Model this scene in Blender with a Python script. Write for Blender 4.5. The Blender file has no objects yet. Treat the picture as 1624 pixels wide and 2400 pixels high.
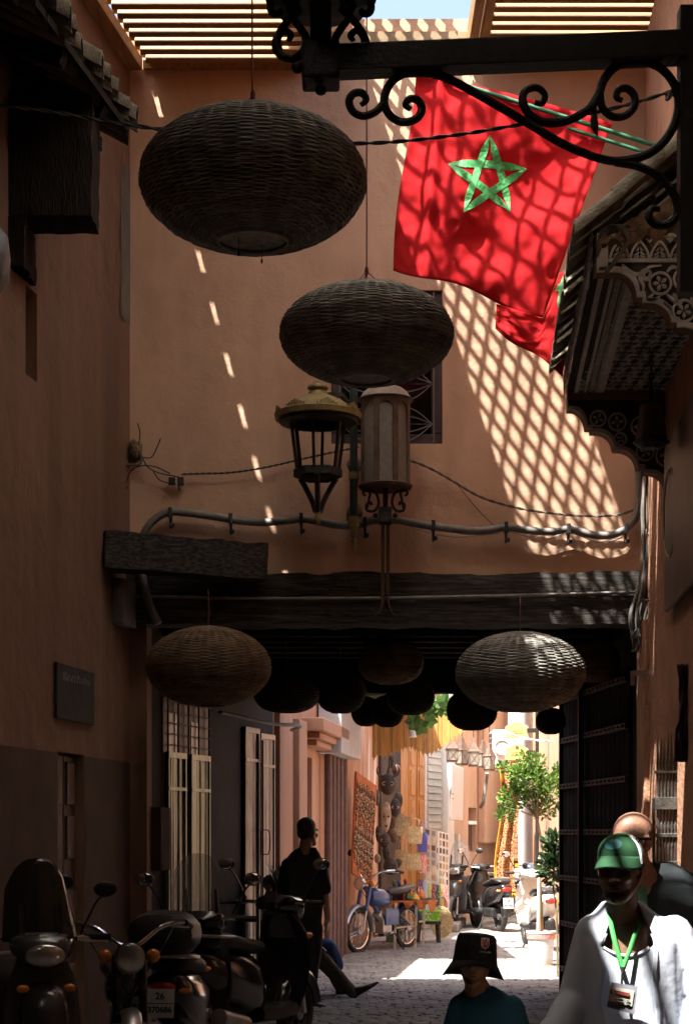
import bpy, math, random
from mathutils import Vector, Matrix, noise
random.seed(7)
R = math.radians
S = bpy.context.scene
COL = S.collection

# ------------------------------------------------------------------ camera, sky, sun, exposure
F, CX, HY, ZC = 4000.0, 812.0, 1950.0, 1.6      # focal length (px), principal column, horizon row, eye height
cam_d = bpy.data.cameras.new("camera")
cam = bpy.data.objects.new("camera", cam_d)
COL.objects.link(cam)
cam.location = (0, 0, ZC)
cam.rotation_euler = (R(90), 0, 0)
cam_d.sensor_fit = 'VERTICAL'
cam_d.sensor_height = 36
cam_d.lens = 36 * F / 2400
cam_d.shift_y = (HY - 1200) / 2400
cam_d.clip_start = 0.1
cam_d.clip_end = 600
S.camera = cam

SUN = Vector((.146, .156, -.44)).normalized()     # direction the light travels
w = bpy.data.worlds.new("World")
S.world = w
w.use_nodes = True
nt = w.node_tree
sky = nt.nodes.new("ShaderNodeTexSky")
sky.sky_type = 'NISHITA'
sky.sun_disc = False
sky.sun_elevation = math.asin(-SUN.z)
sky.sun_rotation = math.atan2(-SUN.x, -SUN.y)
sky.dust_density = 7.0
nt.nodes["Background"].inputs[1].default_value = 0.12
nt.links.new(sky.outputs[0], nt.nodes["Background"].inputs[0])
sun_d = bpy.data.lights.new("sun", 'SUN')
sun_d.energy = 5.0
sun_d.angle = R(0.4)
sun_d.color = (1.0, .95, .87)
sun = bpy.data.objects.new("sun", sun_d)
COL.objects.link(sun)
sun.location = (-4, -4, 30)
sun.rotation_euler = SUN.to_track_quat('-Z', 'Y').to_euler()
S.view_settings.view_transform = 'Standard'
S.view_settings.look = 'None'
S.view_settings.exposure = 2.05
S.view_settings.gamma = 1.0
S.render.engine = 'CYCLES'
S.cycles.use_denoising = True
S.cycles.max_bounces = 8
S.cycles.diffuse_bounces = 5
S.cycles.glossy_bounces = 3
S.cycles.transmission_bounces = 6
S.cycles.transparent_max_bounces = 8
S.cycles.caustics_reflective = False
S.cycles.caustics_refractive = False
S.cycles.sample_clamp_indirect = 6.0

# ------------------------------------------------------------------ helpers
V = Vector
def P(x, y, Y):
    "point at depth Y seen at photograph pixel (x, y)"
    return V(((x - CX) / F * Y, Y, ZC + (HY - y) / F * Y))
def G(x, Y):
    "ground point at depth Y under photograph column x"
    return V(((x - CX) / F * Y, Y, 0))

ORG = {}
class MB:
    def __init__(s):
        s.v = []; s.f = []; s.m = []
    def add(s, vs, fs, mi=0):
        o = len(s.v)
        s.v.extend(V(p) for p in vs)
        s.f.extend([tuple(i + o for i in f) for f in fs])
        s.m.extend([mi] * len(fs))
        return s
    def hexa(s, p, mi=0):
        "8 corners: bottom ring 0-3, top ring 4-7"
        return s.add(p, [(3, 2, 1, 0), (4, 5, 6, 7), (0, 1, 5, 4), (1, 2, 6, 5), (2, 3, 7, 6), (3, 0, 4, 7)], mi)
    def bb(s, x0, x1, y0, y1, z0, z1, mi=0):
        return s.hexa([(x0, y0, z0), (x1, y0, z0), (x1, y1, z0), (x0, y1, z0), (x0, y0, z1), (x1, y0, z1), (x1, y1, z1), (x0, y1, z1)], mi)
    def box(s, c, size, rot=None, mi=0):
        c = V(c); a, b, d = [q / 2 for q in size]
        M = rot if rot else Matrix.Identity(3)
        return s.hexa([c + M @ V(q) for q in ((-a, -b, -d), (a, -b, -d), (a, b, -d), (-a, b, -d), (-a, -b, d), (a, -b, d), (a, b, d), (-a, b, d))], mi)
    def beam(s, p0, p1, wd, ht, up=(0, 0, 1), mi=0):
        p0 = V(p0); p1 = V(p1); d = (p1 - p0).normalized()
        side = d.cross(V(up))
        if side.length < 1e-5: side = d.cross(V((1, 0, 0)))
        side.normalize(); u = side.cross(d)
        a = side * wd / 2; b = u * ht / 2
        return s.hexa([p0 - a - b, p0 + a - b, p1 + a - b, p1 - a - b, p0 - a + b, p0 + a + b, p1 + a + b, p1 - a + b], mi)
    def tube(s, pts, r, n=8, closed=False, cap=True, flat=1.0, mi=0):
        pts = [V(p) for p in pts]; N = len(pts)
        rr = r if isinstance(r, (list, tuple)) else [r] * N
        t0 = (pts[1] - pts[0]).normalized()
        u = t0.cross(V((0, 0, 1)))
        if u.length < 1e-3: u = t0.cross(V((1, 0, 0)))
        u.normalize()
        vs = []
        for i in range(N):
            if closed: t = (pts[(i + 1) % N] - pts[i - 1])
            elif i == 0: t = pts[1] - pts[0]
            elif i == N - 1: t = pts[-1] - pts[-2]
            else: t = pts[i + 1] - pts[i - 1]
            if t.length < 1e-9: t = t0
            t = t.normalized()
            u = u - t * u.dot(t)
            if u.length < 1e-6: u = t.cross(V((1, 0, 0)))
            u.normalize(); w_ = t.cross(u)
            for k in range(n):
                a = 2 * math.pi * k / n
                vs.append(pts[i] + (u * math.cos(a) + w_ * math.sin(a) * flat) * rr[i])
        fs = []
        M = N if closed else N - 1
        for i in range(M):
            j = (i + 1) % N
            for k in range(n):
                l = (k + 1) % n
                fs.append((i * n + k, i * n + l, j * n + l, j * n + k))
        if cap and not closed:
            fs.append(tuple(range(n - 1, -1, -1)))
            fs.append(tuple((N - 1) * n + k for k in range(n)))
        return s.add(vs, fs, mi)
    def lathe(s, prof, c=(0, 0, 0), n=24, rot=None, mi=0, squash=1.0):
        c = V(c); vs = []; fs = []
        M = rot if rot else Matrix.Identity(3)
        for (r, z) in prof:
            for k in range(n):
                a = 2 * math.pi * k / n
                vs.append(c + M @ V((r * math.cos(a), r * math.sin(a) * squash, z)))
        L = len(prof)
        for i in range(L - 1):
            for k in range(n):
                l = (k + 1) % n
                fs.append((i * n + k, i * n + l, (i + 1) * n + l, (i + 1) * n + k))
        if prof[0][0] > 1e-5: fs.append(tuple(range(n - 1, -1, -1)))
        if prof[-1][0] > 1e-5: fs.append(tuple((L - 1) * n + k for k in range(n)))
        return s.add(vs, fs, mi)
    def ell(s, c, rad, rot=None, nu=16, nv=10, mi=0):
        prof = []
        c = V(c); M = rot if rot else Matrix.Identity(3)
        vs = [c + M @ V((0, 0, -rad[2]))]
        for i in range(1, nv):
            t = -math.pi / 2 + math.pi * i / nv
            for k in range(nu):
                a = 2 * math.pi * k / nu
                vs.append(c + M @ V((rad[0] * math.cos(t) * math.cos(a), rad[1] * math.cos(t) * math.sin(a), rad[2] * math.sin(t))))
        vs.append(c + M @ V((0, 0, rad[2])))
        fs = []
        for k in range(nu):
            l = (k + 1) % nu
            fs.append((0, 1 + l, 1 + k))
            fs.append((len(vs) - 1, 1 + (nv - 2) * nu + k, 1 + (nv - 2) * nu + l))
        for i in range(nv - 2):
            for k in range(nu):
                l = (k + 1) % nu
                fs.append((1 + i * nu + k, 1 + i * nu + l, 1 + (i + 1) * nu + l, 1 + (i + 1) * nu + k))
        return s.add(vs, fs, mi)
    def cap(s, p0, r0, p1, r1, n=14, flat=1.0):
        "tapered capsule"
        p0 = V(p0); p1 = V(p1); d = (p1 - p0).normalized()
        pts = []; rs = []
        for a in (85, 60, 30): pts.append(p0 - d * r0 * math.sin(R(a))); rs.append(r0 * math.cos(R(a)))
        pts.append(p0); rs.append(r0); pts.append(p1); rs.append(r1)
        for a in (30, 60, 85): pts.append(p1 + d * r1 * math.sin(R(a))); rs.append(r1 * math.cos(R(a)))
        return s.tube(pts, rs, n, flat=flat)
    def grid(s, fn, nu, nv, mi=0, wrap=False):
        vs = [fn(i / nu, j / nv) for j in range(nv + 1) for i in range(nu + 1)]
        W = nu + 1
        fs = [(j * W + i, j * W + i + 1, (j + 1) * W + i + 1, (j + 1) * W + i) for j in range(nv) for i in range(nu)]
        return s.add(vs, fs, mi)
    def prism(s, poly, o, ux, uy, dv, mi=0):
        o = V(o); ux = V(ux); uy = V(uy); dv = V(dv); n = len(poly)
        a = [o + ux * p[0] + uy * p[1] for p in poly]
        b = [p + dv for p in a]
        fs = [tuple(range(n)), tuple(range(2 * n - 1, n - 1, -1))]
        fs += [(i, i + n, (i + 1) % n + n, (i + 1) % n) for i in range(n)]
        return s.add(a + b, fs, mi)
    def loft(s, rings, cap=True, mi=0):
        "rings: lists of points, the same count each"
        n = len(rings[0]); vs = [p for r in rings for p in r]; fs = []
        for i in range(len(rings) - 1):
            for k in range(n):
                l = (k + 1) % n
                fs.append((i * n + k, i * n + l, (i + 1) * n + l, (i + 1) * n + k))
        if cap:
            fs.append(tuple(range(n - 1, -1, -1))); fs.append(tuple((len(rings) - 1) * n + k for k in range(n)))
        return s.add(vs, fs, mi)
    def mesh(s, name, off=V((0, 0, 0)), smooth=False):
        me = bpy.data.meshes.new(name)
        me.from_pydata([tuple(p - off) for p in s.v], [], s.f)
        if any(s.m):
            for i, p in enumerate(me.polygons): p.material_index = s.m[i]
        me.update()
        if smooth:
            me.polygons.foreach_set("use_smooth", [True] * len(me.polygons))
            if smooth != 'all':
                try: me.set_sharp_from_angle(angle=R(42))
                except Exception: pass
        return me
    def build(s, name, mt, parent=None, smooth=False, bevel=0.0, recalc=True, label=None):
        if parent is not None:
            off = ORG[parent]
        else:
            xs = [p.x for p in s.v]; ys = [p.y for p in s.v]; zs = [p.z for p in s.v]
            off = V(((min(xs) + max(xs)) / 2, (min(ys) + max(ys)) / 2, min(zs)))
        me = s.mesh(name, off, smooth)
        if recalc: fix_normals(me)
        o = bpy.data.objects.new(name, me)
        COL.objects.link(o)
        for m_ in (mt if isinstance(mt, (list, tuple)) else [mt]): me.materials.append(m_)
        if parent is not None:
            o.parent = parent; ORG[o] = off
        else:
            o.location = off; ORG[o] = off
        if bevel:
            b = o.modifiers.new("edge", 'BEVEL'); b.width = bevel; b.segments = 2; b.limit_method = 'ANGLE'; b.angle_limit = R(40)
        if label: o["label"] = label
        return o

import bmesh
def fix_normals(me):
    bm = bmesh.new(); bm.from_mesh(me)
    bmesh.ops.recalc_face_normals(bm, faces=bm.faces)
    bm.to_mesh(me); bm.free()

def thing(name, label, cat, loc=(0, 0, 0), group=None, rz=0.0):
    o = bpy.data.objects.new(name, None)
    COL.objects.link(o)
    o.empty_display_size = .1
    o.location = loc; o.rotation_euler = (0, 0, rz)
    o["label"] = label; o["category"] = cat
    if group: o["group"] = group
    ORG[o] = V(loc)
    return o
def local_thing(name, label, cat, loc, rz=0.0, group=None):
    "a thing whose parts are built in its own coordinates"
    o = thing(name, label, cat, loc, group, rz)
    ORG[o] = V((0, 0, 0))
    return o
def tag(o, label, cat=None, group=None, kind=None):
    o["label"] = label
    if cat: o["category"] = cat
    if group: o["group"] = group
    if kind: o["kind"] = kind
    return o
def struct(o, label=None):
    o["kind"] = "structure"
    if label: o["label"] = label
    return o
def link_copy(name, src, parent, loc, rot=None, scale=None):
    o = bpy.data.objects.new(name, src)
    COL.objects.link(o)
    if parent is not None: o.parent = parent; ORG[o] = ORG[parent]; loc = V(loc) - ORG[parent]
    o.location = loc
    if rot is not None: o.rotation_euler = rot
    if scale is not None: o.scale = scale
    return o
def copy_tree(o, parent=None):
    c = o.copy(); COL.objects.link(c); c.parent = parent
    ORG[c] = ORG.get(o, V((0, 0, 0)))
    for ch in list(o.children): copy_tree(ch, c)
    return c
def spline(pts, sub=8, closed=False):
    "Catmull-Rom through the points"
    pts = [V(p) for p in pts]; n = len(pts); out = []
    rng = range(n) if closed else range(n - 1)
    for i in rng:
        p0 = pts[i - 1] if (closed or i > 0) else pts[0] * 2 - pts[1]
        p1 = pts[i]; p2 = pts[(i + 1) % n]
        p3 = pts[(i + 2) % n] if (closed or i + 2 < n) else p2 * 2 - p1
        for k in range(sub):
            t = k / sub
            out.append(((p1 * 2) + (p2 - p0) * t + (p0 * 2 - p1 * 5 + p2 * 4 - p3) * t * t + (p1 * 3 - p0 - p2 * 3 + p3) * t ** 3) * .5)
    if not closed: out.append(pts[-1])
    return out
def fbm(p, sc=1.0, o=3):
    p = V(p) * sc; a = 0; g = 1.0
    for i in range(o):
        a += g * noise.noise(p); p = p * 2.1 + V((3.1, 1.7, 9.2)); g *= .5
    return a
def text_mesh(txt, size, name, mt, M, parent=None, depth=.001, align='CENTER', bold=0.0):
    c = bpy.data.curves.new("lettering", 'FONT')
    c.body = txt; c.size = size; c.align_x = align; c.align_y = 'CENTER'; c.extrude = depth; c.offset = bold
    t = bpy.data.objects.new("lettering", c); COL.objects.link(t)
    bpy.context.view_layer.update()
    me = bpy.data.meshes.new_from_object(t.evaluated_get(bpy.context.evaluated_depsgraph_get()))
    bpy.data.objects.remove(t); bpy.data.curves.remove(c)
    me.transform(M)
    if parent is not None: me.transform(Matrix.Translation(-ORG[parent]))
    me.materials.clear(); me.materials.append(mt)
    o = bpy.data.objects.new(name, me); COL.objects.link(o)
    if parent is not None: o.parent = parent; ORG[o] = ORG[parent]
    return o

# ------------------------------------------------------------------ materials
MATS = {}
def mat(name, col, rough=.8, var=.18, scale=6.0, bump=0.0, bscale=60.0, metal=0.0, stretch=(1, 1, 1), col2=None, spec=.5,
        bstretch=None, trans=0.0, alpha=1.0, coat=0.0, thin=False, ramp=(.35, .65), island=0.0, stain=None, sscale=1.5, big=0.0):
    if name in MATS: return MATS[name]
    m = bpy.data.materials.new(name); m.use_nodes = True
    t = m.node_tree; b = t.nodes["Principled BSDF"]
    N = t.nodes.new; L = t.links.new
    tc = N("ShaderNodeTexCoord"); mp = N("ShaderNodeMapping"); mp.inputs[3].default_value = stretch
    L(tc.outputs["Object"], mp.inputs[0])
    nz = N("ShaderNodeTexNoise"); nz.inputs["Scale"].default_value = scale; nz.inputs["Detail"].default_value = 6; nz.inputs["Roughness"].default_value = .62
    L(mp.outputs[0], nz.inputs["Vector"])
    rp = N("ShaderNodeValToRGB")
    c1 = [max(0, c * (1 - var)) for c in col]; c2 = col2 if col2 else [min(1, c * (1 + var)) for c in col]
    rp.color_ramp.elements[0].position = ramp[0]; rp.color_ramp.elements[1].position = ramp[1]
    rp.color_ramp.elements[0].color = (*c1, 1); rp.color_ramp.elements[1].color = (*c2, 1)
    L(nz.outputs[0], rp.inputs[0])
    out = rp.outputs[0]
    if stain:
        n3 = N("ShaderNodeTexNoise"); n3.inputs["Scale"].default_value = sscale; n3.inputs["Detail"].default_value = 8
        L(mp.outputs[0], n3.inputs["Vector"])
        r3 = N("ShaderNodeValToRGB"); r3.color_ramp.elements[0].position = .52; r3.color_ramp.elements[1].position = .68
        L(n3.outputs[0], r3.inputs[0])
        mx = N("ShaderNodeMix"); mx.data_type = 'RGBA'
        L(r3.outputs[0], mx.inputs[0]); L(out, mx.inputs[6]); mx.inputs[7].default_value = (*stain, 1)
        out = mx.outputs[2]
    if island:
        oi = N("ShaderNodeObjectInfo"); ge = N("ShaderNodeNewGeometry"); ad = N("ShaderNodeMath"); ad.operation = 'ADD'
        L(oi.outputs["Random"], ad.inputs[0]); L(ge.outputs["Random Per Island"], ad.inputs[1])
        fr = N("ShaderNodeMath"); fr.operation = 'FRACT'; L(ad.outputs[0], fr.inputs[0])
        mr = N("ShaderNodeMapRange"); mr.inputs[3].default_value = 1 - island; mr.inputs[4].default_value = 1 + island
        L(fr.outputs[0], mr.inputs[0])
        hs = N("ShaderNodeHueSaturation"); L(mr.outputs[0], hs.inputs["Value"]); L(out, hs.inputs["Color"])
        out = hs.outputs[0]
    L(out, b.inputs["Base Color"])
    b.inputs["Roughness"].default_value = rough
    b.inputs["Metallic"].default_value = metal
    b.inputs["Specular IOR Level"].default_value = spec
    b.inputs["Coat Weight"].default_value = coat
    b.inputs["Coat Roughness"].default_value = .12
    if trans: b.inputs["Transmission Weight"].default_value = trans
    if alpha < 1: b.inputs["Alpha"].default_value = alpha
    if bump:
        mp2 = N("ShaderNodeMapping"); mp2.inputs[3].default_value = bstretch or stretch
        L(tc.outputs["Object"], mp2.inputs[0])
        n2 = N("ShaderNodeTexNoise"); n2.inputs["Scale"].default_value = bscale; n2.inputs["Detail"].default_value = 5
        L(mp2.outputs[0], n2.inputs["Vector"])
        bp = N("ShaderNodeBump"); bp.inputs["Strength"].default_value = bump; bp.inputs["Distance"].default_value = .02
        L(n2.outputs[0], bp.inputs["Height"]); L(bp.outputs[0], b.inputs["Normal"])
        if big:      # slow unevenness of hand-laid plaster
            n4 = N("ShaderNodeTexNoise"); n4.inputs["Scale"].default_value = 3.2; n4.inputs["Detail"].default_value = 4
            L(tc.outputs["Object"], n4.inputs["Vector"]); b4 = N("ShaderNodeBump"); b4.inputs["Strength"].default_value = big; b4.inputs["Distance"].default_value = .12
            L(n4.outputs[0], b4.inputs["Height"]); L(b4.outputs[0], bp.inputs["Normal"])
    if thin:   # fabric or leaf: part of the light goes through
        tr = N("ShaderNodeBsdfTranslucent"); L(out, tr.inputs[0])
        ms = N("ShaderNodeMixShader"); ms.inputs[0].default_value = thin
        L(b.outputs[0], ms.inputs[1]); L(tr.outputs[0], ms.inputs[2])
        L(ms.outputs[0], t.nodes["Material Output"].inputs[0])
    MATS[name] = m
    return m

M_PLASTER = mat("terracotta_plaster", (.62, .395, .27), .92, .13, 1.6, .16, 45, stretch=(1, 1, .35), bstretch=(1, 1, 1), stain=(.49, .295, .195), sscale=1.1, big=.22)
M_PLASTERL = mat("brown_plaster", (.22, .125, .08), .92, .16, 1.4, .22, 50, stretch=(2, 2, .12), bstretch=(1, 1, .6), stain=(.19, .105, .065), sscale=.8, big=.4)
M_PLASTERR = mat("rough_plaster", (.46, .235, .14), .95, .16, 3, .8, 26)
M_DADO = mat("shade_dark_dado_paint", (.085, .052, .036), .92, .2, 3, .2, 40)  # dado's own tone, darkened further for shade low on the wall
M_PINK = mat("pink_plaster", (.47, .265, .17), .9, .12, 2.0, .3, 30, stretch=(1.5, 1.5, .3))
M_PEEL = mat("peeling_plaster", (.44, .22, .115), .9, .12, 2.0, .3, 30, stretch=(3, 3, .5), stain=(.68, .58, .48), sscale=1.1)
M_CREAM = mat("cream_render", (.62, .56, .46), .9, .06, 2, .15, 30)
M_WHITEW = mat("white_wash", (.74, .72, .68), .9, .05, 2, .15, 30)
M_GROUND = mat("street_concrete", (.27, .255, .24), .9, .2, 3, .4, 30)
M_COBBLE = mat("cobble_stone", (.21, .205, .20), .75, .25, 14, .5, 40, island=.22)
M_OLDWOOD = mat("weathered_timber", (.04, .033, .028), .85, .5, 7, 1.0, 30, stretch=(.35, 8, 8), col2=(.13, .11, .095), ramp=(.42, .72))
M_OLDWOODZ = mat("weathered_timber_upright", (.085, .07, .058), .8, .5, 5, .9, 22, stretch=(6, 6, .6))
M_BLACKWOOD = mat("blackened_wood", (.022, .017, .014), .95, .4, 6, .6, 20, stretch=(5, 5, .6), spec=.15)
M_PINE = mat("pine_slat", (.31, .165, .05), .6, .28, 5, .25, 30, stretch=(.5, 5, 5), island=.13, stain=(.19, .09, .028), sscale=2.2)
M_PINEBEAM = mat("pine_beam", (.34, .19, .075), .65, .3, 5, .3, 30, stretch=(5, .6, 5))
M_LATH = mat("trellis_lath", (.30, .21, .12), .8, .2, 6)
M_ROOF = mat("roof_boards", (.09, .065, .045), .9, .3, 4, .3, 20)
M_IRON = mat("wrought_iron", (.018, .016, .015), .55, .4, 20, .25, 60, spec=.4)
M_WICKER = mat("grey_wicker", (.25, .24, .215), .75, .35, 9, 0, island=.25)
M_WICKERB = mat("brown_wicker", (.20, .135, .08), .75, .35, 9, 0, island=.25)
M_WICKERD = mat("shade_dark_wicker", (.045, .032, .022), .85, .35, 9, 0, island=.25)  # passage shade put into the wicker colour of the far baskets
M_RUSH = mat("straw", (.45, .34, .18), .8, .3, 25, .8, 90)
M_GREYPIPE = mat("grey_conduit", (.21, .20, .185), .5, .2, 12)
M_CABLE = mat("black_cable", (.035, .033, .032), .5, .3, 20)
M_CABLEG = mat("dusty_cable", (.13, .115, .095), .7, .35, 14)
M_GOLD = mat("gold_paint", (.27, .215, .09), .5, .25, 12, .15, 50, metal=.35)
M_GREENP = mat("green_paint", (.02, .13, .07), .5, .15, 10)
M_DARKGREEN = mat("dark_green_iron", (.022, .034, .032), .5, .3, 12)
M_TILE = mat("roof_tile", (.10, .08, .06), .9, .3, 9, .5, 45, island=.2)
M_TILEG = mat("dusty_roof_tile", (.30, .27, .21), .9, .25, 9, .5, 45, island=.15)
M_CARVE = mat("carved_plaster", (.68, .66, .62), .85, .14, 8, .25, 60)
M_CARVED = mat("carved_ground", (.07, .06, .05), .95, .3, 9)
M_CARVEEDGE = mat("bare_plaster_edge", (.30, .20, .135), .9, .15, 8, .2, 60)
M_STEEL = mat("brushed_steel", (.20, .22, .24), .28, .3, 7, .18, 9, metal=.6, stretch=(3, 3, .5))
M_STEELG = mat("greenish_steel", (.17, .22, .20), .3, .3, 4, .15, 9, metal=.6, stretch=(2, 2, .4))
M_CHROME = mat("chrome", (.68, .68, .68), .12, .05, 8, metal=1.0)
M_ALU = mat("dull_aluminium", (.45, .45, .45), .35, .15, 10, metal=.9)
M_RUBBER = mat("rubber", (.022, .021, .02), .8, .25, 15, .2, 60)
M_BLACKPLASTIC = mat("black_plastic", (.02, .02, .021), .42, .2, 10)
M_BLACKPAINT = mat("black_gloss_paint", (.012, .012, .014), .18, .1, 5, coat=.7)
M_DARKGREY = mat("graphite_paint", (.06, .06, .065), .25, .1, 5, coat=.6)
M_BLUEPAINT = mat("blue_enamel", (.045, .10, .27), .28, .15, 5, coat=.5)
M_NAVYPAINT = mat("navy_enamel", (.035, .055, .11), .25, .15, 5, coat=.6)
M_WHITEPAINT = mat("cream_enamel", (.74, .72, .66), .3, .05, 5, coat=.5)
M_WHITE = mat("white_paint", (.78, .77, .74), .6, .06, 6)
M_PLATE = mat("plate_white", (.72, .71, .68), .5, .06, 9)
M_INK = mat("black_ink", (.015, .015, .015), .7, .05, 5)
M_RED = mat("red_lens", (.45, .015, .012), .2, .1, 5, coat=.5)
M_ORANGE = mat("orange_lens", (.75, .25, .02), .2, .1, 5, coat=.5)
M_LENS = mat("headlamp_glass", (.62, .62, .60), .08, .1, 20, metal=.7)
M_MIRROR = mat("mirror_glass", (.8, .8, .8), .03, .0, 5, metal=1.0)
M_SCREEN = mat("clear_screen", (.55, .55, .53), .12, .1, 5, alpha=.28, spec=.7)
M_SMOKE = mat("smoked_screen", (.03, .03, .03), .15, .1, 5, alpha=.8, spec=.6)
M_LEATHER = mat("black_vinyl", (.022, .02, .02), .42, .2, 20, .2, 50)
M_FLAG = mat("red_flag_cloth", (.55, .014, .02), .85, .08, 5, .12, 220, thin=.42, spec=.2)
M_STAR = mat("green_appliqué".replace("é", "e"), (.06, .33, .10), .55, .25, 18, .5, 30)
M_SKIN = mat("light_skin", (.44, .225, .155), .45, .12, 14, .12, 90)
M_SKIND = mat("dark_skin", (.25, .135, .088), .45, .15, 14, .15, 90)
M_SKINM = mat("olive_skin", (.36, .19, .12), .5, .12, 14, .12, 90)
M_LIP = mat("lip_skin", (.25, .11, .09), .45, .1, 14)
M_HAIR = mat("dark_hair", (.02, .016, .014), .6, .3, 60, .5, 120)
M_GREYHAIR = mat("grey_stubble", (.16, .15, .14), .8, .3, 80, .4, 160)
M_EYE = mat("eye_dark", (.02, .015, .012), .2, .1, 5)
M_SHIRT = mat("pale_cotton", (.60, .65, .76), .85, .05, 4, .22, 18, thin=.08)
M_TEE = mat("white_jersey", (.62, .66, .76), .88, .05, 4, .2, 16)
M_CAPG = mat("green_cotton", (.02, .068, .03), .9, .15, 12, .06, 200, spec=.2)
M_TEALP = mat("teal_print", (.02, .13, .14), .7, .15, 30, .3, 150)
M_LANYARD = mat("green_ribbon", (.05, .36, .07), .6, .1, 10, .2, 150)
M_TEAL = mat("teal_jersey", (.02, .12, .20), .85, .12, 5, .2, 16)
M_BLACKCLOTH = mat("black_cloth", (.014, .014, .016), .9, .2, 8, .25, 60)
M_CHARCOAL = mat("charcoal_jersey", (.035, .045, .05), .88, .12, 6, .2, 18)
M_MINT = mat("mint_jersey", (.16, .46, .28), .85, .1, 6, .2, 18)
M_JEANS = mat("blue_cotton", (.045, .11, .30), .85, .15, 8, .25, 30)
M_KHAKI = mat("khaki_trousers", (.085, .078, .055), .88, .15, 8, .25, 24)
M_SHOE = mat("shoe_leather", (.03, .018, .013), .35, .2, 10)
M_LEAF = mat("citrus_leaf", (.12, .21, .04), .38, .3, 5, island=.5, thin=.35)
M_LEAFD = mat("dark_leaf", (.02, .05, .014), .45, .3, 5, island=.35, thin=.2)
M_VINE = mat("vine_leaf", (.10, .21, .05), .5, .3, 5, island=.3, thin=.4)
M_BARK = mat("bark", (.19, .145, .09), .9, .3, 12, .6, 30)

# ------------------------------------------------------------------ the setting: ground and buildings
def LW(Y): return -1.775 - .171 * (14 - Y)
def RW(Y): return 2.44 - .0723 * (14 - Y)

def wall(mb, p0, p1, z0, z1, thick=.3, holes=(), reveal=.15, flip=False, mi=0, cuts=0.0):
    """wall along the ground line p0 -> p1; its face is on the right of that direction (flip: left).
    holes: (u0, u1, z0, z1) openings with reveals"""
    p0 = V((p0[0], p0[1], 0)); p1 = V((p1[0], p1[1], 0))
    d = p1 - p0; L = d.length; d.normalize()
    n = V((d.y, -d.x, 0)) * (-1 if flip else 1)
    us = sorted(set([0, L] + [q for h in holes for q in h[:2]])); zs = sorted(set([z0, z1] + [q for h in holes for q in h[2:]]))
    def pt(u, z, b=0.0): return p0 + d * u + V((0, 0, z)) - n * b
    for i in range(len(us) - 1):
        for j in range(len(zs) - 1):
            um = (us[i] + us[i + 1]) / 2; zm = (zs[j] + zs[j + 1]) / 2
            if any(h[0] < um < h[1] and h[2] < zm < h[3] for h in holes): continue
            mb.add([pt(us[i], zs[j]), pt(us[i + 1], zs[j]), pt(us[i + 1], zs[j + 1]), pt(us[i], zs[j + 1])], [(0, 1, 2, 3)], mi)
    for (a, b, c, e) in holes:
        q = [(a, c), (b, c), (b, e), (a, e)]
        for k in range(4):
            (u, z), (u2, z2) = q[k], q[(k + 1) % 4]
            mb.add([pt(u, z), pt(u2, z2), pt(u2, z2, reveal), pt(u, z, reveal)], [(0, 1, 2, 3)], mi)
        mb.add([pt(a, c, reveal), pt(b, c, reveal), pt(b, e, reveal), pt(a, e, reveal)], [(0, 1, 2, 3)], mi)
    t = thick
    mb.add([pt(0, z0, t), pt(L, z0, t), pt(L, z1, t), pt(0, z1, t)], [(0, 1, 2, 3)], mi)
    mb.add([pt(0, z1), pt(L, z1), pt(L, z1, t), pt(0, z1, t)], [(0, 1, 2, 3)], mi)
    mb.add([pt(0, z0), pt(L, z0), pt(L, z0, t), pt(0, z0, t)], [(0, 1, 2, 3)], mi)
    for u in (0, L): mb.add([pt(u, z0), pt(u, z1), pt(u, z1, t), pt(u, z0, t)], [(0, 1, 2, 3)], mi)
    return pt

# ground sheet and cobbles
mb = MB()
mb.add([(-60, -30, 0), (60, -30, 0), (60, 120, 0), (-60, 120, 0)], [(0, 1, 2, 3)])
ground = struct(mb.build("ground", M_GROUND, recalc=False))
cob = []
for k in range(6):
    c = MB(); random.seed(40 + k)
    hx, hy, hz = .078, .052, .020
    def corner(sx, sy, f, z): return V((sx * hx * f + random.uniform(-.007, .007), sy * hy * f + random.uniform(-.006, .006), z + random.uniform(-.003, .003)))
    r0 = [corner(a, b, 1, 0) for a, b in ((-1, -1), (0, -1.04), (1, -1), (1.04, 0), (1, 1), (0, 1.04), (-1, 1), (-1.04, 0))]
    r1 = [p * .97 + V((0, 0, hz * .65)) for p in r0]
    r2 = [V((p.x * .78, p.y * .74, hz)) for p in r0]
    c.loft([r0, r1, r2], cap=True)
    me = c.mesh("cobble", smooth=True); fix_normals(me); me.materials.append(M_COBBLE); cob.append(me)
random.seed(11)
near = []; far = []
y = 14.12; row = 0
while y < 25.0:
    x = -1.4 + (row % 2) * .085 + random.uniform(-.02, .02)
    while x < 2.75:
        jx = x + random.uniform(-.012, .012); jy = y + random.uniform(-.012, .012) + .03 * math.sin(x * 1.7 + row)
        px = CX + F * jx / jy
        item = (jx, jy, random.randrange(6), random.uniform(-.1, .1), random.uniform(.85, 1.1))
        (near if (y < 17.6 and 690 < px < 1235) else far).append(item)
        x += .168
    y += .117; row += 1
near.sort(key=lambda q: q[1]); far += near[300:]; near = near[:300]
for (x, y, k, a, s) in near:
    link_copy("cobble", cob[k], ground, (x, y, random.uniform(0, .004)), (random.uniform(-.03, .03), random.uniform(-.03, .03), a), (s, 1, 1))
mb = MB()
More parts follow.
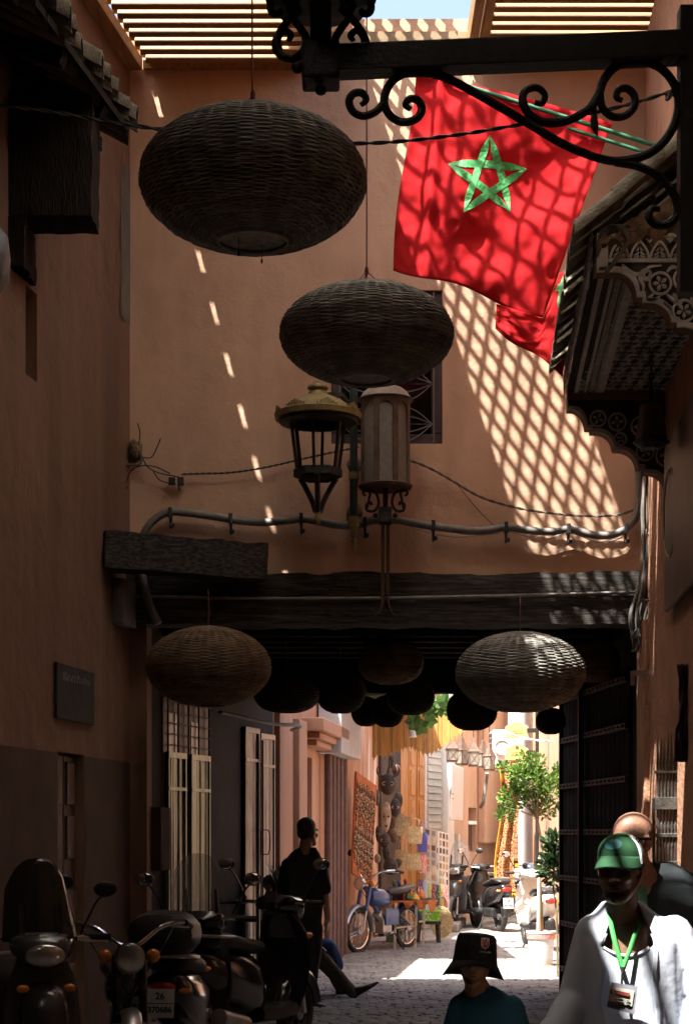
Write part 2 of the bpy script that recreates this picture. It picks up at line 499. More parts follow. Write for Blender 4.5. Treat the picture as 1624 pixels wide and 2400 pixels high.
for (x, y, k, a, s) in far:
    ca, sa = math.cos(a), math.sin(a); me = cob[k]; dz = random.uniform(0, .004)
    mb.add([V((x + (p.co.x * ca - p.co.y * sa) * s, y + p.co.x * sa + p.co.y * ca, p.co.z + dz)) for p in me.vertices], [tuple(f.vertices) for f in me.polygons])
o = mb.build("cobbles", M_COBBLE, ground, smooth=True, recalc=False); o["kind"] = "stuff"

# house over the passage (the wall the camera faces)
house = thing("passage_house", "tall terracotta plastered house with covered passage beneath and one grilled window", "building", (.3, 14, 0))
mb = MB()
WX0, WX1 = -.126, .785; WZ0, WZ1 = 4.785, 6.045
wall(mb, (-2.25, 14), (2.95, 14), 3.70, 8.27, .35, holes=[(WX0 + 2.25, WX1 + 2.25, WZ0, WZ1)], reveal=.14)
front = mb.build("wall", M_PLASTER, house)
mb = MB()
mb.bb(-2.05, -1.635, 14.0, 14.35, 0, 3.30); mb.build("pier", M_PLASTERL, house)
# coping boards along the top of the wall
mb = MB(); mb.bb(-2.25, 2.95, 13.985, 14.2, 8.02, 8.16); mb.build("coping_board", M_LATH, house)
# window: frame, pane, grille
fr = MB(); t = .09
for (a, b, c, d) in ((WX0, WX1, WZ0, WZ0 + t), (WX0, WX1, WZ1 - t, WZ1), (WX0, WX0 + t, WZ0 + t, WZ1 - t), (WX1 - t, WX1, WZ0 + t, WZ1 - t), (.30, .345, WZ0 + t, WZ1 - t)):
    fr.bb(a + .002, b - .002, 14.03, 14.10, c + .002, d - .002)
win = fr.build("window", mat("plum_window_paint", (.055, .032, .034), .6, .25, 6, .3, 30), house, bevel=.006)
mb = MB(); mb.bb(WX0 + .02, WX1 - .02, 14.105, 14.115, WZ0 + .02, WZ1 - .02); mb.build("pane", mat("dark_pane", (.012, .01, .01), .08, .1, 4), win)
gr = MB()
cx = .72
M_GRILLE = mat("grey_grille_iron", (.19, .19, .2), .5, .2, 10)
for zc in (4.95, 5.28, 5.55, 5.85):
    for s in (-1, 1):
        for j, q in enumerate((0, .07, .15)):
            pts = spline([(WX1 - .08, 14.015, zc), ((WX1 + .30) / 2 + .02, 14.015, zc + s * q * .75), (.34, 14.015, zc + s * q * 1.3)], 6)
            gr.tube(pts, .005, 5)
            pts = spline([(WX0 + .08, 14.015, zc), ((WX0 + .30) / 2, 14.015, zc + s * q * .75), (.30, 14.015, zc + s * q * 1.3)], 6)
            gr.tube(pts, .005, 5)
for x in (WX0 + .07, .32, WX1 - .07): gr.tube([(x, 14.012, WZ0 + .01), (x, 14.012, WZ1 - .01)], .008, 6)
gr.build("grille", M_GRILLE, win, smooth=True)
# lintel timbers, two courses, with rough edges
def timber(name, p0, p1, h, d, mt, parent, rough=.012, seg=40, seed=0):
    mb = MB(); p0 = V(p0); p1 = V(p1); ax = (p1 - p0).normalized(); rings = []
    side = V((0, 0, 1)).cross(ax).normalized(); up = ax.cross(side).normalized() if abs(ax.z) < .9 else V((0, 1, 0))
    if up.z < 0: up = -up
    for i in range(seg + 1):
        c = p0.lerp(p1, i / seg); ring = []
        for (a, b) in ((-1, -1), (-.33, -1), (.33, -1), (1, -1), (1, -.33), (1, .33), (1, 1), (.33, 1), (-.33, 1), (-1, 1), (-1, .33), (-1, -.33)):
            q = c + side * a * d / 2 + up * b * h / 2
            k = fbm(V((q.x * 3 + seed, q.y * 14, q.z * 14)), 1.0, 3)
            ring.append(q + (side * a + up * b) * rough * k * 1.3)
        rings.append(ring)
    mb.loft(rings)
    return mb.build(name, mt, parent, smooth=True)
timber("lintel_timber", (-2.0, 14.08, 3.62), (2.75, 14.08, 3.62), .185, .36, M_OLDWOOD, house, .018, 90, 3)
timber("lintel_timber", (-2.0, 14.03, 3.405), (2.75, 14.03, 3.405), .225, .32, M_OLDWOOD, house, .016, 90, 8)
mb = MB(); mb.tube(spline([P(640 * 0 + 318, 1398, 13.82), P(700, 1403, 13.84), P(1100, 1398, 13.84), P(1488, 1388, 13.84)], 10), .0135, 8)
mb.build("lintel_pipe", M_GREYPIPE, house, smooth=True)
# passage ceiling and its joists
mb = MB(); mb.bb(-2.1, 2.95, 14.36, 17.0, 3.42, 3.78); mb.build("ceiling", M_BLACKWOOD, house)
for k in range(6):
    mb = MB(); yy = 14.55 + k * .44
    mb.bb(-1.6 + .3 * k * .4, 2.36, yy, yy + .11, 3.27, 3.42); mb.build("joist", M_BLACKWOOD, house, bevel=.01)
timber("far_lintel", (-1.2, 16.86, 3.13), (2.5, 16.86, 3.13), .33, .26, M_BLACKWOOD, house, .012, 40, 4)
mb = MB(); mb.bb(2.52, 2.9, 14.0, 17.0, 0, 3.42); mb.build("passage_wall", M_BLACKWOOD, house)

# left house along the alley
lh = thing("alley_house", "brown plastered house wall with dark dado, slot niche and narrow door beside the scooters", "building", (LW(6), 6, 0))
def LU(Y): return (14 - Y) * math.hypot(1, .171)
mb = MB()
holes = [(LU(11.84), LU(11.62), 4.72, 5.33), (LU(12.84), LU(12.26), 0.02, 2.18)]
# p0 at the far corner, running to the camera: the face is towards +X
ptL = wall(mb, (LW(14.2), 14.2), (LW(-6), -6), 0, 8.05, .4, holes=[(h[0] + .2029, h[1] + .2029, h[2], h[3]) for h in holes], reveal=.12, flip=True)
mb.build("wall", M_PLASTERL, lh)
off = V((1, -.171, 0)).normalized() * .004
mb = MB()
def lq(mbx, Y0, Y1, z0, z1, e=.004):
    n = V((1, -.171, 0)).normalized() * e
    mbx.add([V((LW(Y0), Y0, z0)) + n, V((LW(Y1), Y1, z0)) + n, V((LW(Y1), Y1, z1)) + n, V((LW(Y0), Y0, z1)) + n], [(0, 1, 2, 3)])
lq(mb, 13.99, 12.85, 0, 2.17); lq(mb, 12.25, 2, 0, 2.17); 
mb.build("dado", M_DADO, lh)
mb = MB(); mb.grid(lambda i, j: V((LW(13.99 - i * .24), 13.99 - i * .24, 5.75 + 1.25 * j)) + V((1, -.171, 0)).normalized() * .006 + V((0, -.10 * i * (fbm(V((j * 6, 2, 1)), 1.0) + .6 * abs(j - .5)), 0)), 4, 30); mb.build("cement_patch", mat("grey_cement", (.17, .15, .12), .95, .3, 4, .4, 30, stretch=(1, 1, .4)), lh)
dmb = MB()
n = V((1, -.171, 0)).normalized()
def lbox(mbx, Y0, Y1, z0, z1, e0, e1):
    a = V((LW(Y0), Y0, 0)); b = V((LW(Y1), Y1, 0))
    q = [a + n * e0, b + n * e0, b + n * e1, a + n * e1]
    mbx.hexa([p + V((0, 0, z0)) for p in q] + [p + V((0, 0, z1)) for p in q])
lbox(dmb, 12.28, 12.54, .02, 2.16, -.11, -.06); lbox(dmb, 12.56, 12.82, .02, 2.16, -.11, -.06)
for z in (.3, .85, 1.4, 1.8):
    lbox(dmb, 12.33, 12.50, z, z + .32, -.06, -.045); lbox(dmb, 12.60, 12.78, z, z + .32, -.06, -.045)
door = dmb.build("door", mat("brown_door", (.06, .03, .02), .6, .4, 6, .4, 20, stretch=(4, 4, .5)), lh, bevel=.006)
mb = MB(); mb.tube([V((LW(12.56), 12.56, 1.05)) - n * .05, V((LW(12.56), 12.56, 1.05)) - n * .0, V((LW(12.52), 12.52, 1.05)) - n * .0], .012, 8); mb.build("handle", M_IRON, door, smooth=True)
# the part of the house inside the passage, with its two steel doors
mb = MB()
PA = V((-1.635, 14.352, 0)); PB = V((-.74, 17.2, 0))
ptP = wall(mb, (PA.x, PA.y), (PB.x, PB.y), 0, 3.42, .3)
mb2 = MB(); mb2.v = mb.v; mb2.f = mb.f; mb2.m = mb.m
pw = mb.build("passage_wall", mat("shade_dark_plaster", (.022, .017, .014), .85, .3, 3, .2, 30), lh)  # gloom of the passage put into the plaster colour
dP = (PB - PA).normalized(); nP = V((dP.y, -dP.x, 0))
def uP(px):
    k = (px - CX) / F     # where the line of sight through column px meets the passage wall
    return (k * PA.y - PA.x) / (dP.x - k * dP.y)
def pbox(mbx, u0, u1, z0, z1, e0, e1):
    a = PA + dP * u0; b = PA + dP * u1
    q = [a + nP * e0, b + nP * e0, b + nP * e1, a + nP * e1]
    mbx.hexa([p + V((0, 0, z0)) for p in q] + [p + V((0, 0, z1)) for p in q])
def zP(px, py):
    Y = (PA + dP * uP(px)).y
    return ZC + (HY - py) / F * Y
def steel_leaf(name, x0, x1, ytop, parent, mt, seed):
    "one corrugated steel door leaf between two photograph columns"
    random.seed(seed)
    u0, u1 = uP(x0), uP(x1); z1 = zP((x0 + x1) / 2, ytop); m_ = MB()
    nn = 22
    def prof(t): return .022 + .006 * math.sin(t * 16 + seed) + .004 * math.sin(t * 41 + seed * 2)
    def fn(i, j):
        u = u0 + (u1 - u0) * i; z = .04 + (z1 - .04) * j
        return PA + dP * u + nP * (prof(i) + .003 * noise.noise(V((i * 3, j * 4, seed)))) + V((0, 0, z))
    m_.grid(fn, nn, 18)
    pbox(m_, u0, u0 + .02, .04, z1, .004, .038); pbox(m_, u1 - .02, u1, .04, z1, .004, .038)
    pbox(m_, u0, u1, z1 - .02, z1 + .03, .004, .04)
    pbox(m_, u0, u1, z1 - .30, z1 - .27, .004, .042)
    return m_.build(name, mt, parent, smooth=True)
sd1 = MB(); pbox(sd1, uP(381), uP(489), 0, zP(440, 1645), .002, .006)
f1 = sd1.build("door_surround", M_BLACKPLASTIC, lh)
steel_leaf("door", 387, 429, 1772, lh, M_STEELG, 3); steel_leaf("door", 441, 485, 1778, lh, M_STEELG, 5)
# grilled overlight
gm = MB()
for k in range(5):
    u = uP(387 + k * 24); gm.tube([PA + dP * u + nP * .03 + V((0, 0, zP(430, 1772))), PA + dP * u + nP * .03 + V((0, 0, zP(430, 1640)))], .009, 6)
for y_ in (1650, 1675, 1700, 1725, 1750): 
    gm.tube([PA + dP * uP(383) + nP * .03 + V((0, 0, zP(430, y_))), PA + dP * uP(487) + nP * .03 + V((0, 0, zP(430, y_)))], .006, 6)
gm.build("overlight_grille", M_IRON, lh, smooth=True)
gm = MB(); pbox(gm, uP(392), uP(412), zP(400, 1765), zP(400, 1668), .008, .012); pbox(gm, uP(446), uP(462), zP(400, 1765), zP(400, 1685), .008, .012); gm.build("overlight_pane", M_STEEL, lh)
for (x0, x1, yt) in ((568, 601, 1713), (604, 637, 1728)): steel_leaf("door", x0, x1, yt, lh, M_STEEL, x0)
gm = MB(); q = PA + dP * uP(602) + nP * .06
for s in (-1, 1):
    gm.tube(spline([q + dP * (.03 * s) + V((0, 0, 1.62)), q + dP * (.11 * s) + nP * .03 + V((0, 0, 1.6)), q + dP * (.11 * s) + nP * .03 + V((0, 0, 1.40)), q + dP * (.03 * s) + V((0, 0, 1.38))], 5), .007, 6)
gm.tube([q + V((0, 0, .1)), q + V((0, 0, 2.5))], .012, 6)
gm.build("door_pull", M_IRON, lh, smooth=True)
gm = MB()
a = PA + dP * uP(505) + V((0, 0, zP(520, 1672))); b = PA + dP * uP(660) + V((0, 0, zP(640, 1708)))
gm.tube(spline([a + nP * .05, a.lerp(b, .4) + nP * .28 - V((0, 0, .04)), a.lerp(b, .75) + nP * .34, b + nP * .12], 8), .03, 8, flat=.6)
gm.build("canopy_rail", mat("dull_rail", (.28, .28, .27), .6), lh, smooth=True)
mb = MB(); pbox(mb, uP(352), uP(374), zP(362, 2040), zP(362, 1892), .0, .10); mb.build("meter_box", M_DADO, lh, bevel=.008)

# pink house beyond the passage
A0 = V((-.74, 17.2, 0)); A1 = V((-.07, 22.5, 0)); A2 = V((.474, 26, 0)); A3 = V((1.755, 29.3, 0)); A4 = V((3.20, 34.2, 0))
ph = thing("pink_house", "pink plastered house with grey door, stone bracket and brown pipes past the passage", "building", (A0.x, A0.y, 0))
dA = (A1 - A0).normalized(); nA = V((dA.y, -dA.x, 0))
def uA(px):
    k = (px - CX) / F
    return (k * A0.y - A0.x) / (dA.x - k * dA.y)
def abox(mbx, x0, x1, z0, z1, e0, e1):
    a = A0 + dA * uA(x0); b = A0 + dA * uA(x1)
    q = [a + nA * e0, b + nA * e0, b + nA * e1, a + nA * e1]
    mbx.hexa([p + V((0, 0, z0)) for p in q] + [p + V((0, 0, z1)) for p in q])
def zA(px, py): return ZC + (HY - py) / F * (A0 + dA * uA(px)).y
mb = MB(); wall(mb, (A0.x, A0.y), (A1.x, A1.y), 0, 3.9, .3, holes=[(uA(700), uA(731), 0.02, zA(715, 1772))], reveal=.10); mb.build("wall", M_PINK, ph)
mb = MB(); abox(mb, 643, 674, 0, 3.6, .0, .06); mb.build("pilaster", M_PINK, ph, bevel=.01)
mb = MB(); abox(mb, 676, 695, 0, zA(690, 1690), .0, .12); mb.build("pilaster", M_PINK, ph, bevel=.01)
mb = MB()
for (x0, x1, y0, y1, e) in ((696, 762, 1722, 1692, .30), (700, 752, 1738, 1723, .24), (706, 744, 1752, 1739, .18)):
    abox(mb, x0, x1, zA(720, y0), zA(720, y1), .0, e)
mb.build("bracket", M_PINK, ph, bevel=.012)
mb = MB(); u0, u1 = uA(701), uA(730)
for k in range(4):
    ua = u0 + (u1 - u0) * k / 4; ub = u0 + (u1 - u0) * (k + 1) / 4 - .006
    a = A0 + dA * ua; b = A0 + dA * ub
    q = [a - nA * .09, b - nA * .09, b - nA * .05, a - nA * .05]
    mb.hexa([p + V((0, 0, .03)) for p in q] + [p + V((0, 0, zA(715, 1800))) for p in q])
pd = mb.build("door", mat("worn_grey_door", (.30, .26, .22), .8, .3, 6, .4, 20, stretch=(4, 4, .5), stain=(.22, .13, .08)), ph)
for k in range(5):
    mb = MB(); abox(mb, 746 + k * 10, 753.5 + k * 10, 0, zA(770, 1774), .05, .115); 
    q = A0 + dA * uA(750 + k * 9.6) + nA * .10
    mb = MB(); mb.tube([q, q + V((0, 0, zA(770, 1774)))], .045, 12); mb.build("drain_pipe", mat("brown_pipe", (.115, .062, .055), .5, .2, 8), ph, smooth=True)
mb = MB(); abox(mb, 742, 792, zA(770, 1774), 3.6, .02, .30); mb.build("duct", mat("grey_duct", (.46, .46, .47), .6, .1, 5), ph, bevel=.012)
# peeling wall and the house behind the shop
hb = thing("shop_house", "orange plastered house with wooden shop doors and roller shutter behind the stall", "building", (A1.x, A1.y, 0))
mb = MB(); wall(mb, (A1.x, A1.y), (A2.x, A2.y), 0, 4.2, .3); mb.build("side_wall", M_PEEL, hb)
mb = MB(); wall(mb, (A2.x, A2.y), (A3.x, A3.y), 0, 4.6, .3); mb.build("wall", M_PINK, hb)
dB = (A3 - A2).normalized(); nB = V((dB.y, -dB.x, 0))
def uB(px):
    k = (px - CX) / F
    return (k * A2.y - A2.x) / (dB.x - k * dB.y)
def yB(px): return (A2 + dB * uB(px)).y
def bbox(mbx, x0, x1, z0, z1, e0, e1):
    a = A2 + dB * uB(x0); b = A2 + dB * uB(x1)
    q = [a + nB * e0, b + nB * e0, b + nB * e1, a + nB * e1]
    mbx.hexa([p + V((0, 0, z0)) for p in q] + [p + V((0, 0, z1)) for p in q])
def zB(px, py): return ZC + (HY - py) / F * yB(px)
M_SHOPWOOD = mat("shop_wood", (.42, .19, .055), .55, .25, 5, .25, 25, stretch=(4, 4, .5))
mb = MB(); bbox(mb, 886, 932, 0, 4.2, .0, .05); mb.build("shop_panel", mat("doorway_shade_dark", (.05, .03, .018), .8, .4, 5), hb)  # dark sheet standing in for shade in the open doorway
mb = MB(); bbox(mb, 932.5, 949.5, 0, 4.2, .0, .05); mb.build("shop_panel", M_SHOPWOOD, hb)
for (x0, x1) in ((950, 967), (970, 987)):
    mb = MB(); bbox(mb, x0, x1, .05, zB(968, 1752), .0, .06)
    lf = mb.build("shop_door", M_SHOPWOOD, hb, bevel=.006)
    for (y0, y1) in ((2140, 2040), (2030, 1960), (1950, 1875), (1865, 1805), (1795, 1762)):
        for (f0, f1, e0, e1) in ((.16, .84, .075, .085),):
            mb = MB(); a = x0 + (x1 - x0) * f0; b = x0 + (x1 - x0) * f1
            bbox(mb, a, b, zB(968, y0), zB(968, y1), .061, .078); mb.build("door_panel", M_SHOPWOOD, lf, bevel=.008)
mb = MB(); bbox(mb, 992, 1030, 0, 3.6, .0, .04); bbox(mb, 1030, 1046, 0, 4.2, .0, .14); mb.build("shop_jamb", M_WHITEW, hb, bevel=.008)
for k in range(16):
    z = zB(1010, 1975) + k * .118
    if z > 3.6: break
    mb = MB(); a = A2 + dB * uB(995); b = A2 + dB * uB(1027)
    q = [a + nB * .045, b + nB * .045, b + nB * .075, a + nB * .075]; q2 = [a + nB * .045, b + nB * .045, b + nB * .055, a + nB * .055]
    mb.hexa([p + V((0, 0, z)) for p in q] + [p + V((0, 0, z + .105)) for p in q2]); mb.build("shutter_slat", mat("shutter_grey", (.42, .40, .36), .5, .08, 8), hb)
# far pink house
hd = thing("corner_house", "pale pink house with small barred window above the parked scooters", "building", (A3.x, A3.y, 0))
dD = (A4 - A3).normalized(); nD = V((dD.y, -dD.x, 0))
def uD(px):
    k = (px - CX) / F
    return (k * A3.y - A3.x) / (dD.x - k * dD.y)
def zD(px, py): return ZC + (HY - py) / F * (A3 + dD * uD(px)).y
def dbox(mbx, x0, x1, z0, z1, e0, e1):
    a = A3 + dD * uD(x0); b = A3 + dD * uD(x1)
    q = [a + nD * e0, b + nD * e0, b + nD * e1, a + nD * e1]
    mbx.hexa([p + V((0, 0, z0)) for p in q] + [p + V((0, 0, z1)) for p in q])
mb = MB(); wall(mb, (A3.x, A3.y), (A4.x, A4.y), 0, 7, .3, holes=[(uD(1097), uD(1116), zD(1106, 1996), zD(1106, 1893))], reveal=.16); mb.build("wall", M_PINK, hd)
mb = MB(); dbox(mb, 1118, 1172, zD(1145, 1976), 6.9, .0, .16); mb.build("plaster_bay", M_PINK, hd, bevel=.03)
mb = MB(); dbox(mb, 1097, 1116, zD(1106, 1932), zD(1106, 1924), -.05, .01); mb.build("transom", M_WHITEW, hd)
for k in range(3):
    mb = MB(); q = A3 + dD * uD(1100 + 5 * k) - nD * .05; mb.tube([q + V((0, 0, zD(1106, 1994))), q + V((0, 0, zD(1106, 1934)))], .018, 6); mb.build("window_bar", mat("brown_bar", (.12, .055, .045), .6), hd, smooth=True)
mb = MB(); dbox(mb, 1062, 1066, 0, zD(1064, 1955), .0, .09); mb.build("wall_pipe", M_CREAM, hd)
# end of the street
he = thing("end_house", "tall pink house closing the far end of the street", "building", (4, 40, 0))
mb = MB(); wall(mb, (1.5, 40), (9, 40), 0, 9, .4); mb.build("wall", M_PINK, he)
for (x0, x1) in ((1222, 1246), (1248, 1262)):
    mb = MB(); a = P(x0, 1950, 37); b = P(x1, 1950, 37); mb.bb(a.x, b.x, 37, 37.4, 0, P(0, 1862, 37).z); mb.build("pilaster", M_CREAM, he, bevel=.02)
M_PURPLE = mat("plum_door", (.17, .085, .10), .7, .2, 6)
mb = MB(); a = P(1282, 1950, 36); b = P(1303, 1950, 36); mb.bb(a.x, b.x, 36, 36.1, 0, P(0, 1800, 36).z); mb.build("door", M_PURPLE, he)
hr = thing("white_house", "sunlit whitewashed house edge at the right end of the street", "building", (4.4, 30, 0))
mb = MB(); wall(mb, (3.56, 29), (3.56, 39), 0, 8, 3.0, flip=True); mb.build("wall", M_WHITEW, hr)
mb = MB(); mb.bb(3.57, 6, 28.9, 29.0, 0, 8); mb.build("end_wall", M_WHITEW, hr)
mb = MB(); a = P(1296, 1700, 28.85); mb.bb(3.66, 3.80, 28.8, 28.88, P(0, 1790, 28.8).z, P(0, 1650, 28.8).z); mb.build("window", mat("pale_green_frame", (.42, .5, .45), .6), hr, bevel=.01)
# small tiled roof and yellow wall in front of the end house
yr = thing("tiled_lean_to", "yellow lean-to with a short roof of grey barrel tiles behind the signs", "building", (4.4, 33, 0))
a = P(1256, 1950, 33); b = P(1302, 1950, 33)
mb = MB(); mb.bb(a.x, b.x + .5, 33, 33.5, 0, P(0, 1783, 33).z); mb.build("wall", mat("ochre_wall", (.52, .40, .22), .9, .1, 3), yr)
tl = MB()
for r_ in range(1):
    pr = []
    for k in range(9):
        t = math.pi * k / 8; pr.append((.085 * math.cos(t), .055 * math.sin(t)))
    for k in range(9):
        t = math.pi * (8 - k) / 8; pr.append((.07 * math.cos(t), .04 * math.sin(t)))
    tl.prism(pr, (0, 0, 0), (1, 0, 0), (0, -.1, 1), (0, .30, .20))
tile_far = tl.mesh("roof_tile", smooth=True); fix_normals(tile_far); tile_far.materials.append(M_TILEG)
for r_ in range(4):
    for k in range(3): link_copy("roof_tile", tile_far, yr, (a.x + .08 + k * .175 + (r_ % 2) * .01, 32.8 + r_ * .2, P(0, 1786, 33).z + r_ * .16))
# right side beyond the passage
hg = thing("garden_wall", "plain pink wall on the shaded right side of the street behind the gate", "wall", (3, 17, 0))
mb = MB(); wall(mb, (3.15, 28.9), (2.9, 17.0), 0, 3.6, .3); hg_ = mb.build("wall_face", M_PINK, hg)

# right house along the alley
rh = thing("right_house", "rough terracotta wall rising beside the alley at the right edge", "building", (RW(6), 6, 0))
mb = MB(); wall(mb, (RW(-6), -6), (RW(13.98), 13.98), 0, 8.05, .4, flip=True); mb.build("wall", M_PLASTERR, rh)
mb = MB(); mb.bb(2.37, 2.53, 13.6, 13.98, .95, 3.30); mb.build("pier", M_PLASTERR, rh, bevel=.02)
mb = MB()
def stone(i, j):
    a = i * 2 * math.pi; 
    return V((2.44 + .11 * max(-1, min(1, 1.3 * math.cos(a))) , 13.78 + .22 * max(-1, min(1, 1.3 * math.sin(a))), j * .95)) + V((1, 1, 0)) * .02 * fbm(V((i * 9, j * 5, 0)), 3)
mb.grid(stone, 48, 40); mb.build("rough_plinth", mat("black_stone", (.06, .055, .05), .85, .6, 25, 1.0, 40, ramp=(.45, .6)), rh, smooth=True)
# wall added behind the camera and unseen roof added above, both to keep light out
bk = thing("rear_light_block", "added wall closing the alley behind the viewer to keep light out", "building", (-1.5, -6, 0))
mb = MB(); mb.bb(-6.2, 3, -6.4, -6.0, 0, 8.05); mb.build("wall", M_PLASTERL, bk)
rf = thing("unseen_shade_roof", "unseen boarded roof added to shade the near part of the alley", "roof", (-1, 3, 8.05))
mb = MB()
# unseen boards around sun gaps for walkers and gate, added fill panels, and trellis
GX0, GX1, GY0, GY1 = -1.37, -.62, 3.40, 4.22
HX0, HX1, HY0, HY1 = -.30, 1.65, 10.76, 12.4
FILL_CANVAS = [(-1.5, 1.7, 9.7, 10.74), (-.85, -.34, 10.78, 12.38), (-.3, 1.35, 5.5, 6.7)]
HOLES = [(GX0, GX1, GY0, GY1), (-1.04, -.72, 4.98, 5.32), (.0, .34, 9.20, 9.62), (HX0, HX1, HY0, HY1)] + FILL_CANVAS
xs = sorted(set([-6.2, 3] + [q_ for h in HOLES for q_ in h[:2]])); ys = sorted(set([-6.4, 12.4] + [q_ for h in HOLES for q_ in h[2:]]))
for i in range(len(xs) - 1):
    for j in range(len(ys) - 1):
        xm, ym_ = (xs[i] + xs[i + 1]) / 2, (ys[j] + ys[j + 1]) / 2
        if not any(h[0] < xm < h[1] and h[2] < ym_ < h[3] for h in HOLES): mb.bb(xs[i], xs[i + 1], ys[j], ys[j + 1], 8.055, 8.13)
mb.build("boards", M_ROOF, rf)
mb = MB()
for (x0, x1, y0, y1) in FILL_CANVAS:  # translucent panels added out of view to brighten wall, baskets and canopy
    mb = MB(); mb.bb(x0 - .05, x1 + .05, y0 - .04, y1 + .004, 8.035, 8.05); mb.build("fill_canvas", mat("cream_fill_canvas", (.84, .80, .72), .9, .04, 4, thin=.85), rf)
mb = MB(); random.seed(5)  # laths added in the gaps to break the sun into dapples
mb.beam((GX0 + .13, GY0, 8.1), (GX0 + .19, GY1, 8.1), .05, .02); mb.beam((GX0 + .42, GY0, 8.1), (GX0 + .36, GY1, 8.1), .045, .02)
mb.beam((GX0, 3.86, 8.12), (GX1, 4.0, 8.12), .05, .02)
for k in range(5): mb.beam((-1.04, 5.0 + k * .075, 8.12), (-.72, 5.02 + k * .075, 8.12), .042, .02)
mb.build("sun_break_laths", M_LATH, rf)

# slatted pergola panels against the passage house
sl = MB(); th = R(55)
sl.box((0, .5 * .16 * math.cos(th), .5 * .16 * math.sin(th)), (1, .16, .042), Matrix.Rotation(th, 3, 'X'))
slat = sl.mesh("slat"); fix_normals(slat); slat.materials.append(M_PINE)
pg = thing("slatted_pergola", "pergola panel of pale pine slats in the top left corner by the brown wall", "pergola", (-1.1, 13.2, 7.87), "pine slat pergola panels")
PX1 = -.36; Z1 = 7.865
for k in range(11):
    Y = 13.86 - k * .150
    x0 = LW(Y) + .12 + .050
    link_copy("slat", slat, pg, ((x0 + PX1) / 2, Y, Z1), None, (PX1 - x0, 1, 1))
    mb = MB(); mb.bb(LW(Y) + .12, x0 + .03, Y + .03, Y + .115, Z1 + .075, Z1 + .095); mb.build("light_dash_block", M_PINEBEAM, pg)  # blocks added so the slit throws separate dashes of light
mb = MB(); mb.beam((LW(13.95) + .06, 13.98, Z1 + .02), (LW(12.3) + .06, 12.3, Z1 + .02), .115, .10); mb.build("side_beam", M_PINEBEAM, pg, bevel=.005)
mb = MB(); mb.bb(LW(13.95) + .121, PX1, 13.955, 13.995, Z1 - .02, Z1 + .05); mb.build("end_beam", M_PINEBEAM, pg, bevel=.004)
mb = MB(); mb.bb(PX1 + .003, PX1 + .075, 12.3, 13.98, Z1 - .02, Z1 + .16); mb.build("inner_beam", M_PINEBEAM, pg, bevel=.004)
pg2 = thing("slatted_pergola", "pergola panel of pale pine slats at the top right above the flag", "pergola", (1.8, 13.2, 8.05), "pine slat pergola panels")
Z2 = 8.06; QX0 = 1.155
for k in range(11):
    Y = 13.86 - k * .150
    link_copy("slat", slat, pg2, ((QX0 + 2.52) / 2, Y, Z2), None, (2.52 - QX0, 1, 1))
mb = MB(); mb.bb(.985, 1.06, 12.42, 13.98, Z2 - .10, Z2 + .12); mb.build("side_beam", M_PINEBEAM, pg2, bevel=.005)
mb = MB(); mb.bb(1.085, 1.15, 12.42, 13.97, Z2 - .06, Z2 + .12); mb.build("inner_beam", M_PINEBEAM, pg2, bevel=.005)
mb = MB(); mb.bb(2.525, 2.60, 12.42, 13.97, Z2 - .06, Z2 + .12); mb.build("inner_beam", M_PINEBEAM, pg2, bevel=.005)

# diamond trellises held above the pergola gap: they throw the diamond light
def trellis(name, label, x0, x1, y0, y1, z, cw, cl, wd, posts):
    t = thing(name, label, "trellis", ((x0 + x1) / 2, (y0 + y1) / 2, z))
    mb = MB(); m = cl / cw
    for s in (-1, 1):
        c = y0 - s * 0 - abs(m) * (x1 - x0) - cl
        while c < y1 + abs(m) * (x1 - x0) + cl:
            # y = c + s*m*(x-x0)
            xs = []
            for x in (x0, x1): 
                yv = c + s * m * (x - x0)
                if y0 <= yv <= y1: xs.append((x, yv))
            for yv in (y0, y1):
                x = x0 + (yv - c) / (s * m)
                if x0 < x < x1: xs.append((x, yv))
            if len(xs) >= 2:
                a, b = xs[0], xs[1]
                mb.beam((a[0], a[1], z + .007 * s), (b[0], b[1], z + .007 * s), wd, .012)
            c += cl
    mb.build("laths", M_LATH, t)
    for (a, b) in posts:
        mb = MB(); mb.bb(a - .03, a + .03, b - .03, b + .03, 8.14, z - .02); mb.build("post", M_LATH, t)
    mb = MB()
    mb.beam((x0, y0 - .02, z), (x1, y0 - .02, z), .04, .05); mb.beam((x0, y1 + .02, z), (x1, y1 + .02, z), .04, .05); mb.build("frame", M_LATH, t)
    return t
trellis("trellis", "diamond trellis shade frame over the pergola gap", -.045, .80, 11.96, 14.0, 8.5, .145, .104, .030, [(-.3, 12.35)])
mb = MB(); mb.bb(-.66, -.05, 11.96, 14.0, 8.49, 8.51); o = mb.build("shade_board", M_ROOF); tag(o, "added plain shade board beside the diamond trellis, out of view above the roof", "board")  # unseen board added to keep sun off the left of the bay
trellis("trellis", "coarser diamond trellis shade frame over the roof gap", -.85, 1.18, 10.15, 11.70, 9.6, .235, .19, .037, [(1.7, 11.0), (-1.2, 10.6)])

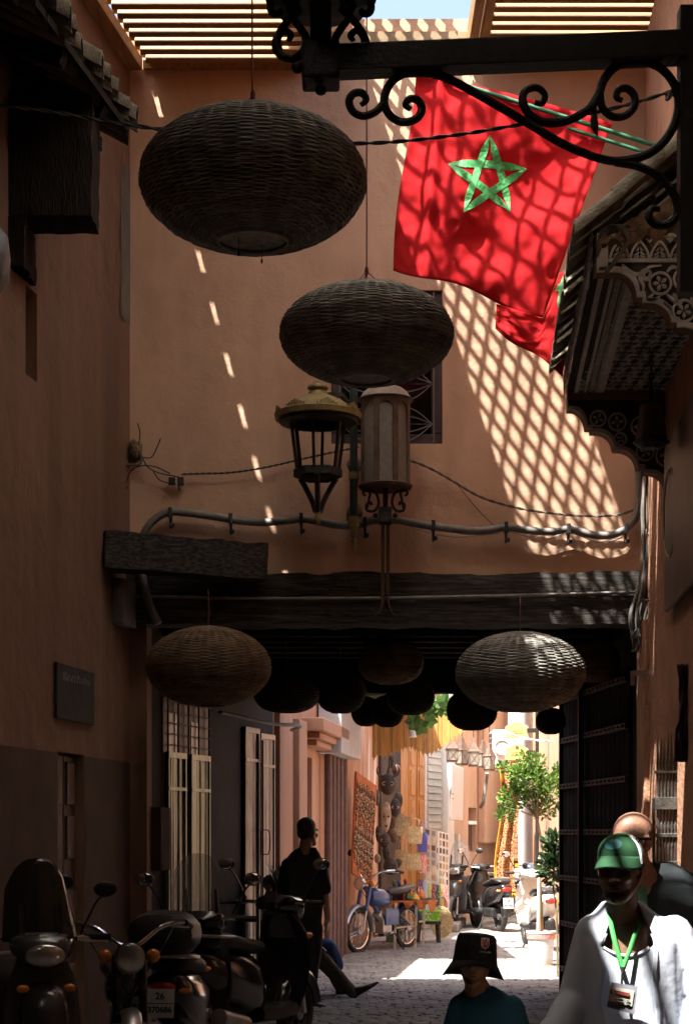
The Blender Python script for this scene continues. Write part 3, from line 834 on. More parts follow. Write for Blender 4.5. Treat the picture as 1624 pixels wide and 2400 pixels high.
# ------------------------------------------------------------------ wicker basket lampshades
def basket_mesh(name, rows, ribs, prof, strand, amp, mt, seg_per=4):
    "horizontal withies woven over and under upright ribs; prof(t) -> (r, z) for t from 0 (bottom) to 1 (top)"
    mb = MB(); N = ribs * seg_per
    tab = [0.0]
    for i in range(400):
        (ra, za), (rb_, zb_) = prof(i / 400), prof((i + 1) / 400); tab.append(tab[-1] + math.hypot(rb_ - ra, zb_ - za))
    strand = tab[-1] / rows * .56; amp = strand * .9; j = 0
    for i in range(rows + 1):
        while j < 399 and tab[j + 1] < tab[-1] * i / rows: j += 1
        t = (j + (tab[-1] * i / rows - tab[j]) / max(1e-9, tab[j + 1] - tab[j])) / 400
        r, z = prof(min(1, t))
        pts = []
        ph = i % 2
        for k in range(N):
            a = 2 * math.pi * k / N
            wv = amp * math.cos(ribs / 2 * a * 1.0 + math.pi * ph) if ribs % 2 == 0 else amp * math.cos(ribs * a / 2)
            jr = .012 * noise.noise(V((math.cos(a) * 3, math.sin(a) * 3, i * .35)))
            rr = r * (1 + jr) + wv
            pts.append(V((rr * math.cos(a), rr * math.sin(a), z + .0035 * noise.noise(V((math.cos(a) * 6, math.sin(a) * 6, i * 1.3))))))
        mb.tube(pts, strand, 4, closed=True)
    return mb
def basket_obj(name, label, group, c, w_, h_, rows, ribs, mt, kind=0, cord_to=None, drop=True, tiltx=0, cap_mat=None, detail=1.0):
    Rr = w_ / 2; H = h_
    def prof(t):
        if kind == 0:      # flattened pumpkin, fullest a little above the middle
            a = -math.pi / 2 + math.pi * (.10 + .835 * t)
            q = math.cos(a); z = math.sin(a)
            return Rr * (max(q, 0) ** 1.0), H / 2 * z * (1.0 if z > 0 else 1.0)
        a = -math.pi / 2 + math.pi * (.08 + .86 * t)      # ball
        return Rr * max(math.cos(a), 0) ** .72, H / 2 * math.sin(a)
    t = local_thing(name, label, "lampshade", c, random.uniform(0, 3), group)
    strand = H / rows * .62
    mb = basket_mesh(name, rows, ribs, prof, strand * .72, strand * 1.5, mt)
    me = mb.build("weave", mt, t, smooth='all', recalc=False); me["kind"] = "stuff"
    rb = MB()
    for k in range(ribs):
        a = 2 * math.pi * k / ribs
        rb.tube([V((prof(j / 18)[0] * .992 * math.cos(a), prof(j / 18)[0] * .992 * math.sin(a), prof(j / 18)[1])) for j in range(19)], strand * .8, 4)
    o = rb.build("ribs", mt, t, smooth='all', recalc=False); o["kind"] = "stuff"
    r0, z0 = prof(0); r1, z1 = prof(1)
    mb = MB(); mb.lathe([(prof(j / 24)[0] * .985, prof(j / 24)[1]) for j in range(25)], n=48); mb.f = [f for f in mb.f if len(f) == 4]; mb.m = [0] * len(mb.f); mb.build("lining", M_LINING, t, smooth=True, recalc=False)
    mb = MB(); mb.tube([V((r0 * math.cos(a * .2618), r0 * math.sin(a * .2618), z0)) for a in range(24)], strand * 2.2, 6, closed=True); mb.build("rim", mt, t, smooth=True, recalc=False)
    # inner top disc, seen through the open bottom
    mb = MB(); mb.lathe([(r0 * .97, z0 + .012), (r0 * .5, z0 + .03), (0.0001, z0 + .034)], n=24); mb.build("bottom_disc", cap_mat or mat("pale_lining", (.30, .29, .26), .8, .35, 12, .5, 40), t, smooth=True)
    mb = MB(); mb.lathe([(r1 * 1.02, z1 - .004), (r1 * .5, z1 + .012), (0.0001, z1 + .016)], n=20); mb.build("top_disc", mt, t, smooth=True)
    if cord_to:
        mb = MB()
        mb.tube(spline([V((0, 0, z1)), V((.006, 0, z1 + .12)), V((-.004, 0, z1 + .3)), V((0, 0, cord_to))], 6), .0045, 5)
        if drop:
            for a in (0.3, 2.4, 4.3): mb.tube([V((r1 * math.cos(a), r1 * math.sin(a), z1)), V((0, 0, z1 + .10))], .003, 5)
            mb.ell((0, 0, z1 + .10), (.012, .012, .03), nu=8, nv=6)
        mb.build("cord", mat("red_cord", (.16, .05, .05), .8), t, smooth=True)
    return t, z0
M_LINING = mat('basket_lining', (.10, .08, .055), .9, .3, 30)
random.seed(3)
gB = "woven basket lampshades hung in the alley"
b1, z0 = basket_obj("basket_lampshade", "largest grey wicker lampshade hanging highest, left of the flag", gB, P(593, 424, 7.6), 525 / 526.3, 300 / 526.3, 104, 44, M_WICKER, cord_to=3.55)
mb = MB()
for (dx, dz) in ((-.08, -.07), (.05, -.075)):
    mb.tube([V((dx, 0, z0)), V((dx, 0, z0 + dz))], .002, 4); mb.ell((dx, 0, z0 + dz), (.006, .006, .012), nu=6, nv=5)
mb.build("loose_wire", M_CABLE, b1)
basket_obj("basket_lampshade", "wicker lampshade hanging in front of the grilled window, above the two lanterns", gB, P(859, 784, 10.0), 402 / 400, 222 / 400, 92, 44, M_WICKER, cord_to=3.5)
basket_obj("basket_lampshade", "brown wicker lampshade hanging in shadow at the left of the passage mouth", gB, P(489, 1563, 13.3), 289 / 300.7, 186 / 300.7, 78, 40, M_WICKERB, cord_to=.45, drop=False)
basket_obj("basket_lampshade", "sun-flecked wicker lampshade hanging at the right of the passage mouth", gB, P(1219, 1576, 13.5), 300 / 296.3, 186 / 296.3, 78, 40, M_WICKER, cord_to=.45, drop=False)
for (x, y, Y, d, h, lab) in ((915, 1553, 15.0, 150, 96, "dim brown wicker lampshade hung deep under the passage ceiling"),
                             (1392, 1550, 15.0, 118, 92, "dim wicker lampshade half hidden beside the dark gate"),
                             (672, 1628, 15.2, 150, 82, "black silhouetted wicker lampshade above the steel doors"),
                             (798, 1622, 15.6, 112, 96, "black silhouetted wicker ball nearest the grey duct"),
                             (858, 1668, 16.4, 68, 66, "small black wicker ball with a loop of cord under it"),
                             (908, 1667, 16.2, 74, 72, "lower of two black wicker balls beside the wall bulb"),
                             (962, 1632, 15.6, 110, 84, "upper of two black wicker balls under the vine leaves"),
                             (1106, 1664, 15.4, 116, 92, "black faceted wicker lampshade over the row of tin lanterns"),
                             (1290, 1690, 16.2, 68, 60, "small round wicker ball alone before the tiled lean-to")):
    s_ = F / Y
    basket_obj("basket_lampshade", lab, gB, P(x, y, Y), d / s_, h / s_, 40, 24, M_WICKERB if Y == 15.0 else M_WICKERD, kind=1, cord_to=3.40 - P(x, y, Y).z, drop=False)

# ------------------------------------------------------------------ street lanterns on the passage wall
sL = F / 13.2
lt = thing("street_lantern", "empty black street lantern with gold domed lid, no glass", "lantern", P(745, 1230, 13.2))
c = P(745, 1080, 13.2); q = lambda y: (1080 - y) / sL
def ring_r(px): return px / sL
mb = MB(); mb.lathe([(ring_r(100), q(984)), (ring_r(103), q(972)), (ring_r(88), q(966)), (ring_r(76), q(955)), (ring_r(60), q(943)), (ring_r(36), q(931)), (ring_r(24), q(926)), (ring_r(22), q(920)), (ring_r(16), q(918)), (ring_r(17), q(914)), (ring_r(25), q(911)), (ring_r(24), q(906)), (ring_r(13), q(901)), (ring_r(11), q(897)), (.001, q(896))], c, 40)
lid = mb.build("lid", M_GOLD, lt, smooth=True)
mb = MB()
for k in range(8):
    a0 = 2 * math.pi * (k + .3) / 8
    for j in range(-3, 4):
        a = a0 + j * .075; rr = ring_r(98); h = ring_r(13 - 3.2 * abs(j))
        mb.box(c + V((rr * math.cos(a), rr * math.sin(a), q(968) + h / 2)), (.018, .01, h), Matrix.Rotation(a + math.pi / 2, 3, 'Z'))
mb.build("crest", M_GOLD, lid)["kind"] = "stuff"
mb = MB(); mb.lathe([(ring_r(92), q(985)), (ring_r(90), q(992)), (ring_r(60), q(998)), (ring_r(58), q(985))], c, 32); mb.build("lid_ring", M_IRON, lt, smooth=True)
for k in range(6):
    a = 2 * math.pi * (k + .35) / 6
    p0 = c + V((ring_r(66) * math.cos(a), ring_r(66) * math.sin(a), q(994))); p1 = c + V((ring_r(52) * math.cos(a), ring_r(52) * math.sin(a), q(1102)))
    mb = MB(); mb.beam(p0, p1, ring_r(6.5), ring_r(6.5)); mb.build("bar", M_IRON, lt)
mb = MB(); mb.lathe([(ring_r(40), q(1100)), (ring_r(57), q(1100)), (ring_r(57), q(1118)), (ring_r(44), q(1124)), (ring_r(36), q(1118))], c, 6); mb.build("base_ring", M_IRON, lt)
for k in range(3):
    a = 2 * math.pi * k / 3 + .5
    pts = [c + V((ring_r(x) * math.cos(a), ring_r(x) * math.sin(a), q(y))) for x, y in ((48, 1118), (34, 1140), (16, 1172), (5, 1200))]
    mb = MB(); mb.tube(spline(pts, 5), ring_r(6.5), 6); mb.build("strut", M_IRON, lt, smooth=True)
mb = MB(); mb.lathe([(ring_r(6), q(1193)), (ring_r(8), q(1198)), (ring_r(6), q(1204)), (ring_r(9), q(1212)), (ring_r(8), q(1222)), (ring_r(3), q(1230)), (.001, q(1232))], c, 16); mb.build("finial", M_GOLD, lt, smooth=True)
# its post with gold collars and spear foot, bolted to the wall
lp = thing("lamp_post", "dark green iron post with gold collars and spear foot fixed to the wall", "post", P(829, 1300, 13.72))
c = P(829, 1100, 13.72); sP = F / 13.72; q = lambda y: (1100 - y) / sP
mb = MB(); mb.tube([c + V((0, 0, q(905))), c + V((0, 0, q(1215)))], 9.5 / sP, 14); mb.build("shaft", M_DARKGREEN, lp, smooth=True)
for (y0, y1) in ((1108, 1124), (1212, 1236)):
    mb = MB(); mb.lathe([(12 / sP, q(y1)), (12 / sP, q(y0)), (9 / sP, q(y0) + .004)], c, 16); mb.build("collar", M_GOLD, lp, smooth=True)
mb = MB(); mb.lathe([(.001, q(1300)), (4 / sP, q(1284)), (7 / sP, q(1268)), (4 / sP, q(1262)), (8 / sP, q(1255)), (9 / sP, q(1236))], c, 14); mb.build("spear_foot", M_GOLD, lp, smooth=True)
mb = MB(); mb.beam(c + V((0, 0, q(960))), P(800, 925, 13.3), .03, .03); mb.beam(P(800, 925, 13.3), P(745, 925, 13.2), .03, .03); mb.build("arm", M_DARKGREEN, lp)
for y in (1090, 1200): 
    mb = MB(); mb.ell(P(832, y, 13.93), (.07, .10, .06), nu=12, nv=8)
    mb.v = [p + V((1, 1, 1)) * .02 * fbm(p, 14) for p in mb.v]; mb.build("mortar", mat("grey_mortar", (.20, .18, .15), .95, .3, 12, .6, 30), lp, smooth=True)
# cylinder lantern on a wrought bracket
sC = F / 13.55
cl = thing("cylinder_lantern", "tall tin cylinder lantern with frosted panels on a scrolled bracket", "lantern", P(903, 1445, 13.55))
c = P(903, 1040, 13.55); q = lambda y: (1040 - y) / sC; rr = lambda p: p / sC
M_TIN = mat("rusty_tin", (.13, .085, .06), .6, .3, 10, .3, 40, metal=.3)
mb = MB(); mb.lathe([(rr(66), q(938)), (rr(62), q(935)), (rr(57), q(930)), (rr(52), q(921)), (rr(40), q(912)), (rr(22), q(906)), (.001, q(905))], c, 40); mb.build("lid", mat("dusty_tin", (.30, .245, .20), .7, .2, 10), cl, smooth=True)
mb = MB(); mb.lathe([(rr(56), q(1138)), (rr(56), q(940))], c, 8, Matrix.Rotation(R(22.5), 3, 'Z')); mb.build("panel", mat("frosted_panel", (.22, .19, .165), .5, .15, 30, .2, 90), cl)
for k in range(8):
    a = 2 * math.pi * (k + .5) / 8
    mb = MB(); mb.box(c + V((rr(57) * math.cos(a), rr(57) * math.sin(a), (q(940) + q(1138)) / 2)), (rr(13), rr(4), q(940) - q(1138)), Matrix.Rotation(a + math.pi / 2, 3, 'Z')); mb.build("stile", M_TIN, cl)
    # pointed arch head of each panel
    b = 2 * math.pi * k / 8
    mb = MB(); ux = V((-math.sin(b), math.cos(b), 0)); o = c + V((rr(54) * math.cos(b), rr(54) * math.sin(b), q(940)))
    mb.prism([(-rr(21), 0), (rr(21), 0), (rr(20), -rr(26)), (rr(10), -rr(16)), (0, -rr(10)), (-rr(10), -rr(16)), (-rr(20), -rr(26))], o, ux, (0, 0, 1), V((math.cos(b), math.sin(b), 0)) * .006); mb.build("arch_head", M_TIN, cl)
mb = MB(); mb.lathe([(rr(60), q(1146)), (rr(64), q(1140)), (rr(58), q(1136))], c, 40); mb.build("base_plate", M_TIN, cl, smooth=True)
def scroll(pts, Y, r, sub=8, n=7): 
    m_ = MB(); m_.tube(spline([P(x, y, Y) for x, y in pts], sub), r, n); return m_
def spiral(cx_, cy_, r0, r1, a0, a1, n=14): return [(cx_ + (r0 + (r1 - r0) * i / n) * math.cos(a0 + (a1 - a0) * i / n), cy_ + (r0 + (r1 - r0) * i / n) * math.sin(a0 + (a1 - a0) * i / n)) for i in range(n + 1)]
for s in (-1, 1):
    pts = [(903 + s * 44, 1146), (903 + s * 22, 1156), (903 + s * 16, 1180), (903 + s * 26, 1197), (903 + s * 42, 1196), (903 + s * 44, 1182), (903 + s * 34, 1178), (903 + s * 33, 1184)]
    scroll(pts, 13.5, rr(3.4)).build("scroll", M_IRON, cl, smooth=True)
    pts = [(903 + s * 42, 1190), (903 + s * 38, 1168), (903 + s * 36, 1154), (903 + s * 46, 1148), (903 + s * 52, 1156), (903 + s * 46, 1162)]
    scroll(pts, 13.5, rr(3.0)).build("scroll", M_IRON, cl, smooth=True)
    mb = MB(); mb.ell(P(903 + s * 23, 1208, 13.52), (rr(6),) * 3, nu=10, nv=8); mb.build("knob", M_IRON, cl, smooth=True)
mb = MB(); mb.box(P(903, 1209, 13.52), (rr(30), rr(30), rr(38))); mb.build("joint_block", M_IRON, cl, bevel=.006)
mb = MB(); mb.beam(P(903, 1225, 13.54), P(903, 1142, 13.54), rr(15), rr(12)); mb.build("neck", M_IRON, cl)
for s in (-1, 1):
    mb = MB(); mb.beam(P(903 + s * 6, 1225, 13.62), P(903 + s * 6, 1402, 13.78), rr(5), rr(8), (1, 0, 0)); mb.build("stem", M_TIN, cl)
    pts = [(903 + s * 5, 1398), (903 + s * 7, 1418), (903 + s * 14, 1434), (903 + s * 24, 1443)]
    m_ = MB(); m_.tube(spline([P(x, y, 13.78) for x, y in pts], 6), [rr(7), rr(6.8), rr(6.6), rr(6.4), rr(6.2), rr(6), rr(5.6), rr(5.4), rr(5.2), rr(5), rr(4.6), rr(4.3), rr(4), rr(3.6), rr(3), rr(2.4), rr(1.8), rr(1.2), rr(.8)], 8, flat=.6); m_.build("fork", M_TIN, cl, smooth=True)

# ------------------------------------------------------------------ corrugated conduit with clips
cd = thing("corrugated_conduit", "long grey corrugated conduit snaking across the terracotta wall", "conduit", P(330, 1280, 13.9))
path = [(372, 1462), (352, 1420), (338, 1370), (330, 1310), (333, 1268), (352, 1228), (392, 1202), (440, 1202), (500, 1210), (560, 1220), (620, 1224), (680, 1219), (706, 1216), (745, 1222), (790, 1230), (835, 1231), (875, 1220), (925, 1218), (980, 1228), (1040, 1237), (1105, 1244), (1150, 1242), (1185, 1236), (1240, 1243), (1290, 1246), (1335, 1240), (1380, 1252), (1420, 1255), (1455, 1245), (1482, 1222), (1496, 1185), (1499, 1140), (1496, 1092)]
raw = spline([P(x, y, 13.90 if i > 2 else 13.80) for i, (x, y) in enumerate(path)], 30)
# even spacing
ds = [0]
for i in range(1, len(raw)): ds.append(ds[-1] + (raw[i] - raw[i - 1]).length)
step = .0092; pts = []; j = 0
for k in range(int(ds[-1] / step)):
    t = k * step
    while ds[j + 1] < t: j += 1
    pts.append(raw[j].lerp(raw[j + 1], (t - ds[j]) / max(1e-9, ds[j + 1] - ds[j])))
mb = MB(); mb.tube(pts, [.036 if k % 2 else .0295 for k in range(len(pts))], 10); mb.build("sleeve", M_GREYPIPE, cd, smooth='all', recalc=False)
for (x, y) in ((400, 1203), (541, 1217), (706, 1216), (855, 1226), (1015, 1233), (1185, 1237), (1331, 1241), (1465, 1240)):
    mb = MB(); p = P(x, y, 13.90)
    mb.box(p + V((0, -.006, 0)), (.03, .085, .085)); mb.box(p + V((.002, .02, -.075)), (.02, .05, .09)); mb.box(p + V((.014, .0, -.10)), (.035, .04, .03)); mb.build("clip", M_CABLE, cd, bevel=.004)

# cables on the wall
def cable(name, label, pts, Y, r, mt=None, twist=0.0, n=5, cat="cable", sub=10):
    base = spline([P(x, y, Y if not isinstance(Y, (list, tuple)) else Y[i]) for i, (x, y) in enumerate(pts)], sub)
    if twist:
        # two strands laid round each other
        t = thing(name, label, cat, base[0]); L = 0; A = []; B = []
        dense = []
        for i in range(len(base) - 1):
            for k in range(4): dense.append(base[i].lerp(base[i + 1], k / 4))
        for i, p in enumerate(dense):
            if i: L += (p - dense[i - 1]).length
            a = L / twist * 2 * math.pi
            o = V((0, math.cos(a), math.sin(a))) * r * .9
            A.append(p + o); B.append(p - o)
        for S_ in (A, B):
            m_ = MB(); m_.tube(S_, r, n); m_.build("strand", mt or M_CABLE, t, smooth=True, recalc=False)
        return t
    m_ = MB(); m_.tube(base, r, n)
    return tag(m_.build(name, mt or M_CABLE, smooth=True, recalc=False), label, cat)
cable("twisted_cable", "thick twisted cable sagging across the alley in front of the flag", [(-60, 238), (0, 247), (120, 262), (260, 286), (400, 306), (560, 322), (700, 332), (830, 336), (950, 330), (1100, 312), (1230, 290), (1370, 268), (1480, 243), (1560, 218), (1600, 205)], 8.2, .0058, None, .19)
mb = MB()
for k in range(10):
    a = random.uniform(0, 6.28); mb.tube(spline([P(1568, 222, 8.2) + V((.02 * math.cos(a + j), .015 * math.sin(2 * a + j), .025 * math.sin(a + j * 1.6))) for j in range(5)], 5), .0025, 4)
tag(mb.build("cable_knot", M_CABLE, smooth=True), "tangle of wire ends where the sagging cable meets the right wall", "cable", kind="stuff")
cable("thin_cable", "thin twisted wire running from the wall junction to the lamp post", [(425, 1112), (470, 1110), (540, 1108), (620, 1096), (700, 1078), (780, 1060), (842, 1048)], 13.93, .0052, None, .10)
cable("wall_cable", "paired cables drooping from the cylinder lantern towards the right conduit", [(955, 1078), (985, 1088), (1020, 1104), (1070, 1133), (1120, 1162), (1170, 1180), (1240, 1196), (1320, 1206), (1400, 1210), (1450, 1206), (1485, 1195)], 13.92, .0062, M_CABLEG, .16)
cable("loose_cable", "single wire hanging off the paired cables down to the conduit", [(1070, 1133), (1095, 1165), (1120, 1195), (1150, 1225), (1165, 1240)], 13.94, .004, M_CABLEG)
cable("white_cable", "pale flex looping under the conduit clips", [(925, 1222), (1000, 1246), (1060, 1258), (1130, 1254), (1200, 1249), (1270, 1264), (1335, 1250), (1400, 1270), (1450, 1262), (1490, 1240), (1512, 1290), (1505, 1320)], 13.95, .0055, mat("pale_flex", (.45, .44, .42), .6))
cable("wall_wire", "bent wires and old junction in the left corner of the terracotta wall", [(250, 1088), (300, 1090), (328, 1088), (332, 1070), (322, 1055)], 13.9, .011, M_CABLEG)
mb = MB()
for pts in ([(326, 1040), (329, 1015), (323, 992)], [(335, 1072), (355, 1072), (368, 1050), (377, 1028)], [(300, 1140), (290, 1155), (305, 1108), (330, 1092), (365, 1094), (400, 1110)], [(330, 1060), (345, 1092), (372, 1108), (420, 1118)], [(360, 1105), (375, 1125), (398, 1133)]):
    mb.tube(spline([P(x, y, 13.9) for x, y in pts], 6), .0055, 5)
mb.box(P(404, 1128, 13.93), (.055, .05, .055)); mb.box(P(424, 1128, 13.93), (.05, .05, .06)); mb.box(P(420, 1142, 13.92), (.02, .02, .05))
tag(mb.build("junction_box", M_CABLE), "black terminal blocks with frayed wires low on the left of the terracotta wall", "junction box")["kind"] = "stuff"
mb = MB(); mb.ell(P(316, 1058, 13.93), (.06, .05, .10), nu=16, nv=12); mb.v = [p + V((1, .6, 1)) * .035 * fbm(p, 16) for p in mb.v]
tag(mb.build("plaster_nest", mat("crumbly_mortar", (.19, .13, .075), .95, .5, 30, 1.0, 40), smooth=True), "crumbling lump of mortar in the wall corner above the wires", "mortar lump")
# cable bundle running down the right pier
cb = thing("cable_bundle", "thick bundle of dusty cables tied beside the right end of the lintel", "cables", P(1520, 1490, 13.7))
random.seed(21)
for k in range(30):
    x0 = 1504 + random.uniform(0, 52); w_ = random.uniform(-12, 14)
    pts = [(x0 + 6, 1085), (x0 + random.uniform(-5, 5), 1180), (x0 - 2 + random.uniform(-6, 6), 1280), (x0 - 6 + w_ * .4, 1370), (x0 - 22 + w_, 1440), (1478 + random.uniform(-2, 30), 1505 + random.uniform(-25, 25))]
    mb = MB(); mb.tube(spline([P(x, y, 13.82 - random.uniform(0, .12)) for x, y in pts], 7), random.choice((.006, .008, .011, .014)), 5); mb.build("cable", random.choice((M_CABLE, M_CABLEG, M_CABLEG, M_GREYPIPE)), cb, smooth=True, recalc=False)
for (y, xa, xb) in ((1252, 1518, 1572), (1358, 1520, 1562), (1408, 1500, 1572)):
    mb = MB(); mb.tube(spline([P(xa, y, 13.64), P((xa + xb) / 2, y - 2, 13.62), P(xb, y - 1, 13.64)], 5), .012, 6); mb.build("tie", M_CABLEG, cb, smooth=True)
# old timber bracket across the corner, small box
timber("timber_bracket", P(240, 1291, 13.35), P(617, 1322, 13.80), .285, .26, M_OLDWOOD, None, .014, 50, 5)
o = [x for x in bpy.data.objects if x.name == "timber_bracket"][0]; tag(o, "heavy weathered timber jutting from the brown wall above the lintel", "beam")
mb = MB(); lbox(mb, 13.52, 13.86, P(0, 1468, 13.7).z, P(0, 1362, 13.7).z, 0, .10); tag(mb.build("cable_box", mat("grey_box", (.16, .145, .125), .7, .3, 8), bevel=.01), "narrow grey wooden box under the weathered timber", "box")
# wall plaque, white rounded lamp at the left edge
mb = MB(); lbox(mb, 12.17, 13.0, P(0, 1690, 12.5).z, P(0, 1562, 12.5).z, .004, .03)
pq = mb.build("plaque", mat("slate_plaque", (.032, .034, .032), .85, .35, 6, .3, 30), bevel=.006); tag(pq, "dark engraved stone plaque on the brown wall above the narrow door", "plaque")
# worn unreadable engraving: short raised strokes
mb = MB(); random.seed(2)
for r_ in range(2):
    y_ = 12.28
    while y_ < 12.9:
        ln = random.uniform(.02, .06); z_ = P(0, 1590 + 9 * r_, 12.5).z
        lbox(mb, y_, y_ + ln, z_, z_ + random.uniform(.012, .03), .03, .034); y_ += ln + random.uniform(.01, .03)
o = mb.build("engraving", mat("worn_engraving", (.10, .10, .095), .6), pq); o["kind"] = "stuff"
mb = MB()
pc = V((LW(10.86), 10.86, 0)) + n * .06
mb.lathe([(.001, 4.99), (.05, 5.0), (.11, 5.10), (.12, 5.25), (.105, 5.38), (.06, 5.44), (.001, 5.46)], pc, 20)
tag(mb.build("wall_lamp", mat("grey_opal", (.16, .16, .165), .4, .08, 6), smooth=True), "grey opal wall lamp cut by the left edge of the picture", "lamp")
mb = MB(); lbox(mb, 12.5, 12.62, 2.42, 2.72, 0, .02); tag(mb.build("bell_plate", mat("worn_plate", (.13, .08, .05), .8, .3, 8), bevel=.004), "small worn plate between plaque and narrow door", "plate")

# ------------------------------------------------------------------ tiled eave of the left house
ev = thing("tiled_eave", "dark timber eave with broken barrel tiles on the brown wall", "eave", V((-1.8, 11, 5.2)))
tmb = MB(); pr = []
for k in range(11):
    t = math.pi * k / 10; pr.append((.098 * math.cos(t), .125 * math.sin(t)))
for k in range(11):
    t = math.pi * (10 - k) / 10; pr.append((.080 * math.cos(t), .104 * math.sin(t)))
tmb.prism(pr, (0, 0, 0), (0, 1, 0), (0, 0, 1), (-.62, 0, .28))
tmb.v = [p + V((1, 1, 1)) * .006 * fbm(p, 9) for p in tmb.v]
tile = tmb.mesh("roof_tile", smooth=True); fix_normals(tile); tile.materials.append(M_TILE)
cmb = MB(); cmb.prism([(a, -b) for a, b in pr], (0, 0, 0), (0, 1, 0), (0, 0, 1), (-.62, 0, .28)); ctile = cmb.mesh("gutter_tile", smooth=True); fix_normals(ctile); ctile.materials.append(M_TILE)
random.seed(9)
zt = P(335, 310, 12).z
for k in range(14):
    Y = 12.0 - k * .215
    tipx = P(330, 0, 12).x - .171 * (12 - Y) * 1.0
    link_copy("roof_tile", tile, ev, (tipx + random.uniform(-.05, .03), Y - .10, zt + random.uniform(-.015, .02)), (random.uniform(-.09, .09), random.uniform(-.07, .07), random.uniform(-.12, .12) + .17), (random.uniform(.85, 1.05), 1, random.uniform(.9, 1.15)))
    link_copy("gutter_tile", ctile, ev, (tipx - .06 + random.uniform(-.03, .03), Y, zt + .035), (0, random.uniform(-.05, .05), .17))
# sloping boards, fascia and stepped timber brackets under it
def eq(Y, e): return V((LW(Y), Y, 0)) + n * e
mb = MB()
for (Y0, Y1, e0, e1, z0, z1) in ((11.95, 7.0, .0, .62, zt - .02, zt + .03),):
    a, b, c_, d = eq(Y0, e0), eq(Y1, e0), eq(Y1, e1), eq(Y0, e1)
    mb.hexa([a + V((0, 0, z0 + .22)), b + V((0, 0, z0 + .22)), c_ + V((0, 0, z0 - .04)), d + V((0, 0, z0 - .04)), a + V((0, 0, z0 + .27)), b + V((0, 0, z0 + .27)), c_ + V((0, 0, z0 + .01)), d + V((0, 0, z0 + .01))])
mb.build("roof_board", M_BLACKWOOD, ev)
pz = lambda y: P(0, y, 11.75).z
def rbox(x1, z0, z1, Y0, Y1, nm, seed):
    "rough timber block jutting from the wall, its end grain towards the alley"
    m_ = MB(); N = 14
    def pt(u, v, w_): return V((LW(Y0) - .1 + (x1 - LW(Y0) + .1) * u, Y0 + (Y1 - Y0) * v, z0 + (z1 - z0) * w_))
    for ax in range(3):
        for e in (0, 1):
            def fn(i, j):
                q_ = [0, 0, 0]; q_[ax] = e; q_[(ax + 1) % 3] = i; q_[(ax + 2) % 3] = j
                p = pt(*q_); k = .012 * fbm(V((p.x * 7, p.y * 7 + seed, p.z * 3)), 1.6); return p + V((k if ax != 0 or e else 0, k, k))
            m_.grid(fn, N, N)
    return m_.build(nm, M_BLACKWOOD, ev, smooth=True)
rbox(-1.687, 5.685, zt - .02, 11.3, 11.66, "bracket", 1); rbox(-2.13, 5.35, 5.68, 11.3, 11.72, "bracket", 4)
mb = MB(); mb.beam(eq(11.9, .44) + V((0, 0, pz(315))), eq(11.72, .50) + V((0, 0, pz(365))), .02, .03); mb.build("splinter", M_OLDWOODZ, ev)
for k in range(5):
    Y = 11.55 - k * .8
    mb = MB(); mb.beam(eq(Y, .02) + V((0, 0, zt + .12)), eq(Y, .58) + V((0, 0, zt - .10)), .09, .09); mb.build("rafter", M_BLACKWOOD, ev, bevel=.008)

# ------------------------------------------------------------------ flags
def flag(name, label, Yf, uv, nu, nv, seed, star=None, group=None, guess=(.5, .5), amp=1.0):
    "uv(u, v) -> photograph pixel; folds push the cloth in depth"
    fl = thing(name, label, "flag", P(*uv(.5, .5), Yf), group)
    def pt(u, v):
        x, y = uv(u, v)
        d = .055 * math.sin(u * 9 + v * 2.2 + seed) * (.35 + v) + .05 * math.sin((u * 1.0 + v * .9) * 7 + seed * 2) * v + .05 * fbm(V((u * 3, v * 3, seed)), 1.4)
        crease = .045 * math.exp(-((u - .12 - .10 * v) / .03) ** 2)
        return P(x, y, Yf + (d - crease) * amp)
    mb = MB(); mb.grid(pt, nu, nv)
    cl_ = mb.build("cloth", M_FLAG, fl, smooth='all', recalc=False)
    s = cl_.modifiers.new("thickness", 'SOLIDIFY'); s.thickness = .002
    if star:
        asp = 1.0
        def inv(x, y):
            u, v = guess
            for _ in range(12):
                x0, y0 = uv(u, v); xu, yu = uv(u + .01, v); xv, yv = uv(u, v + .01)
                a_, b_, c_, d_ = (xu - x0) * 100, (xv - x0) * 100, (yu - y0) * 100, (yv - y0) * 100
                det = a_ * d_ - b_ * c_; u += (d_ * (x - x0) - b_ * (y - y0)) / det; v += (a_ * (y - y0) - c_ * (x - x0)) / det
            return u, v
        tips = [inv(*p) for p in star]
        for k in range(5):
            a = tips[k]; b = tips[(k + 2) % 5]; mb = MB()
            dx, dy = (b[0] - a[0]) / asp, b[1] - a[1]; L = math.hypot(dx, dy); nx, ny = -dy / L * .019, dx / L * .019
            N = 16; vs = []; fs = []
            for i in range(N + 1):
                t = i / N; wd = min(1, t * 5, (1 - t) * 5) * .95 + .05
                for s in (-1, 1):
                    p = pt(a[0] + (b[0] - a[0]) * t + nx * s * asp * wd, a[1] + (b[1] - a[1]) * t + ny * s * wd)
                    vs.append(p - V((0, .006 + .002 * (k % 2) + .002 * random.random(), 0)))
            for i in range(N): fs.append((2 * i, 2 * i + 1, 2 * i + 3, 2 * i + 2))
            mb.add(vs, fs); st = mb.build("star_band", M_STAR, fl, recalc=False)
            s = st.modifiers.new("thickness", 'SOLIDIFY'); s.thickness = .003
    return fl
def lerp2(c, u, v):
    (ax, ay), (bx, by), (cx_, cy_), (dx, dy) = c     # TL TR BR BL
    return ((ax * (1 - u) + bx * u) * (1 - v) + (dx * (1 - u) + cx_ * u) * v, (ay * (1 - u) + by * u) * (1 - v) + (dy * (1 - u) + cy_ * u) * v)
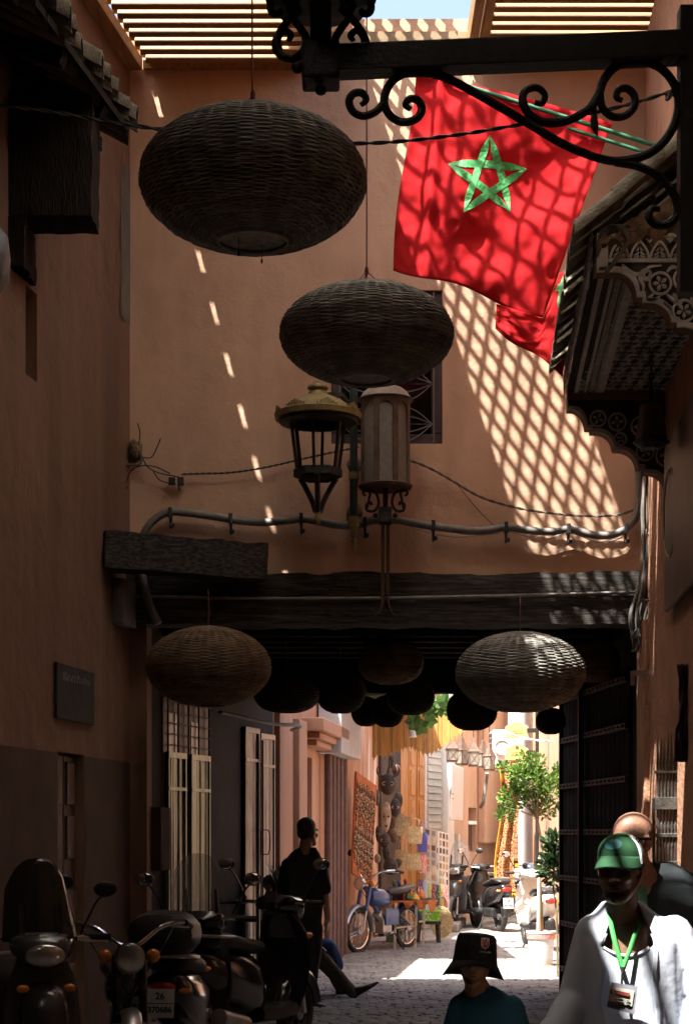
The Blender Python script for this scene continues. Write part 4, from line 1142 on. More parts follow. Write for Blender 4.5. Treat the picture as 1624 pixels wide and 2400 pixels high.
def uv1(u, v):
    x, y = lerp2([(968, 172), (1434, 288), (1272, 742), (924, 626)], u, v)
    return x + 8 * math.sin(v * 5 + 1) * (1 - u), y + 9 * math.sin(u * 8 + 1.2) * v - 10 * math.sin(u * math.pi) * (1 - v) * .8
def uv2(u, v):
    x, y = lerp2([(1163, 712), (1352, 712), (1318, 880), (1160, 770)], u, v)
    top = 712 + 34 * u / .58 if u < .58 else 746 - 106 * (u - .58) / .2 if u < .78 else 640 - 12 * (u - .78) / .22
    return x, y + (top - 712) * (1 - v) + 6 * math.sin(u * 7) * v
flag("flag", "large red flag with green star, flecked with diamond light, on the upper pole", 12.42, uv1, 60, 60, .7, [(1147, 318), (1233, 397), (1195, 496), (1086, 498), (1049, 384)], "red flags with a green star")
flag("flag", "smaller red flag hanging behind, beside the carved canopy", 12.36, uv2, 50, 36, 2.1, [(1318, 648), (1346, 672), (1336, 718), (1306, 722), (1300, 684)], "red flags with a green star", (.86, .3), .35)
for (a, b, lab, r_) in (((962, 160), (1600, 362), "green pole carrying the large flag", .016), ((1330, 300), (1600, 386), "green pole just under the large flag's pole", .014)):
    mb = MB(); mb.tube([P(a[0], a[1], 12.40), P(b[0], b[1], 12.36)], r_, 10); tag(mb.build("flag_pole", M_GREENP, smooth=True), lab, "pole", "green flag poles")

# ------------------------------------------------------------------ wrought-iron lamp bracket in the right foreground
YB_ = 6.0; sB = F / YB_; pr_ = lambda v: v / sB
bk = thing("lamp_bracket", "black wrought-iron lamp bracket with scrolls across the top right", "bracket", P(1607, 690, YB_))
mb = MB(); mb.beam(P(790, 146, YB_), P(1600, 112, YB_), pr_(62), pr_(62)); mb.build("arm", M_IRON, bk, bevel=.004)
mb = MB(); mb.beam(P(1612, 690, YB_), P(1612, 20, YB_), pr_(46), pr_(46)); mb.build("post", M_IRON, bk, bevel=.004)
mb = MB(); mb.box(P(752, 155, YB_), (pr_(88), pr_(88), pr_(88))); mb.build("joint_block", M_IRON, bk, bevel=.01)
mb = MB(); mb.ell(P(752, 212, YB_), (pr_(14), pr_(14), pr_(11)), nu=14, nv=9); mb.build("knob", M_IRON, bk, smooth=True)
mb = MB(); mb.ell(P(697, 158, YB_), (pr_(14), pr_(14), pr_(14)), nu=14, nv=9); mb.build("knob", M_IRON, bk, smooth=True)
mb = MB(); mb.beam(P(752, 120, YB_), P(752, -60, YB_), pr_(56), pr_(50)); mb.build("lamp_stem", M_IRON, bk, bevel=.006)
mb = MB(); mb.lathe([(pr_(60), P(0, 18, YB_).z), (pr_(128), P(0, 8, YB_).z), (pr_(132), P(0, -10, YB_).z), (pr_(100), P(0, -30, YB_).z)], V((P(752, 0, YB_).x, YB_, 0)), 8); mb.build("lamp_base", M_IRON, bk)
def bscroll(pts, r=9.5, taper=True, sub=7):
    m_ = MB(); sp = spline([P(x, y, YB_) for x, y in pts], sub)
    m_.tube(sp, [pr_(r) * (1 - (.35 * max(0, i / len(sp) - .75) * 4 if taper else 0)) for i in range(len(sp))], 8); return m_.build("scroll", M_IRON, bk, smooth=True, recalc=False)
for s in (-1, 1):
    m = lambda x: 752 + s * (x - 752)
    bscroll([(m(800), 20), (m(838), 60), (m(858), 100), (m(848), 128), (m(818), 138), (m(794), 120), (m(786), 92), (m(800), 66), (m(816), 45), (m(822), 20)])
    bscroll([(m(848), 122), (m(853), 92), (m(838), 72), (m(822), 82), (m(828), 96)], 8.5)
    bscroll([(m(822), 28), (m(834), 6), (m(856), 0), (m(870), 12), (m(866), 30), (m(850), 32), (m(846), 22)], 8.5)
bscroll([(985, 168), (1040, 180), (1110, 216), (1230, 285), (1320, 338), (1400, 370), (1455, 377), (1520, 360), (1565, 318), (1588, 260), (1582, 205), (1550, 162), (1505, 145), (1450, 152), (1416, 184), (1400, 225), (1375, 258), (1330, 282), (1280, 288), (1240, 268), (1224, 235), (1232, 212), (1258, 206), (1276, 222), (1270, 242), (1252, 240)], 10.5)
bscroll([(1405, 215), (1410, 250), (1432, 272), (1462, 272), (1484, 252), (1486, 226), (1470, 208), (1450, 210), (1444, 228), (1458, 236)], 9.5)
bscroll([(1440, 380), (1500, 392), (1550, 420), (1580, 460), (1586, 500), (1565, 525), (1535, 526), (1520, 508), (1526, 490), (1546, 490)], 10)
bscroll([(990, 168), (950, 172), (915, 195), (900, 235), (912, 268), (940, 286), (972, 280), (988, 258), (980, 236), (960, 232), (950, 246), (962, 256)], 10)
bscroll([(900, 240), (880, 262), (852, 272), (828, 262), (818, 238), (828, 220), (848, 218), (858, 234), (846, 246)], 9.5)
mb = MB(); mb.tube(spline([P(1392, 225, YB_), P(1393, 255, YB_), P(1392, 290, YB_), P(1400, 322, YB_)], 6), [pr_(v) for v in (3, 3, 3, 3, 4, 5, 5, 5, 5, 7, 8, 9, 9, 9, 8, 6, 4, 2, .6)], 8); mb.build("leaf_drop", M_IRON, bk, smooth=True)

# ------------------------------------------------------------------ carved plaster canopy on the right
cn = thing("carved_canopy", "carved white plaster canopy with scalloped edges and tiled top on the right wall", "canopy", P(1480, 900, 11))
YN, YF = 9.6, 12.5
zn = lambda y: P(0, y, YN).z
zf = lambda y: P(0, y, YF).z
xn = lambda x: P(x, 0, YN).x
xf = lambda x: P(x, 0, YF).x
def scallop(pts, fx, fz):
    out = []
    for p in pts:
        if len(p) == 2: out.append((fx(p[0]), fz(p[1])))
        else:      # quarter-round: from previous to (x, y), bulge
            x0, y0 = p[3]; x1, y1 = p[:2]
            for k in range(1, 9):
                a = math.pi / 2 * k / 8
                out.append((fx(x0 + (x1 - x0) * math.sin(a)), fz(y0 + (y1 - y0) * (1 - math.cos(a)))))
    return out
near_edge = [(1396, 640), (1440, 640), (1490, 698, 0, (1440, 640)), (1504, 698), (1504, 712), (1520, 712), (1570, 758, 0, (1520, 712)), (1584, 758), (1584, 770), (1600, 770), (1650, 822, 0, (1600, 770)), (1668, 822), (1668, 836), (1700, 836)]
poly = [(xn(1396), zn(548))] + [] ; 
prof = scallop(near_edge, xn, zn)
poly = prof + [(xn(1700), zn(548)), (xn(1396), zn(548))]
mb = MB(); mb.prism(poly, (0, YN, 0), (1, 0, 0), (0, 0, 1), (0, .10, 0)); mb.build("near_valance", M_CARVEEDGE, cn)
mb = MB(); mb.prism(poly, (0, YN - .004, 0), (1, 0, 0), (0, 0, 1), (0, .003, 0)); mb.build("near_face", M_CARVED, cn)
# raised carving on the near face
YC = YN - .004
def relief(poly_px, fx=xn, fz=zn, yb=None, h=.018, name="carving", parent=cn, mt=M_CARVE):
    m_ = MB(); m_.prism([(fx(a), fz(b)) for a, b in poly_px], (0, (YC if yb is None else yb), 0), (1, 0, 0), (0, 0, 1), (0, -h, 0)); return m_.build(name, mt, parent, bevel=.003)
def strip(pts, wd, closed=False, fx=xn, fz=zn, yb=None, h=.018, mt=M_CARVE, tap=False):
    "raised band along a photograph-pixel polyline"
    p = [V((a, b, 0)) for a, b in pts]; p = spline(p, 5, closed); N = len(p); m_ = MB()
    L = []; Rr = []
    for i in range(N):
        t = (p[(i + 1) % N] - p[i - 1]) if closed or 0 < i < N - 1 else (p[1] - p[0] if i == 0 else p[-1] - p[-2])
        t.normalize(); k = V((-t.y, t.x, 0)) * wd / 2 * ((.25 + .75 * math.sin(math.pi * min(1, i / (N - 1) * .9 + .1))) if tap else 1)
        L.append(p[i] + k); Rr.append(p[i] - k)
    yb_ = YC if yb is None else yb
    vs = [V((fx(q.x), yb_, fz(q.y))) for q in L] + [V((fx(q.x), yb_, fz(q.y))) for q in Rr] + [V((fx(q.x), yb_ - h, fz(q.y))) for q in L] + [V((fx(q.x), yb_ - h, fz(q.y))) for q in Rr]
    fs = []
    for i in range(N if closed else N - 1):
        j = (i + 1) % N
        fs += [(2 * N + i, 2 * N + j, 3 * N + j, 3 * N + i), (i, j, 2 * N + j, 2 * N + i), (N + i, 3 * N + i, 3 * N + j, N + j)]
    m_.add(vs, fs); return m_.build("carving", mt, cn)
relief([(1424, 608), (1700, 608), (1700, 617), (1424, 617)])
relief([(1424, 549), (1700, 549), (1700, 558), (1424, 558)])
# scalloped border band following the edge
in_edge = scallop([(1396, 640), (1440, 640), (1490, 698, 0, (1440, 640)), (1504, 698), (1504, 712), (1520, 712), (1570, 758, 0, (1520, 712)), (1584, 758), (1584, 770), (1600, 770), (1650, 822, 0, (1600, 770)), (1668, 822), (1668, 836), (1700, 836)], lambda x: x, lambda y: y)
off_edge = [(x + 7, y - 13) for x, y in in_edge]
relief(in_edge + off_edge[::-1])
relief([(1397, 549), (1423, 549), (1423, 638), (1397, 638)])
for k in range(5):
    cx_ = 1450 + k * 47
    strip([(cx_ - 22, 607), (cx_ - 17, 590), (cx_ - 8, 576), (cx_, 569), (cx_ + 8, 576), (cx_ + 17, 590), (cx_ + 22, 607)], 5)
    for s in (-1, 1):
        relief([(cx_ + s * 1.5, 580), (cx_ + s * 10, 590), (cx_ + s * 4, 590), (cx_ + s * 2, 588)]); relief([(cx_ + s * 1.5, 591), (cx_ + s * 15, 600), (cx_ + s * 6, 600), (cx_ + s * 2, 597)])
        relief([(cx_ + s * 1.5, 600), (cx_ + s * 16, 605), (cx_ + s * 2, 606)])
    relief([(cx_ + 13, 560), (cx_ + 34, 560), (cx_ + 24, 572)])
strip([(1456, 622), (1470, 636), (1488, 645), (1508, 640), (1520, 628), (1548, 624)], 9, tap=True); strip([(1500, 640), (1497, 655), (1506, 672), (1504, 692)], 7, tap=True)
for (cx_, cy_, r_) in ((1511, 646, 12), (1545, 666, 25), (1602, 656, 25), (1600, 730, 25), (1640, 700, 22)):
    strip([(cx_ + r_ * math.cos(a * math.pi / 6), cy_ + r_ * math.sin(a * math.pi / 6)) for a in range(12)], 5, True)
    for k in range(5):
        a = 2 * math.pi * k / 5 + cx_
        if r_ > 15: relief([(cx_ + 2 * math.cos(a), cy_ + 2 * math.sin(a)), (cx_ + 13 * math.cos(a - .42), cy_ + 13 * math.sin(a - .42)), (cx_ + 19 * math.cos(a), cy_ + 19 * math.sin(a)), (cx_ + 13 * math.cos(a + .42), cy_ + 13 * math.sin(a + .42))])
    if r_ < 15: strip(spiral(cx_, cy_, 9, 2, 0, 5, 8), 3.5)
for pts in ([(1530, 690), (1516, 704), (1530, 704), (1545, 696)], [(1560, 692), (1575, 705), (1590, 715), (1600, 702)], [(1560, 640), (1572, 628), (1585, 630)], [(1552, 712), (1566, 722), (1574, 742)], [(1575, 690), (1582, 700), (1580, 712)]): strip(pts, 8, tap=True)
# far valance, facing the camera from inside
far_edge = [(1330, 962), (1338, 962), (1372, 1006, 0, (1338, 962)), (1384, 1006), (1384, 1014), (1396, 1014), (1436, 1050, 0, (1396, 1014)), (1440, 1056), (1450, 1056), (1492, 1098, 0, (1450, 1056)), (1506, 1098), (1506, 1110), (1520, 1110), (1560, 1152, 0, (1520, 1110)), (1574, 1152), (1574, 1162), (1590, 1162), (1640, 1215, 0, (1590, 1162)), (1700, 1215)]
fprof = scallop(far_edge, xf, zf)
mb = MB(); mb.prism(fprof + [(xf(1700), zn(600) + .05), (xf(1330), zn(600) + .05)], (0, YF, 0), (1, 0, 0), (0, 0, 1), (0, .10, 0)); mb.build("far_valance", M_CARVEEDGE, cn)
mb = MB(); mb.prism(fprof + [(xf(1700), zf(938)), (xf(1330), zf(938))], (0, YF - .004, 0), (1, 0, 0), (0, 0, 1), (0, .003, 0)); mb.build("far_face", M_CARVED, cn)
fe = scallop(far_edge, lambda x: x, lambda y: y)
m_ = MB(); m_.prism([(xf(a), zf(b)) for a, b in fe + [(x + 4, y - 9) for x, y in fe][::-1]], (0, YF - .004, 0), (1, 0, 0), (0, 0, 1), (0, -.018, 0)); m_.build("carving", M_CARVE, cn)
for (cx_, cy_, r_) in ((1400, 982, 18), (1445, 990, 20), (1452, 1030, 14), (1500, 1000, 22), (1545, 1010, 22), (1510, 1060, 20), (1560, 1070, 24), (1590, 1120, 22), (1600, 1010, 20), (1610, 1080, 18)):
    strip([(cx_ + r_ * math.cos(a * math.pi / 6), cy_ + r_ * math.sin(a * math.pi / 6)) for a in range(12)], 4, True, xf, zf, YF - .004)
    for k in range(4):
        a = 1.57 * k + cx_; 
        m_ = MB(); m_.prism([(xf(cx_ + u * math.cos(a + w_)), zf(cy_ + u * math.sin(a + w_))) for u, w_ in ((2, 0), (r_ * .5, -.4), (r_ * .78, 0), (r_ * .5, .4))], (0, YF - .004, 0), (1, 0, 0), (0, 0, 1), (0, -.015, 0)); m_.build("carving", M_CARVE, cn)
# soffit with relief net and the long side board
sa = V((xn(1410), YN + .1, zn(560))); sb_ = V((xf(1345), YF, zf(938)))
zS = min(sa.z, sb_.z) - .0
mb = MB()
A_, B_ = V((xn(1396), YN, zn(600))), V((xf(1330), YF, zf(925)))
ztop = A_.z; 
mb.hexa([V((A_.x, YN + .1, ztop)), V((3.0, YN + .1, ztop)), V((3.0, YF, ztop)), V((B_.x, YF, ztop)), V((A_.x, YN + .1, ztop + .05)), V((3.0, YN + .1, ztop + .05)), V((3.0, YF, ztop + .05)), V((B_.x, YF, ztop + .05))]); mb.build("soffit", M_CARVED, cn)
random.seed(14)
mb = MB()
for i in range(13):
    for j in range(26):
        x = A_.x + .32 + i * .10; y = YN + .2 + j * .11
        if x > 2.9: continue
        a = (i * 3 + j * 5) % 4 * math.pi / 4 + .3
        for s in (0, 1):
            dx, dy = .045 * math.cos(a + s * 1.57), .045 * math.sin(a + s * 1.57)
            mb.beam((x - dx, y - dy, ztop - .006), (x + dx, y + dy, ztop - .006), .02, .012)
o = mb.build("soffit_carving", M_CARVE, cn); o["kind"] = "stuff"
for (dx, wd) in ((.06, .03), (.125, .02), (.24, .05)):
    mb = MB(); mb.beam((A_.x + dx, YN + .1, ztop - .012), (B_.x + dx, YF, ztop - .012), wd, .022); mb.build("soffit_moulding", M_CARVE, cn)
mb = MB()
for k in range(90):
    t = (k + .5) / 90; p = V((A_.x + .165, YN + .1, ztop - .012)).lerp(V((B_.x + .165, YF, ztop - .012)), t); mb.box(p, (.035, .014, .02)); mb.box(p + V((.045, .008, 0)), (.03, .014, .02))
o = mb.build("dentils", M_CARVE, cn); o["kind"] = "stuff"
# long side board with peeling paint
rows_ = 24; mb = MB()
def side(i, j):
    y = YN + (YF + .1 - YN) * i; top = ztop + .17; bot = ztop - .06
    x = A_.x + (B_.x - A_.x) * i
    return V((x - .02 - .01 * fbm(V((i * 9, j * 4, 0)), 1.5), y, bot + (top - bot) * j))
mb.grid(side, 60, 8); mb.build("side_board", mat("flaking_board", (.20, .165, .14), .75, .5, 8, 1.0, 30, stretch=(1, 2, 6), col2=(.42, .40, .37)), cn, smooth=True)
# ridge tiles over it
rt = MB(); pr = []
for k in range(13):
    t = math.pi * k / 12; pr.append((.105 * math.cos(t), .105 * math.sin(t)))
for k in range(13):
    t = math.pi * (12 - k) / 12; pr.append((.088 * math.cos(t), .088 * math.sin(t)))
rt.prism(pr, (0, 0, 0), (0, 1, 0), (0, 0, 1), (.29, 0, .235)); rtile = rt.mesh("roof_tile", smooth=True); fix_normals(rtile); rtile.materials.append(M_TILEG)
random.seed(31)
for r_ in range(14):
    y = YN + .02 + r_ * .215
    for k in range(4):
        x0 = A_.x + (B_.x - A_.x) * (y - YN) / (YF - YN)
        link_copy("roof_tile", rtile, cn, (x0 - .13 + k * .215, y + random.uniform(-.01, .01), ztop + .10 + k * .18 + random.uniform(-.01, .012)), (random.uniform(-.05, .05), random.uniform(-.04, .04), random.uniform(-.04, .04)))
mb = MB()
def mort(i, j): return V((xn(1400) + i * .9, YN + .02 - .06 * math.sin(j * 3.14) - .03 * fbm(V((i * 6, j * 3, 1)), 2), ztop + .02 + .0 + (j) * (.10 + .45 * i) + .03 * fbm(V((i * 8, j * 4, 4)), 2)))
mb.grid(mort, 40, 8); mb.build("mortar", mat("old_mortar", (.27, .18, .11), .95, .4, 12, .9, 30), cn, smooth=True)
for k in range(4):
    pts = [P(1420 + random.uniform(-4, 4), 640, YN - .05), P(1445 + k * 3, 600, YN - .07), P(1468 + k * 2, 560, YN - .07), P(1440 + k * 6, 528, YN - .05), P(1408 + 5 * k, 545, YN - .03), P(1398, 580 + 8 * k, YN - .03)]
    m_ = MB(); m_.tube(spline(pts, 6), .0055, 5); m_.build("wire", M_CABLEG, cn, smooth=True)
# hanging lantern inside the canopy
hl = thing("canopy_lantern", "dark tin lantern on a chain under the carved canopy", "lantern", P(1525, 1070, 11.4))
c = P(1525, 1000, 11.4); sH = F / 11.4; q = lambda y: (1000 - y) / sH
mb = MB(); mb.lathe([(34 / sH, q(1032)), (38 / sH, q(1028)), (36 / sH, q(1022)), (26 / sH, q(950)), (16 / sH, q(945)), (6 / sH, q(935)), (.002, q(930))], c, 8); mb.build("shade", M_TIN, hl)
mb = MB(); mb.lathe([(20 / sH, q(1052)), (44 / sH, q(1038)), (40 / sH, q(1032))], c, 8); mb.build("base_plate", M_IRON, hl)
mb = MB()
for k in range(8): 
    z = q(930) + k * .045
    mb.tube([c + V((.012 * math.cos(a * .785) * (k % 2), .012 * math.cos(a * .785) * ((k + 1) % 2), z + .028 * math.sin(a * .785))) for a in range(8)], .004, 4, closed=True)
mb.tube([c + V((0, 0, q(930))), V((c.x, c.y, ztop))], .003, 4)
mb.build("chain", M_IRON, hl)["kind"] = "stuff"

# ------------------------------------------------------------------ gate, fence leaf and signs by the right pier
gt = thing("passage_gate", "tall black slatted gate folded open along the right of the passage", "gate", V((2.3, 15.7, 0)))
g0 = V((2.40, 14.42, 0)); g1 = V((2.165, 17.0, 0)); dG = (g1 - g0).normalized(); nG = V((-dG.y, dG.x, 0)) * 1
LG = (g1 - g0).length
for k in range(16):
    a = g0 + dG * (LG * k / 16 + .008); b = g0 + dG * (LG * (k + 1) / 16 - .008)
    mb = MB(); mb.beam(a.lerp(b, .5) + V((0, 0, .05)), a.lerp(b, .5) + V((0, 0, 3.0)), (b - a).length, .035, (nG.x, nG.y, 0)); mb.build("plank", M_BLACKWOOD, gt, bevel=.004)
for z in (.25, .7, 1.15, 1.6, 2.05, 2.5, 2.9):
    mb = MB(); mb.beam(g0 + nG * .035 + V((0, 0, z)), g1 + nG * .035 + V((0, 0, z)), .03, .05); r_ = mb.build("rail", M_IRON, gt)
    mb = MB()
    for k in range(17): mb.ell(g0 + dG * (LG * (k + .5) / 17) + nG * .055 + V((0, 0, z)), (.013,) * 3, nu=6, nv=4)
    o = mb.build("studs", M_IRON, r_); o["kind"] = "stuff"
mb = MB(); mb.beam(g0.lerp(g1, .62) + nG * .06 + V((0, 0, .02)), g0.lerp(g1, .62) + nG * .06 + V((0, 0, 3.05)), .05, .05); mb.build("stile", M_IRON, gt)
mb = MB(); mb.beam(g1 + nG * .02 + V((0, 0, .02)), g1 + nG * .02 + V((0, 0, 3.1)), .06, .06); mb.build("stile", M_IRON, gt)
ig = thing("spear_gate", "iron gate leaf with turned bars and spear tips by the right pier", "gate", V((2.2, 11.8, 0)))
M_BARIRON = mat("worn_iron", (.085, .08, .072), .45, .4, 14, .3, 40, metal=.3)
YI = 11.8; zi = lambda y: P(0, y, YI).z
xs_ = [1541, 1549, 1557, 1565, 1573, 1581]
random.seed(12)
for k, x in enumerate(xs_):
    c = V((P(x, 0, YI).x, YI, 0)); mb = MB(); r_ = .008
    mb.lathe([(r_, .1), (r_, zi(1985)), (r_ * 1.9, zi(1975)), (r_, zi(1962)), (r_, zi(1945)), (r_ * 1.7, zi(1938)), (r_, zi(1930)), (r_, zi(1822)), (r_ * 1.8, zi(1812)), (r_ * .9, zi(1806)), (r_ * 1.5, zi(1788)), (r_ * .8, zi(1760)), (.001, zi(1722 + random.uniform(-8, 12)))], c, 8); mb.build("bar", M_BARIRON, ig, smooth=True)
for (y0, y1, d) in ((1868, 1898, .05), (1953, 1963, .03), (1806, 1813, .028), (2018, 2026, .03)):
    mb = MB(); mb.bb(P(1533, 0, YI).x, P(1588, 0, YI).x, YI - d / 2 - .012, YI + d / 2, zi(y1), zi(y0)); mb.build("rail", M_BARIRON, ig, bevel=.004)
mb = MB(); mb.bb(P(1588, 0, YI).x, P(1600, 0, YI).x, YI - .03, YI + .03, 0, zi(1800)); mb.build("stile", M_IRON, ig, bevel=.004)
mb = MB(); mb.bb(P(1528, 0, YI).x, P(1534, 0, YI).x, YI - .02, YI + .02, 0, zi(1870)); mb.build("stile", M_IRON, ig, bevel=.004)
mb = MB(); mb.beam(P(1478, 1578, 13.4), P(1572, 1576, 13.4), .05, .035); mb.beam(P(1482, 1582, 13.4), P(1482, 1606, 13.4), .03, .03, (1, 0, 0)); tag(mb.build("wall_bracket", M_ALU), "grey metal bracket bar sticking out of the pier above the spear gate", "bracket")
sgn = thing("side_sign", "brown sign board with a cream oval line on the right wall", "sign", V((RW(11.2), 11.2, 3.2)))
def rq(Y0, Y1, z0, z1, e0, e1):
    a = V((RW(Y0) - e0, Y0, 0)); b = V((RW(Y1) - e0, Y1, 0)); c = V((RW(Y1) - e1, Y1, 0)); d = V((RW(Y0) - e1, Y0, 0))
    return [p + V((0, 0, z0)) for p in (a, b, c, d)] + [p + V((0, 0, z1)) for p in (a, b, c, d)]
mb = MB(); mb.hexa(rq(9.8, 12.05, 3.15, 4.3, .03, .06)); mb.build("board", mat("brown_sign", (.16, .105, .08), .5, .15, 4), sgn, bevel=.006)
mb = MB(); pts = [V((RW(11.65) - .066, 11.65 + .22 * math.cos(a * .2618), 3.78 + .30 * math.sin(a * .2618))) for a in range(24)]; mb.tube(pts, .008, 5, closed=True); mb.build("oval_line", M_CREAM, sgn, smooth=True)
mb = MB()
def drape(i, j): return P(1586 + 50 * i + 6 * math.sin(j * 5), 1556 + 230 * j, 11.2) + V((0, .06 * fbm(V((i * 5, j * 2, 0)), 2), 0))
mb.grid(drape, 24, 40); o = mb.build("plastic_sheet", mat("purple_plastic", (.075, .04, .055), .3, .5, 4, .8, 9, stretch=(3, 3, .5)), smooth=True); tag(o, "crumpled dark purple plastic sheet hanging behind the spear gate", "sheet")
s = o.modifiers.new("thickness", 'SOLIDIFY'); s.thickness = .004

# ------------------------------------------------------------------ scooters and mopeds (local axes: forward +x, up z)
def wheel(parent, x, r, mt_rim, w_=.10, spokes=0, name="wheel", y=0.0):
    t = MB(); t.tube([V((x + (r - w_ * .45) * math.cos(a * math.pi / 14), y, r + (r - w_ * .45) * math.sin(a * math.pi / 14))) for a in range(28)], w_ * .46, 9, closed=True)
    wh = t.build(name, M_RUBBER, parent, smooth=True, recalc=False)
    m_ = MB(); rr = r - w_ * .85
    m_.tube([V((x + rr * math.cos(a * math.pi / 14), y, r + rr * math.sin(a * math.pi / 14))) for a in range(28)], .014 if spokes else .022, 6, closed=True)
    m_.build("rim", M_CHROME if spokes else mt_rim, wh, smooth=True, recalc=False)
    m_ = MB()
    rotx = Matrix.Rotation(R(90), 3, 'X')
    m_.lathe([(.02, -.05), (.055, -.045), (.055, .045), (.02, .05)], (x, y, r), 14, rotx)
    m_.build("hub", M_ALU, wh, smooth=True)
    m_ = MB()
    if spokes:
        for k in range(spokes):
            a = 2 * math.pi * k / spokes; b = a + (.5 if k % 2 else -.5); s = .035 * (1 if k % 4 < 2 else -1)
            m_.tube([V((x + .05 * math.cos(a), y + s, r + .05 * math.sin(a))), V((x + rr * math.cos(b * .4 + a * .6), y, r + rr * math.sin(b * .4 + a * .6)))], .0022, 4)
        o = m_.build("spokes", M_CHROME, wh); o["kind"] = "stuff"
    else:
        for k in range(5):
            a = 2 * math.pi * k / 5
            m_.beam((x + .03 * math.cos(a), y, r + .03 * math.sin(a)), (x + rr * math.cos(a), y, r + rr * math.sin(a)), .03, .035, (0, 1, 0))
        o = m_.build("spokes", mt_rim, wh); o["kind"] = "stuff"
    return wh
def sec(x, z, hw, hh, n=16, p=2.6, lean=0.0):
    "superellipse cross-section of a body shell"
    out = []
    for k in range(n):
        a = 2 * math.pi * k / n; c, s = math.cos(a), math.sin(a)
        e = 2 / p
        yy = hw * math.copysign(abs(c) ** e, c); zz = hh * math.copysign(abs(s) ** e, s)
        out.append(V((x + lean * zz, yy, z + zz)))
    return out
def mirror(parent, base, tip, s, rim=M_BLACKPLASTIC, face=-1, rad=(.02, .065, .045)):
    m_ = MB(); m_.tube(spline([base, base.lerp(tip, .6) + V((0, 0, .03)), tip], 5), .007, 6); m_.ell(tip + V((0, 0, .02)), rad, nu=14, nv=8); o = m_.build("mirror", rim, parent, smooth=True)
    m_ = MB(); m_.ell(tip + V((face * .014, 0, .02)), (.009, rad[1] * .88, rad[2] * .86), nu=14, nv=8); m_.build("mirror_glass", M_MIRROR, o, smooth=True)
def plate(parent, x, z, txt, w_=.17, h_=.17, tilt=.15, flat=False):
    m_ = MB(); m_.box((x, 0, z), (.004, w_, h_), Matrix.Rotation(tilt, 3, 'Y')); o = m_.build("number_plate", M_PLATE, parent, bevel=.002)
    for i, line in enumerate(txt):
        zz = z + (.24 - .46 * i) * h_ if len(txt) > 1 else z
        M = Matrix.Translation((x - .004 + (zz - z) * math.sin(tilt), 0, zz)) @ Matrix.Rotation(tilt, 4, 'Y') @ Matrix.Rotation(R(-90), 4, 'Z') @ Matrix.Rotation(R(90), 4, 'X')
        text_mesh(line, .048 if len(line) > 3 else .055, "lettering", M_INK, M, o, .0008, bold=.0012)
    m_ = MB(); m_.box((x - .0035, 0, z), (.002, w_ * .94, .004), Matrix.Rotation(tilt, 3, 'Y')); m_.build("plate_line", M_INK, o)
